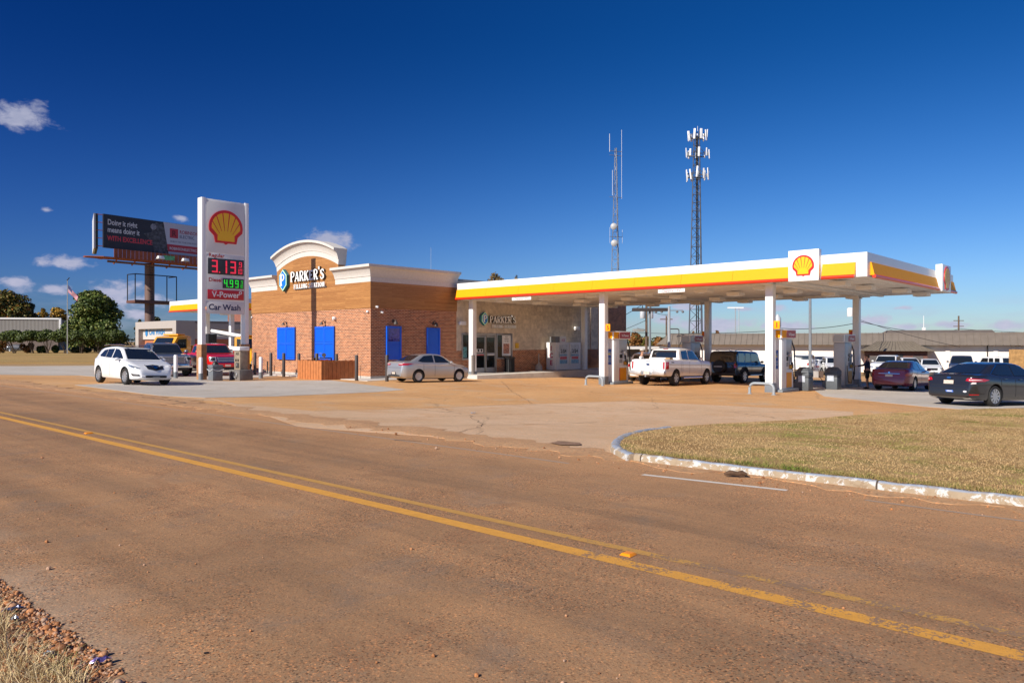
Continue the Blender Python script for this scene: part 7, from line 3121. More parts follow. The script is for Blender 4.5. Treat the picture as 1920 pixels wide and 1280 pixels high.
t, h = pole('utility_pole', 'red-brown utility pole with white transformer beside the rear right column', 'utility pole', 1603, 0, 540, 70, .15, .12, P('red brown pole', (.17, .07, .05), .8), PG)
m = MB()
m.lathe([(.26, 0), (.28, .05), (.28, .75), (.2, .82), (.06, .85)], c=(-.5, -.1, h - 2.7), mat=WHITE, n=12)
m.tube([(-.5, 0, h - 2.3), (0, 0, h - 2.3)], .06, GREYM, n=6)
m.build('transformer', None, t, smooth=True)
t, h = pole('utility_pole', 'utility pole with a round transformer peeking past the front right column', 'utility pole', 1449, 0, 580, 75, .14, .11, WD, PG)
m = MB()
m.lathe([(.3, 0), (.34, .1), (.34, .9), (.2, 1.1), (.08, 1.3)], c=(.45, -.1, h - 1.8), mat=P('transformer grey', (.5, .52, .54), .4), n=12)
m.build('transformer', None, t, smooth=True)
t, h = pole('utility_pole', 'distant wooden utility pole above the brown roof at far right', 'utility pole', 1797.5, 0, 592, 130, .17, .13, WD, PG)
for k in range(3):
    m = MB()
    m.box(-.9, .9, -.06, .06, h - .9 - k * 1.0, h - .78 - k * 1.0, WD)
    m.build('crossarm', None, t)
t, h = pole('roof_antenna', 'thin white antenna pole behind the brown roof', 'antenna', 1732, 0, 592, 120, .06, .04, WHITE)
m = MB()
m.box(-.25, .25, -.1, .1, h - 3.6, h - 1.9, WHITE)
m.build('antenna_panel', None, t)
t, h = pole('street_lamp', 'low street lamp with bent arm above the left end of the white building', 'street lamp', 1273, 0, 618, 88, .06, .05, BROWNP)
m = MB()
m.tube([(0, 0, h), (-.2, 0, h + .1), (-1.0, 0, h + .1)], .07, BROWNP, n=6)
m.build('lamp_head', None, t, smooth=True)
t, h = pole('utility_pole', 'wooden pole close behind the pale steel mast', 'utility pole', 1249.5, 0, 592, 95, .12, .10, WD, PG)
m = MB()
m.box(-.8, .8, -.06, .06, h - .5, h - .38, WD)
m.build('crossarm', None, t)
t, h = pole('radio_mast', 'very thin far mast rising above the store cornice', 'mast', 808, 0, 464, 260, .07, .04, GALV)

WIRE = P('cable black', (.015, .015, .016), .6, var=0)


def wire(pa, pb, sag, r, label, grp='overhead wires behind the canopy'):
    """pa, pb: (px, py, Z)"""
    A_ = Vector(((pa[0] - 960) / F * pa[2], pa[2], EYE + (640 - pa[1]) * pa[2] / F))
    B_ = Vector(((pb[0] - 960) / F * pb[2], pb[2], EYE + (640 - pb[1]) * pb[2] / F))
    pts = []
    for k in range(17):
        q_ = k / 16
        c_ = A_.lerp(B_, q_)
        c_.z -= sag * 4 * q_ * (1 - q_)
        pts.append(c_)
    m = MB()
    m.tube(pts, r, WIRE, n=4)
    o = m.build('overhead_wire', None)
    tag(o, label, 'wire', grp)


wire((1212, 566, 75), (1060, 640, 60), .3, .03, 'thick black cable falling left from the transformer pole')
wire((1212, 600, 75), (1060, 655, 75), .2, .022, 'thin cable falling left below the lamp head of the transformer pole')
wire((1100, 616, 110), (1450, 620, 75), .5, .028, 'cable crossing the gap between the middle and right columns')
wire((1450, 614, 75), (1603, 606, 70), .3, .028, 'cable between the two right-hand transformer poles')
wire((1603, 596, 70), (1800, 650, 60), .2, .02, 'cable falling to the right from the red-brown pole')
wire((1603, 600, 70), (1797, 617, 130), .8, .03, 'cable from the red-brown pole to the distant pole')
wire((1797, 616, 130), (2150, 619, 120), .6, .035, 'cable running out of the right edge above the roof')
wire((1212, 578, 75), (1254, 590, 72), .2, .02, 'short cable between the transformer pole and steel mast')


# lattice towers ---------------------------------------------------------------------
def lattice(name, label, px, Z, top_py, w0, w1, mat, sides=3, bay=2.0, leg=.09):
    X = (px - 960) / F * Z
    g = gz(X, Z)
    zt2 = EYE + (640 - top_py) * Z / F - g
    t = thing(name, label, 'radio tower', (X, Z, g), .35)
    m = MB()

    def cor(z, k):
        w = w0 + (w1 - w0) * min(1, z / zt2)
        a = 2 * math.pi * k / sides + .4
        return Vector((w * .577 * math.cos(a), w * .577 * math.sin(a), z))
    for k in range(sides):
        m.tube([cor(0, k), cor(zt2, k)], leg, mat, n=6, r2=leg * .55)
    m.build('leg', None, t)
    m = MB()
    z = 0
    i = 0
    while z < zt2 - .5:
        b = bay * (.45 + .55 * (1 - z / zt2))
        z2 = min(zt2, z + b)
        for k in range(sides):
            a, c_ = k, (k + 1) % sides
            m.tube([cor(z, a), cor(z2, c_)] if i % 2 else [cor(z, c_), cor(z2, a)], leg * .38, mat, n=4, cap=False)
            m.tube([cor(z2, a), cor(z2, c_)], leg * .3, mat, n=4, cap=False)
        z = z2
        i += 1
    br = m.build('bracing', None, t)
    br['kind'] = 'stuff'
    return t, zt2, cor


TG = P('tower galvanised', (.10, .11, .13), .6, metal=.3, var=.1)
TG2 = P('tower pale galvanised', (.22, .23, .25), .6, metal=.3, var=.1)
ANT = P('antenna white', (.74, .75, .76), .4, var=.02)
t, h, cor = lattice('radio_tower', 'slim lattice radio tower with two white dishes and whip antennas', 1155, 140, 278, 2.2, .35, TG2, bay=2.4)
for (pyy, dx) in ((426, -.9), (457, -.8)):
    z = EYE + (640 - pyy) * 140 / F - t.location.z
    m = MB()
    m.lathe([(.001, -.24), (.42, -.17), (.62, 0), (.62, .06), (.4, .1), (.001, .12)], c=(0, 0, 0), mat=P('dish grey', (.42, .42, .42), .5, var=.1), n=18, axis='y')
    d_ = m.build('dish', None, t, smooth=True)
    d_.location = (dx, -.8, z)
    d_.rotation_euler = (0, 0, -.5)
m = MB()
zt3 = h
for (dx, z0_, z1_, r_) in ((-1.35, zt3 - .8, zt3 + 2.6, .07), (1.2, zt3 - 9.5, zt3 + 3.6, .05), (-.75, zt3 - 9, zt3 - 4.2, .06), (1.35, zt3 - 18, zt3 - 15.4, .05), (-1.3, zt3 - 18, zt3 - 15, .04)):
    m.tube([(dx, 0, z0_), (dx, 0, z1_)], r_ * .6, ANT, n=6)
m.build('whip_antenna', None, t)
m = MB()
for z in (zt3 - .6, zt3 - 1.4, zt3 - 9.3, zt3 - 16.8):
    m.tube([(-1.35, 0, z), (1.3, 0, z)], .05, TG2, n=5)
m.build('side_arm', None, t)

t, h, cor = lattice('cell_tower', 'tall dark lattice cell tower with three rings of white antennas', 1308, 150, 246, 3.1, 1.25, TG, bay=2.6, leg=.14)
m = MB()
for k in (0, .5):
    m.tube([(k - .2, .1, 0), (k * .5 - .2, .1, h - 1)], .12, BLACK, n=6)
m.build('cable_run', None, t)
for lvl, (pyy, rad, n_, tall) in enumerate(((255, 1.75, 9, 2.1), (288, 2.1, 8, 1.9), (328, 2.05, 10, 2.3))):
    z = EYE + (640 - pyy) * 150 / F - t.location.z
    m = MB()
    for s_ in range(3):
        a0 = 2 * math.pi * s_ / 3 + .3
        a1 = a0 + 2 * math.pi / 3
        for dz in (-.4, .4):
            m.tube([(rad * math.cos(a0), rad * math.sin(a0), z + dz), (rad * math.cos(a1), rad * math.sin(a1), z + dz)], .05, TG, n=5)
        m.tube([(0, 0, z - .4), (rad * .9 * math.cos(a0), rad * .9 * math.sin(a0), z - .4)], .07, TG, n=5)
    m.build('antenna_frame', None, t)
    rnd = random.Random(lvl + 3)
    for k in range(n_):
        a = 2 * math.pi * k / n_ + .3
        hh = tall * rnd.uniform(.65, 1.05)
        m = MB()
        x_, y_ = rad * 1.08 * math.cos(a), rad * 1.08 * math.sin(a)
        w = rnd.choice([.12, .16, .20, .24])
        m.box(-w, w, -.08, .08, -hh / 2, hh / 2, ANT)
        an = m.build('antenna_panel', None, t, bevel=.03)
        an.location = (x_, y_, z + rnd.uniform(-.2, .3))
        an.rotation_euler = (rnd.uniform(-.08, .08), rnd.uniform(-.1, .1), a + math.pi / 2)
        if k % 2:
            m = MB()
            m.box(-.18, .18, -.15, .1, -.35, .35, GREYM)
            ru = m.build('radio_unit', None, t, bevel=.02)
            ru.location = (x_ * .88, y_ * .88, z - .1)
            ru.rotation_euler = (0, 0, a)
m = MB()
m.tube([(0, 0, h), (0, 0, h + 1.0)], .04, ANT, n=5)
m.build('lightning_rod', None, t)

# ------------------------------------------------------------------ flag
ZF = 118.0
X = (126.5 - 960) / F * ZF
t = thing('flagpole', 'tall slim grey flagpole standing on the lawn before the hedge', 'flagpole', (X, ZF, gz(X, ZF) + .1))
hf = EYE + (640 - 527) * ZF / F - gz(X, ZF)
m = MB()
m.tube([(0, 0, 0), (0, 0, hf)], .09, P('flagpole grey', (.34, .33, .31), .5), n=8, r2=.05)
m.build('pole', None, t, smooth=True)
m = MB()
m.tube([(-.1, 0, hf), (.05, 0, hf + .15), (.3, 0, hf + .45)], .07, BLACK, n=6)
m.build('finial', None, t)
fl = thing('flag', 'limp red, white and blue striped flag hanging from the flagpole', 'flag', (X + .06, ZF, gz(X, ZF) + hf - .6))
vs, fs, cols = [], [], []
nx, nz = 16, 13
for i in range(nx + 1):
    for j in range(nz + 1):
        a = i / nx
        b = j / nz
        x_ = .05 + 1.55 * a
        z_ = -1.9 * a - (1 - a * .35) * 1.15 * b
        y_ = .16 * math.sin(a * 9 + b * 3) * a
        vs.append((x_, y_, z_))
m1 = MB()
FR = P('flag red', (.45, .02, .04), .8, var=.1)
FW_ = P('flag white', (.5, .45, .5), .8, var=.1)
FB = P('flag blue', (.03, .035, .12), .8, var=.1)
for i in range(nx):
    for j in range(nz):
        a = i * (nz + 1) + j
        mt = FB if (i < 7 and j < 7) else (FR if j % 2 == 0 else FW_)
        m1.add([vs[a], vs[a + nz + 1], vs[a + nz + 2], vs[a + 1]], [(0, 1, 2, 3)], mt)
m1.build('cloth', None, fl)
# ------------------------------------------------------------------ trees and shrubs
def leaf_mat(name, c1, c2, c3=None):
    m, t, b = principled(name)
    gi = t.new('ShaderNodeNewGeometry')
    k = gi.outputs['Random Per Island']
    col = t.mix(t.ramp(k, 0.0, 1.0, False), c1, c2)
    if c3:
        col = t.mix(t.ramp(k, .80, .84, False), col, c3)
    tc = t.new('ShaderNodeTexCoord')
    n = t.noise(tc.outputs['Object'], .55, 4, .6)
    col = t.mix(1.0, col, t.mix(t.ramp(n, .3, .7), (.7, .75, .7), (1.3, 1.25, 1.2)), 'MULTIPLY')
    t.l.new(col, b.inputs['Base Color'])
    b.inputs['Roughness'].default_value = .55
    b.inputs['Specular IOR Level'].default_value = .3
    return m


BARK = P('bark', (.075, .055, .04), .95, var=.3, scale=4, bump=.4, bscale=20)


def leaves(rs, blobs, n, size, flat=.0):
    """n small leaf cards over lumpy blobs; blobs: (cx, cy, cz, rx, ry, rz)"""
    blobs = np.array(blobs, float)
    area = (blobs[:, 3] * blobs[:, 4] + blobs[:, 4] * blobs[:, 5] + blobs[:, 3] * blobs[:, 5])
    idx = rs.choice(len(blobs), n, p=area / area.sum())
    B = blobs[idx]
    d = rs.normal(size=(n, 3))
    d /= np.linalg.norm(d, axis=1)[:, None]
    r = rs.uniform(.55, 1.06, n) ** .6
    P_ = B[:, :3] + d * B[:, 3:6] * r[:, None]
    nrm = d + rs.normal(scale=.55, size=(n, 3))
    nrm[:, 2] += .35
    nrm /= np.linalg.norm(nrm, axis=1)[:, None]
    ref = rs.normal(size=(n, 3))
    a = np.cross(nrm, ref)
    a /= np.linalg.norm(a, axis=1)[:, None]
    b = np.cross(nrm, a)
    s = size * rs.uniform(.6, 1.3, n)[:, None]
    v = np.stack([P_ - a * s * .5, P_ + b * s * .42 + nrm * s * .1, P_ + a * s * .6, P_ - b * s * .42 + nrm * s * .1], 1).reshape(-1, 3)
    return v


def mesh_quads(name, v, mat):
    n = len(v) // 4
    me = bpy.data.meshes.new(name)
    me.vertices.add(4 * n)
    me.vertices.foreach_set('co', v.astype(np.float32).ravel())
    me.loops.add(4 * n)
    me.loops.foreach_set('vertex_index', np.arange(4 * n, dtype=np.int32))
    me.polygons.add(n)
    me.polygons.foreach_set('loop_start', np.arange(0, 4 * n, 4, dtype=np.int32))
    me.polygons.foreach_set('loop_total', np.full(n, 4, dtype=np.int32))
    me.update(calc_edges=True)
    me.materials.append(mat)
    return me


def tree(name, label, px, base_py, Z, top_py, wpx, mat, seed, n=9000, size=.32, trunk=.22, shape='round', group=None, nb=26, crown_base=.12, dense=1.0):
    """tree whose crown spans wpx columns and reaches up to top_py at depth Z"""
    rs = np.random.RandomState(seed)
    X = (px - 960) / F * Z
    g = gz(X, Z)
    H_ = EYE + (640 - top_py) * Z / F - g
    Rr = wpx * Z / F / 2
    t = thing(name, label, 'tree', (X, Z, g), 0, group)
    blobs = []
    tops = []
    for i in range(nb):
        h = rs.uniform(0, 1) ** .9
        if shape == 'round':
            env = math.sin(math.pi * (.16 + .80 * h) ** .8) ** .75
        elif shape == 'cone':
            env = 1.06 - h * .92
        elif shape == 'wide':
            env = math.sqrt(max(.1, 1 - (h - .35) ** 2 * 2))
        a = rs.uniform(0, 2 * math.pi)
        rad = Rr * env * rs.uniform(.35, .86)
        z = H_ * (crown_base + (1 - crown_base) * .93 * h)
        br = Rr * rs.uniform(.20, .36) * dense
        br = min(br, H_ * .98 - z if H_ * .98 - z > Rr * .12 else Rr * .12)
        blobs.append((rad * math.cos(a), rad * math.sin(a), z, br * 1.15, br * 1.15, br * .85))
    blobs.append((0, 0, H_ * .9, Rr * .22, Rr * .22, H_ * .09))
    for i in range(int(nb * .35)):
        h = rs.uniform(.1, .8)
        blobs.append((rs.uniform(-.3, .3) * Rr, rs.uniform(-.3, .3) * Rr, H_ * (crown_base + (1 - crown_base) * h), Rr * .4, Rr * .4, Rr * .35))
    v = leaves(rs, blobs, n, size)
    link('crown', mesh_quads('crown', v, mat), t)
    m = MB()
    m.tube([(0, 0, -.2), (.05 * Rr, 0, H_ * .35), (0, .04 * Rr, H_ * .8)], [trunk, trunk * .75, trunk * .25], BARK, n=8)
    for i in range(0, len(blobs), 3):
        b = blobs[i]
        z0 = min(b[2] * .6, H_ * .5)
        m.tube([(0, 0, z0), (b[0] * .5, b[1] * .5, (z0 + b[2]) / 2 + .1), (b[0], b[1], b[2])], [trunk * .35, trunk * .2, trunk * .07], BARK, n=5)
    m.build('trunk', None, t, smooth=True)
    return t


LG1 = leaf_mat('dark green leaves', (.035, .065, .010), (.115, .15, .024), (.18, .19, .045))
LG2 = leaf_mat('autumn green leaves', (.06, .07, .012), (.16, .12, .02), (.26, .11, .02))
LG3 = leaf_mat('dark olive leaves', (.025, .035, .012), (.06, .06, .02))
LG4 = leaf_mat('yellow autumn leaves', (.30, .17, .025), (.45, .25, .03), (.12, .11, .02))
LG5 = leaf_mat('hedge leaves', (.035, .055, .010), (.085, .11, .018))
LG6 = leaf_mat('rust autumn leaves', (.16, .07, .02), (.30, .13, .035), (.09, .08, .02))
LG7 = leaf_mat('thin brown leaves', (.14, .10, .04), (.24, .16, .07))

tree('round_tree', 'large dense dark green tree behind the flagpole', 179, 656, 135, 541, 108, LG1, 1, n=24000, size=.42, nb=60, crown_base=.10, shape='cone2' if False else 'round', trunk=.35)
GT = 'autumn trees behind the metal building'
tree('autumn_tree', 'big green and orange autumn tree at the far left edge', 14, 656, 185, 541, 92, LG2, 2, n=11000, size=.55, nb=40, crown_base=.25, group=GT, trunk=.4)
tree('autumn_tree', 'dark olive tree right of the big autumn tree', 56, 656, 190, 566, 48, LG3, 3, n=7000, size=.5, nb=26, crown_base=.2, group=GT)
tree('autumn_tree', 'bright yellow tree behind the roof at the metal building corner', 108, 656, 195, 574, 46, LG4, 4, n=4500, size=.5, nb=22, crown_base=.3, group=GT)
tree('autumn_tree', 'smaller yellow tree behind the middle of the metal roof', 80, 656, 198, 576, 26, LG4, 5, n=2500, size=.45, nb=14, crown_base=.3, group=GT)
tree('autumn_tree', 'low rusty tree between the olive and yellow trees', 66, 656, 196, 586, 30, LG6, 6, n=2500, size=.45, nb=14, crown_base=.3, group=GT)
tree('far_tree', 'thin brown-leaved tree showing above the left end of the canopy', 928, 0, 110, 507, 56, LG7, 7, n=2600, size=.30, nb=34, crown_base=.45, dense=.62, trunk=.22)
tree('far_tree', 'small sparse tree top right of the brown-leaved tree above the canopy', 968, 0, 112, 513, 26, LG7, 8, n=900, size=.28, nb=16, crown_base=.5, dense=.6, trunk=.15)
tree('far_tree', 'low dark tree top above the car wash roof', 289, 0, 170, 592, 40, LG3, 9, n=3000, size=.45, nb=20, crown_base=.2)
tree('far_tree', 'dark tree top left of the billboard pole', 262, 0, 175, 598, 22, LG3, 10, n=1800, size=.45, nb=14, crown_base=.2)
GR = 'rusty trees right of the first pump'
tree('rusty_tree', 'rusty brown tree just right of the first pump', 1191, 0, 125, 622, 34, LG6, 11, n=4500, size=.38, nb=26, crown_base=.15, group=GR)
tree('rusty_tree', 'green and rust tree behind the transformer pole', 1213, 0, 130, 630, 30, LG2, 12, n=3500, size=.38, nb=22, crown_base=.15, group=GR)
tree('rusty_tree', 'orange tree beside the left end of the white building', 1236, 0, 128, 631, 28, LG6, 13, n=3500, size=.38, nb=22, crown_base=.15, group=GR)
tree('far_tree', 'dark tree top between the price sign and the store wall', 462, 0, 120, 595, 34, LG3, 14, n=2500, size=.35, nb=18, crown_base=.2)
tree('far_tree', 'rusty tree crown just above the brown roof behind the off-roader', 1345, 0, 150, 618, 26, LG6, 15, n=1200, size=.35, nb=12, crown_base=.3)
tree('far_tree', 'tree crown breaking the brown roof line left of the lamp mast', 1300, 0, 155, 620, 16, LG6, 16, n=800, size=.35, nb=10, crown_base=.3)

# clipped hedge trees: umbrella-shaped, with bare stems
GH = 'umbrella shaped hedge trees on the lawn edge'
names = ['leftmost umbrella-shaped hedge tree beside the white car', 'umbrella-shaped hedge tree over the rust-coloured shrub',
         'umbrella-shaped hedge tree just left of the flagpole', 'umbrella-shaped hedge tree just right of the flagpole',
         'umbrella-shaped hedge tree under the left of the round tree', 'umbrella-shaped hedge tree under the right of the round tree',
         'rightmost umbrella-shaped hedge tree beside the car wash']
for i, (px, w) in enumerate(((28, 44), (60, 42), (90, 42), (122, 40), (153, 42), (186, 42), (214, 36))):
    Z = 122.0
    X = (px - 960) / F * Z
    g = gz(X, Z) + .1
    rs = np.random.RandomState(40 + i)
    t = thing('hedge_tree', names[i], 'tree', (X, Z, g), 0, GH)
    wd_ = w * Z / F / 2 * 1.15
    blobs = []
    for k in range(16):
        a = rs.uniform(0, 2 * math.pi)
        r_ = wd_ * rs.uniform(.1, .85)
        blobs.append((r_ * math.cos(a), r_ * math.sin(a) * .8, 3.0 + rs.uniform(-.3, .3) - .55 * (r_ / wd_) ** 2, wd_ * .5, wd_ * .45, .72))
    v = leaves(rs, blobs, 4600, .26)
    link('crown', mesh_quads('crown', v, LG5), t)
    m = MB()
    for k in range(6):
        a = rs.uniform(0, 6.28)
        r_ = wd_ * rs.uniform(.3, .7)
        m.tube([(rs.uniform(-.25, .25), rs.uniform(-.2, .2), -.1), (r_ * .5 * math.cos(a), r_ * .4 * math.sin(a), 1.1), (r_ * math.cos(a), r_ * .8 * math.sin(a), 2.3)], [.07, .05, .03], BARK, n=5)
    m.build('trunk', None, t)
for i, (px, w, h, mt, lab) in enumerate(((50, 22, 1.7, LG6, 'rust-coloured shrub under the second hedge tree'), (78, 20, 1.2, LG5, 'low green shrub left of the flagpole base'),
                                         (104, 18, 1.3, LG5, 'low green shrub right of the flagpole base'), (226, 18, 2.2, LG5, 'bright green shrub beside the car wash wall'),
                                         (5, 20, 2.6, LG6, 'rusty shrub at the left edge above the white car'), (150, 40, 1.0, LG3, 'dark low shrub row under the round tree'),
                                         (196, 40, 1.0, LG3, 'dark low shrub row left of the car wash'))):
    Z = 124.0
    X = (px - 960) / F * Z
    rs = np.random.RandomState(70 + i)
    t = thing('shrub', lab, 'shrub', (X, Z, gz(X, Z) + .1), 0, 'shrubs under the hedge trees')
    wd_ = w * Z / F / 2
    blobs = [(rs.uniform(-.6, .6) * wd_, rs.uniform(-.4, .4) * wd_, h * rs.uniform(.3, .75), wd_ * .45, wd_ * .4, h * .32) for k in range(9)]
    link('foliage', mesh_quads('foliage', leaves(rs, blobs, 1500, .24), mt), t)
    m = MB()
    for k in range(4):
        m.tube([(0, 0, -.1), (rs.uniform(-.4, .4) * wd_, 0, h * .6)], .04, BARK, n=5)
    m.build('stem', None, t)
# far woods on the horizon
rs = np.random.RandomState(99)
vv = []
for (xa, xb, Z, h) in ((-420, -150, 420, 7), (-60, 60, 420, 5), (60, 420, 380, 5)):
    blobs = [(rs.uniform(xa, xb), Z + rs.uniform(-10, 10), h * rs.uniform(.2, .6), 6, 5, h * .5) for k in range(90)]
    vv.append(leaves(rs, blobs, 9000, 1.3))
tag(link('far_woods', mesh_quads('far_woods', np.concatenate(vv), LG3)), 'low dark line of far woods on the horizon', 'woods', kind='stuff')


# ------------------------------------------------------------------ grass
def blades(name, pts, hs, w, mat, seed, lean=.5, label=None):
    rs = np.random.RandomState(seed)
    n = len(pts)
    pts = np.array(pts)
    a = rs.uniform(0, 2 * np.pi, n)
    h = hs * rs.uniform(.4, 1.3, n)
    l = rs.normal(scale=lean, size=(n, 2)) * h[:, None]
    dx = np.stack([np.cos(a), np.sin(a), np.zeros(n)], 1) * w * rs.uniform(.6, 1.3, n)[:, None]
    mid = pts + np.concatenate([l * .35, (h * .6)[:, None]], 1)
    tip = pts + np.concatenate([l, h[:, None]], 1)
    v = np.stack([pts - dx, pts + dx, mid + dx * .7, mid - dx * .7, mid - dx * .7, mid + dx * .7, tip + dx * .08, tip - dx * .08], 1).reshape(-1, 3)
    return tag(link(name, mesh_quads(name, v, mat)), label, 'grass', kind='stuff')


def grass_mat(name, c1, c2, c3):
    m, t, b = principled(name)
    gi = t.new('ShaderNodeNewGeometry')
    tc = t.new('ShaderNodeTexCoord')
    k = gi.outputs['Random Per Island']
    col = t.mix(k, c1, c2)
    n = t.ramp(t.noise(tc.outputs['Object'], .55, 6, .66, .6), .50, .64)
    col = t.mix(n, col, c3)
    t.l.new(col, b.inputs['Base Color'])
    b.inputs['Roughness'].default_value = .8
    b.inputs['Specular IOR Level'].default_value = .2
    return m


def in_poly(x, y, poly):
    c = np.zeros(len(x), bool)
    j = len(poly) - 1
    for i in range(len(poly)):
        xi, yi = poly[i]
        xj, yj = poly[j]
        s_ = ((yi > y) != (yj > y)) & (x < (xj - xi) * (y - yi) / (yj - yi + 1e-12) + xi)
        c ^= s_
        j = i
    return c


GM1 = grass_mat('short dry grass', (.47, .305, .14), (.64, .44, .22), (.24, .26, .055))
rs = np.random.RandomState(5)
ipoly = ISL
N = 260000
xs = rs.uniform(1.2, 24, N)
ys = 6.5 + rs.uniform(0, 1, N) ** 1.5 * 16
ok = in_poly(xs, ys, ipoly)
xs, ys = xs[ok], ys[ok]
P0 = [(a, b, gz(a, b) + .084) for a, b in zip(xs, ys)]
blades('island_grass', P0, .021, .0035, GM1, 3, 1.0, 'short dry patchy grass covering the kerbed island')
# longer tufts creeping over the kerb
kk = resample([dp(D0 - q, kp_(D0 - q) + .02) for q in (0, 2, 4, 6, 8, 10)], .02)
P1 = [(a + rs.normal(scale=.05), b + .06 + abs(rs.normal(scale=.07)), gz(a, b) + .10) for a, b in kk for _ in range(9)]
blades('kerb_grass', P1, .05, .004, grass_mat('kerb grass', (.20, .19, .05), (.36, .26, .10), (.10, .15, .02)), 8, .7, 'greener tufts of grass along the top of the kerb')
ww = resample([dp(D0 - q, kp_(D0 - q) - .16) for q in (0, 2, 4, 6, 8, 10)], .05)
P2 = [(a + rs.normal(scale=.06), b - .05 + rs.normal(scale=.10), gz(a, b) + .015) for a, b in ww for _ in range(3) if rs.uniform() < .45]
blades('gutter_weeds', P2, .018, .003, grass_mat('gutter weeds', (.28, .17, .08), (.40, .26, .13), (.20, .20, .05)), 9, 1.6, 'dry weeds and straw lying in the gutter')

# dry verge grass, bottom left corner
GM2 = grass_mat('tall dry verge grass', (.46, .33, .15), (.74, .58, .34), (.22, .21, .05))
N = 9000
ds = rs.uniform(2.8, 8.5, N)
ps = 1.30 - np.abs(rs.normal(scale=.45, size=N))
P3 = []
for d_, p_ in zip(ds, ps):
    lim = 1.24 + .05 * math.sin(d_ * 5.1)
    if p_ < lim:
        x, y = dp(d_, p_)
        P3.append((x, y, gz(x, y)))
blades('verge_grass', P3, .13, .0028, GM2, 12, .65, 'tall straw-coloured grass on the near road verge')
P4 = []
for _ in range(5000):
    d_ = rs.uniform(2.8, 8)
    p_ = 1.34 - abs(rs.normal(scale=.2))
    x, y = dp(d_, p_)
    P4.append((x, y, gz(x, y) + .012))
blades('straw_litter', P4, .022, .0022, GM2, 13, 2.4, 'flattened straw lying among the roadside stones')

# roadside stones -------------------------------------------------------------------
def stone_geo(seed, n_lat=5, n_lon=7):
    r_ = np.random.RandomState(seed)
    vs = [(0, 0, 1)]
    for i in range(1, n_lat):
        ph = math.pi * i / n_lat
        for j in range(n_lon):
            th = 2 * math.pi * j / n_lon
            k = 1 + r_.uniform(-.2, .2)
            vs.append((math.sin(ph) * math.cos(th) * k, math.sin(ph) * math.sin(th) * k, math.cos(ph) * k))
    vs.append((0, 0, -1))
    fs = []
    for j in range(n_lon):
        fs.append((0, 1 + j, 1 + (j + 1) % n_lon))
        for i in range(n_lat - 2):
            a = 1 + i * n_lon
            fs.append((a + j, a + n_lon + j, a + n_lon + (j + 1) % n_lon, a + (j + 1) % n_lon))
        a = 1 + (n_lat - 2) * n_lon
        fs.append((a + j, len(vs) - 1, a + (j + 1) % n_lon))
    return np.array(vs), fs


def stone_mat():
    m, t, b = principled('river gravel')
    gi = t.new('ShaderNodeNewGeometry')
    k = gi.outputs['Random Per Island']
    col = t.mix(t.ramp(k, 0, .5, False), (.22, .085, .028), (.50, .20, .065))
    col = t.mix(t.ramp(k, .5, 1, False), col, (.44, .30, .21))
    tc = t.new('ShaderNodeTexCoord')
    col = t.mix(1.0, col, t.mix(t.noise(tc.outputs['Object'], 60, 4), (.6, .6, .6), (1.35, 1.35, 1.35)), 'MULTIPLY')
    t.l.new(col, b.inputs['Base Color'])
    b.inputs['Roughness'].default_value = .7
    return m


geos = [stone_geo(s_) for s_ in range(5)]
V, Fc = [], []
base = 0
rs = np.random.RandomState(21)
cnt = 0
while cnt < 6500:
    d_ = rs.uniform(2.9, 8)
    # band between grass and road, wandering, with a bite of bare earth
    mid = 1.36 + .02 * math.sin(d_ * 2.3)
    wdt = .10 + .02 * math.sin(d_ * 1.7 + 1)
    p_ = mid + rs.normal(scale=wdt)
    if p_ > 1.50 or p_ < .9 or (abs(d_ - 3.86) < .05 and p_ > 1.38):
        if rs.uniform() > .02:
            continue
    x, y = dp(d_, p_)
    s_ = .0068 * math.exp(rs.normal(scale=.4))
    if rs.uniform() < .04:
        s_ *= 1.9
    gv, gf = geos[rs.randint(5)]
    a = rs.uniform(0, 6.28)
    M_ = np.array([[math.cos(a), -math.sin(a), 0], [math.sin(a), math.cos(a), 0], [0, 0, 1]])
    sc = s_ * np.array([rs.uniform(.8, 1.5), rs.uniform(.7, 1.1), rs.uniform(.5, .9)])
    vv_ = (gv * sc) @ M_.T + np.array([x, y, gz(x, y) + .006 + s_ * .35])
    V.append(vv_)
    Fc += [[base + i for i in f] for f in gf]
    base += len(vv_)
    cnt += 1
me = bpy.data.meshes.new('roadside_gravel')
me.from_pydata(np.concatenate(V).tolist(), [], Fc)
me.materials.append(stone_mat())
me.shade_smooth()
tag(link('roadside_gravel', me), 'loose rust-brown gravel stones along the near road edge', 'gravel', kind='stuff')
# loose grit scattered on the road
V, Fc, base = [], [], 0
for k in range(900):
    d_ = rs.uniform(-14, 12)
    p_ = 1.45 + abs(rs.normal(scale=1.6)) if k % 2 else 8.9 - abs(rs.normal(scale=.5))
    x, y = dp(d_, p_)
    if y < 1:
        continue
    gv, gf = geos[rs.randint(5)]
    s_ = .004 * math.exp(rs.normal(scale=.5)) * (1 if k % 2 else 1.8)
    vv_ = gv * s_ + np.array([x, y, gz(x, y) + .005 + s_ * .5])
    V.append(vv_)
    Fc += [[base + i for i in f] for f in gf]
    base += len(vv_)
me = bpy.data.meshes.new('road_grit')
me.from_pydata(np.concatenate(V).tolist(), [], Fc)
me.materials.append(stone_mat())
tag(link('road_grit', me), 'fine grit scattered over the road surface', 'gravel', kind='stuff')

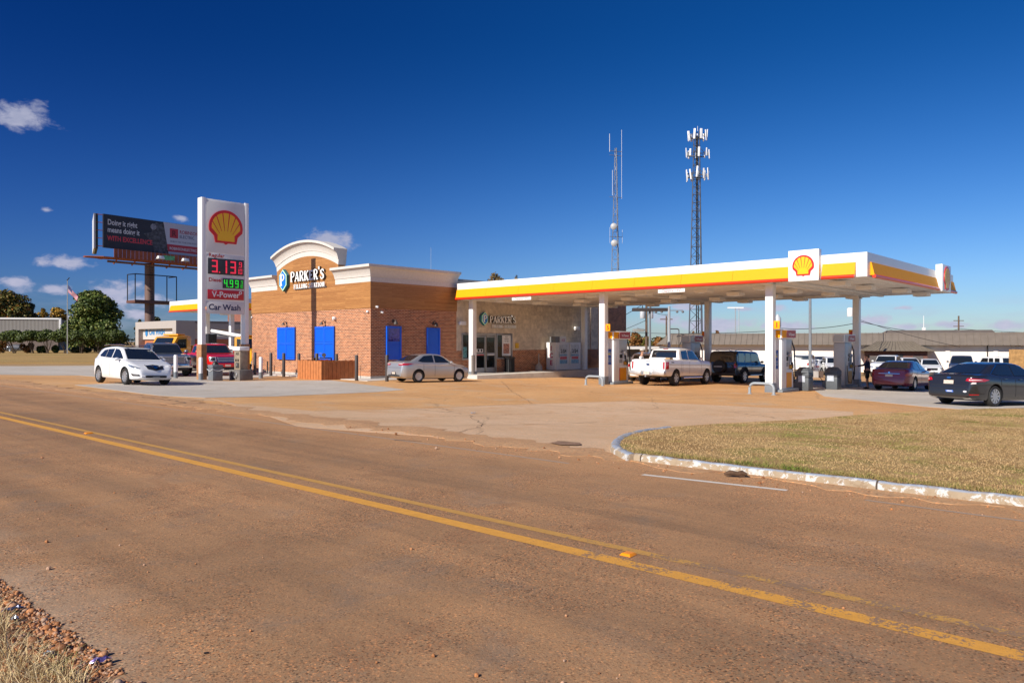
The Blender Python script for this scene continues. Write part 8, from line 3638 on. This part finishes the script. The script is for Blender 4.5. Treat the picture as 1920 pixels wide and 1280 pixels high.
# litter, clods, markers ------------------------------------------------------------------
def crumple(px, py, w, l, col, label, name='foil_wrapper', cat='litter'):
    x, y = GP(px, py)
    t = thing(name, label, cat, (x, y, gz(x, y) + .02), .6)
    r_ = random.Random(int(px))
    vs, fs = [], []
    n = 7
    for i in range(n + 1):
        for j in range(4):
            u_, v_ = i / n - .5, j / 3 - .5
            taper = 1 - (2 * abs(u_)) ** 3 * .7
            vs.append((u_ * l, v_ * w * taper, .012 + r_.uniform(0, .018) * taper))
    for i in range(n):
        for j in range(3):
            a = i * 4 + j
            fs.append((a, a + 4, a + 5, a + 1))
    m = MB()
    m.add(vs, fs, P('foil ' + label[:6], col, .25, metal=.5, var=.5, scale=50))
    m.add([(a, b, c - .006) for a, b, c in vs], [f[::-1] for f in fs], P('foil ' + label[:6], col, .25))
    m.build('wrapper', None, t)


crumple(190, 1248, .03, .10, (.20, .15, .42), 'shiny purple wrapper on the gravel at lower left')
crumple(25, 1151, .035, .12, (.12, .14, .25), 'dull blue wrapper on the gravel at the left edge')
for (px, py, c_, lab) in ((28, 1168, (.6, .6, .58), 'small white scrap beside the dull blue wrapper'), (90, 1236, (.6, .6, .58), 'small white scrap left of the purple wrapper')):
    crumple(px, py, .03, .04, c_, lab, 'paper_scrap')
for (px, py, s_, lab) in ((1178, 1041, 1.0, 'yellow raised road marker between the lines at the right'), (166, 813, 1.2, 'yellow raised road marker far up the road at left')):
    x, y = GP(px, py)
    t = thing('road_marker', lab, 'road marker', (x, y, gz(x, y) + .006), math.atan2(RD.y, RD.x), 'raised road markers')
    m = MB()
    m.box(-.05 * s_, .05 * s_, -.052 * s_, .052 * s_, 0, .018 * s_, P('marker amber', (.85, .27, .004), .35, var=.05), taper=.016)
    m.build('reflector', None, t, bevel=.003)
x, y = GP(1379, 895)
t = thing('mud_clod', 'dark clod of dried mud lying in the gutter by the kerb', 'clod', (x, y, gz(x, y) + .02), -.15)
m = MB()
r_ = random.Random(2)
m.tube([(-.13, 0, .02), (-.06, .01, .035), (.02, -.01, .03), (.08, .01, .035), (.14, 0, .02)], [.018, .035, .028, .036, .014], P('dried mud', (.10, .055, .03), .95, var=.3, scale=20, bump=.6), n=7)
m.build('clod', None, t, smooth=True)
x, y = GP(387, 1226)
t = thing('black_scrap', 'tiny black scrap of rubber on the asphalt at lower left', 'litter', (x, y, gz(x, y) + .006), .3)
m = MB()
m.box(-.012, .012, -.006, .006, 0, .006, BLACK)
m.build('scrap', None, t, bevel=.002)
x, y = GP(888, 776)
crumple(888, 776, .10, .18, (.75, .74, .72), 'flattened white paper cup on the drive', 'paper_scrap')


# ------------------------------------------------------------------ people
def skin_obj(name, verts, edges, radii, mat, parent, root=0, sub=2):
    me = bpy.data.meshes.new(name)
    me.from_pydata(verts, edges, [])
    o = link(name, me, parent)
    sk = o.modifiers.new('skin', 'SKIN')
    sk.branch_smoothing = .4
    sv = me.skin_vertices[0].data
    for i, r_ in enumerate(radii):
        rr = r_ if isinstance(r_, tuple) else (r_, r_)
        sv[i].radius = rr
        sv[i].use_root = (i == root)
    ss = o.modifiers.new('sub', 'SUBSURF')
    ss.levels = sub
    ss.render_levels = sub
    bpy.context.view_layer.update()
    dg = bpy.context.evaluated_depsgraph_get()
    me2 = bpy.data.meshes.new_from_object(o.evaluated_get(dg))
    o.modifiers.clear()
    o.data = me2
    me2.materials.clear()
    me2.materials.append(mat)
    me2.shade_smooth()
    return o


SKIN = P('skin', (.48, .26, .17), .6, var=.04)


def person(label, pos, head, shirt, legs_mat, hair, reach, cap=None, h=1.74, shorts=True, shoes=None):
    t = thing('person', label, 'person', (pos[0], pos[1], gz(*pos) + .016), head)
    k = h / 1.75
    # facing +x
    V_ = [(0, 0, .98), (0, 0, 1.10), (.01, 0, 1.27), (.0, 0, 1.42), (.015, 0, 1.50), (.03, 0, 1.58), (.035, 0, 1.66), (.02, 0, 1.73)]
    E_ = [(i, i + 1) for i in range(7)]
    Rr = [(.14, .105), (.125, .095), (.15, .10), (.10, .08), (.052, .055), (.070, .085), (.080, .098), (.055, .07)]
    for s_ in (1, -1):
        b = len(V_)
        dx = .04 * s_
        V_ += [(0, s_ * .09, .90), (.02 + dx, s_ * .10, .50), (-.01 + dx, s_ * .105, .10), (.0 + dx, s_ * .105, .045), (.15 + dx, s_ * .115, .035)]
        E_ += [(0, b), (b, b + 1), (b + 1, b + 2), (b + 2, b + 3), (b + 3, b + 4)]
        Rr += [.092, .058, .038, .042, .03]
    arms = []
    for s_ in (1, -1):
        b = len(V_)
        if reach and s_ == reach:
            pts = [(.0, s_ * .17, 1.40), (.22, s_ * .21, 1.22), (.46, s_ * .15, 1.16), (.53, s_ * .14, 1.155)]
        else:
            pts = [(.0, s_ * .17, 1.40), (-.04, s_ * .22, 1.12), (.05, s_ * .23, .90), (.07, s_ * .23, .83)]
        V_ += pts
        E_ += [(3, b), (b, b + 1), (b + 1, b + 2), (b + 2, b + 3)]
        Rr += [.052, .042, .030, .028]
        # palm and five fingers
        w = Vector(pts[3])
        dr = (Vector(pts[3]) - Vector(pts[2])).normalized()
        sd = Vector((0, 1, 0)) if abs(dr.x) > .5 else Vector((1, 0, 0))
        pb = len(V_)
        V_.append(tuple(w + dr * .05))
        E_.append((b + 3, pb))
        Rr.append((.036, .018))
        for f_ in range(4):
            c_ = len(V_)
            off = sd * (.030 - .02 * f_)
            L_ = (.072, .080, .074, .058)[f_]
            V_ += [tuple(w + dr * .085 + off), tuple(w + dr * (.085 + L_ * .55) + off - Vector((0, 0, .012))), tuple(w + dr * (.08 + L_ * .8) + off - Vector((0, 0, .035)))]
            E_ += [(pb, c_), (c_, c_ + 1), (c_ + 1, c_ + 2)]
            Rr += [.009, .0085, .0075]
        c_ = len(V_)
        V_ += [tuple(w + dr * .03 + sd * .045), tuple(w + dr * .065 + sd * .062)]
        E_ += [(pb, c_), (c_, c_ + 1)]
        Rr += [.010, .0085]
        arms.append(pts)
    # nose
    V_ = [(a, b_, c_ * k) for a, b_, c_ in V_]
    body = skin_obj('body', V_, E_, Rr, SKIN, t)
    m = MB()
    m.ball((.125, 0, 1.635 * k), .022, .014, .022, SKIN, n=8)
    for s_ in (1, -1):
        m.ball((.03, s_ * .082, 1.635 * k), .018, .012, .030, SKIN, n=8)
    m.build('face', None, body, smooth=True)
    m = MB()
    for s_ in (1, -1):
        m.ball((.106, s_ * .032, 1.665 * k), .010, .014, .008, BLACK, n=8)
    m.ball((.103, 0, 1.592 * k), .012, .024, .006, P('lips', (.35, .12, .10), .5), n=8)
    m.build('eyes', None, body, smooth=True)
    # hair
    m = MB()
    m.ball((.005, 0, 1.695 * k), .108, .092, .085, hair, n=14)
    m.ball((-.035, 0, 1.645 * k), .075, .082, .085, hair, n=12)
    m.build('hair', None, t, smooth=True)
    if cap:
        m = MB()
        m.ball((.01, 0, 1.725 * k), .112, .10, .075, cap, n=14)
        m.box(.08, .20, -.07, .07, 1.705 * k, 1.718 * k, cap)
        m.build('cap', None, t, bevel=.004)
    # shirt
    V2 = [(0, 0, .93), (0, 0, 1.10), (.01, 0, 1.27), (.0, 0, 1.42), (.01, 0, 1.475)]
    E2 = [(0, 1), (1, 2), (2, 3), (3, 4)]
    R2 = [(.165, .125), (.148, .115), (.168, .118), (.118, .095), (.065, .065)]
    for pts in arms:
        b = len(V2)
        q_ = Vector(pts[2]).lerp(Vector(pts[3]), .6)
        V2 += [pts[0], pts[1], tuple(q_)]
        E2 += [(3, b), (b, b + 1), (b + 1, b + 2)]
        R2 += [.068, .056, .042]
    skin_obj('shirt', [(a, b_, c_ * k) for a, b_, c_ in V2], E2, R2, shirt, t)
    V3 = [(0, 0, .98)]
    E3, R3 = [], [(.155, .122)]
    for s_ in (1, -1):
        b = len(V3)
        dx = .04 * s_
        zl = .50 if shorts else .09
        V3 += [(0, s_ * .09, .88), (.01 + dx, s_ * .10, .66 if shorts else .5), (.02 + dx if shorts else -.01 + dx, s_ * .102, zl)]
        E3 += [(0, b), (b, b + 1), (b + 1, b + 2)]
        R3 += [.112, .098 if shorts else .072, .09 if shorts else .058]
    skin_obj('shorts' if shorts else 'trousers', [(a, b_, c_ * k) for a, b_, c_ in V3], E3, R3, legs_mat, t)
    for s_ in (1, -1):
        m = MB()
        dx = .04 * s_
        m.ball((.06 + dx, s_ * .11, .045), .14, .052, .05, shoes or BLACK, n=12)
        m.build('shoe', None, t, smooth=True)
    return t


HAIR = P('brown hair', (.09, .045, .022), .7, var=.2, scale=40)
pos = GP(1626.5, 729)
# faces the pump to the left
person('person in navy long-sleeved top and black shorts holding the pump nozzle', pos, math.pi * .93, P('navy cloth', (.012, .016, .045), .85, var=.1), P('black cloth', (.012, .012, .014), .9), HAIR, 1)
# nozzle and hose in the hand
px_, py_ = pos
hx, hy = px_ + math.cos(math.pi * .93) * .62 - math.sin(math.pi * .93) * .14, py_ + math.sin(math.pi * .93) * .62 + math.cos(math.pi * .93) * .14
g_ = gz(*pos)
m = MB()
m.tube([(hx + .03, hy, g_ + 1.19), (hx - .02, hy, g_ + 1.13), (hx - .03, hy, g_ + .98), (hx - .02, hy + .02, g_ + .90)], [.02, .03, .028, .02], BLACK, n=8)
m.tube([(hx - .02, hy, g_ + 1.12), (hx - .10, hy, g_ + .7), (hx - .14, hy + .1, g_ + .3), (hx - .26, hy + .2, g_ + .35), (hx - .32, hy + .2, g_ + 1.2)], .02, BLACK, n=6)
tag(m.build('fuel_nozzle', None, smooth=True), 'black fuel nozzle and hose in the hand of the person', 'nozzle')
p5 = GP(1203, 720)
person('person with white cap and white shirt behind the bed of the white pickup', p5, -.4, P('white cloth', (.70, .70, .70), .85), P('denim cloth', (.05, .07, .12), .9), HAIR, 0, cap=P('pale cap', (.55, .52, .48), .8), h=1.86, shorts=False)
# dark bags the person carries on the pump side
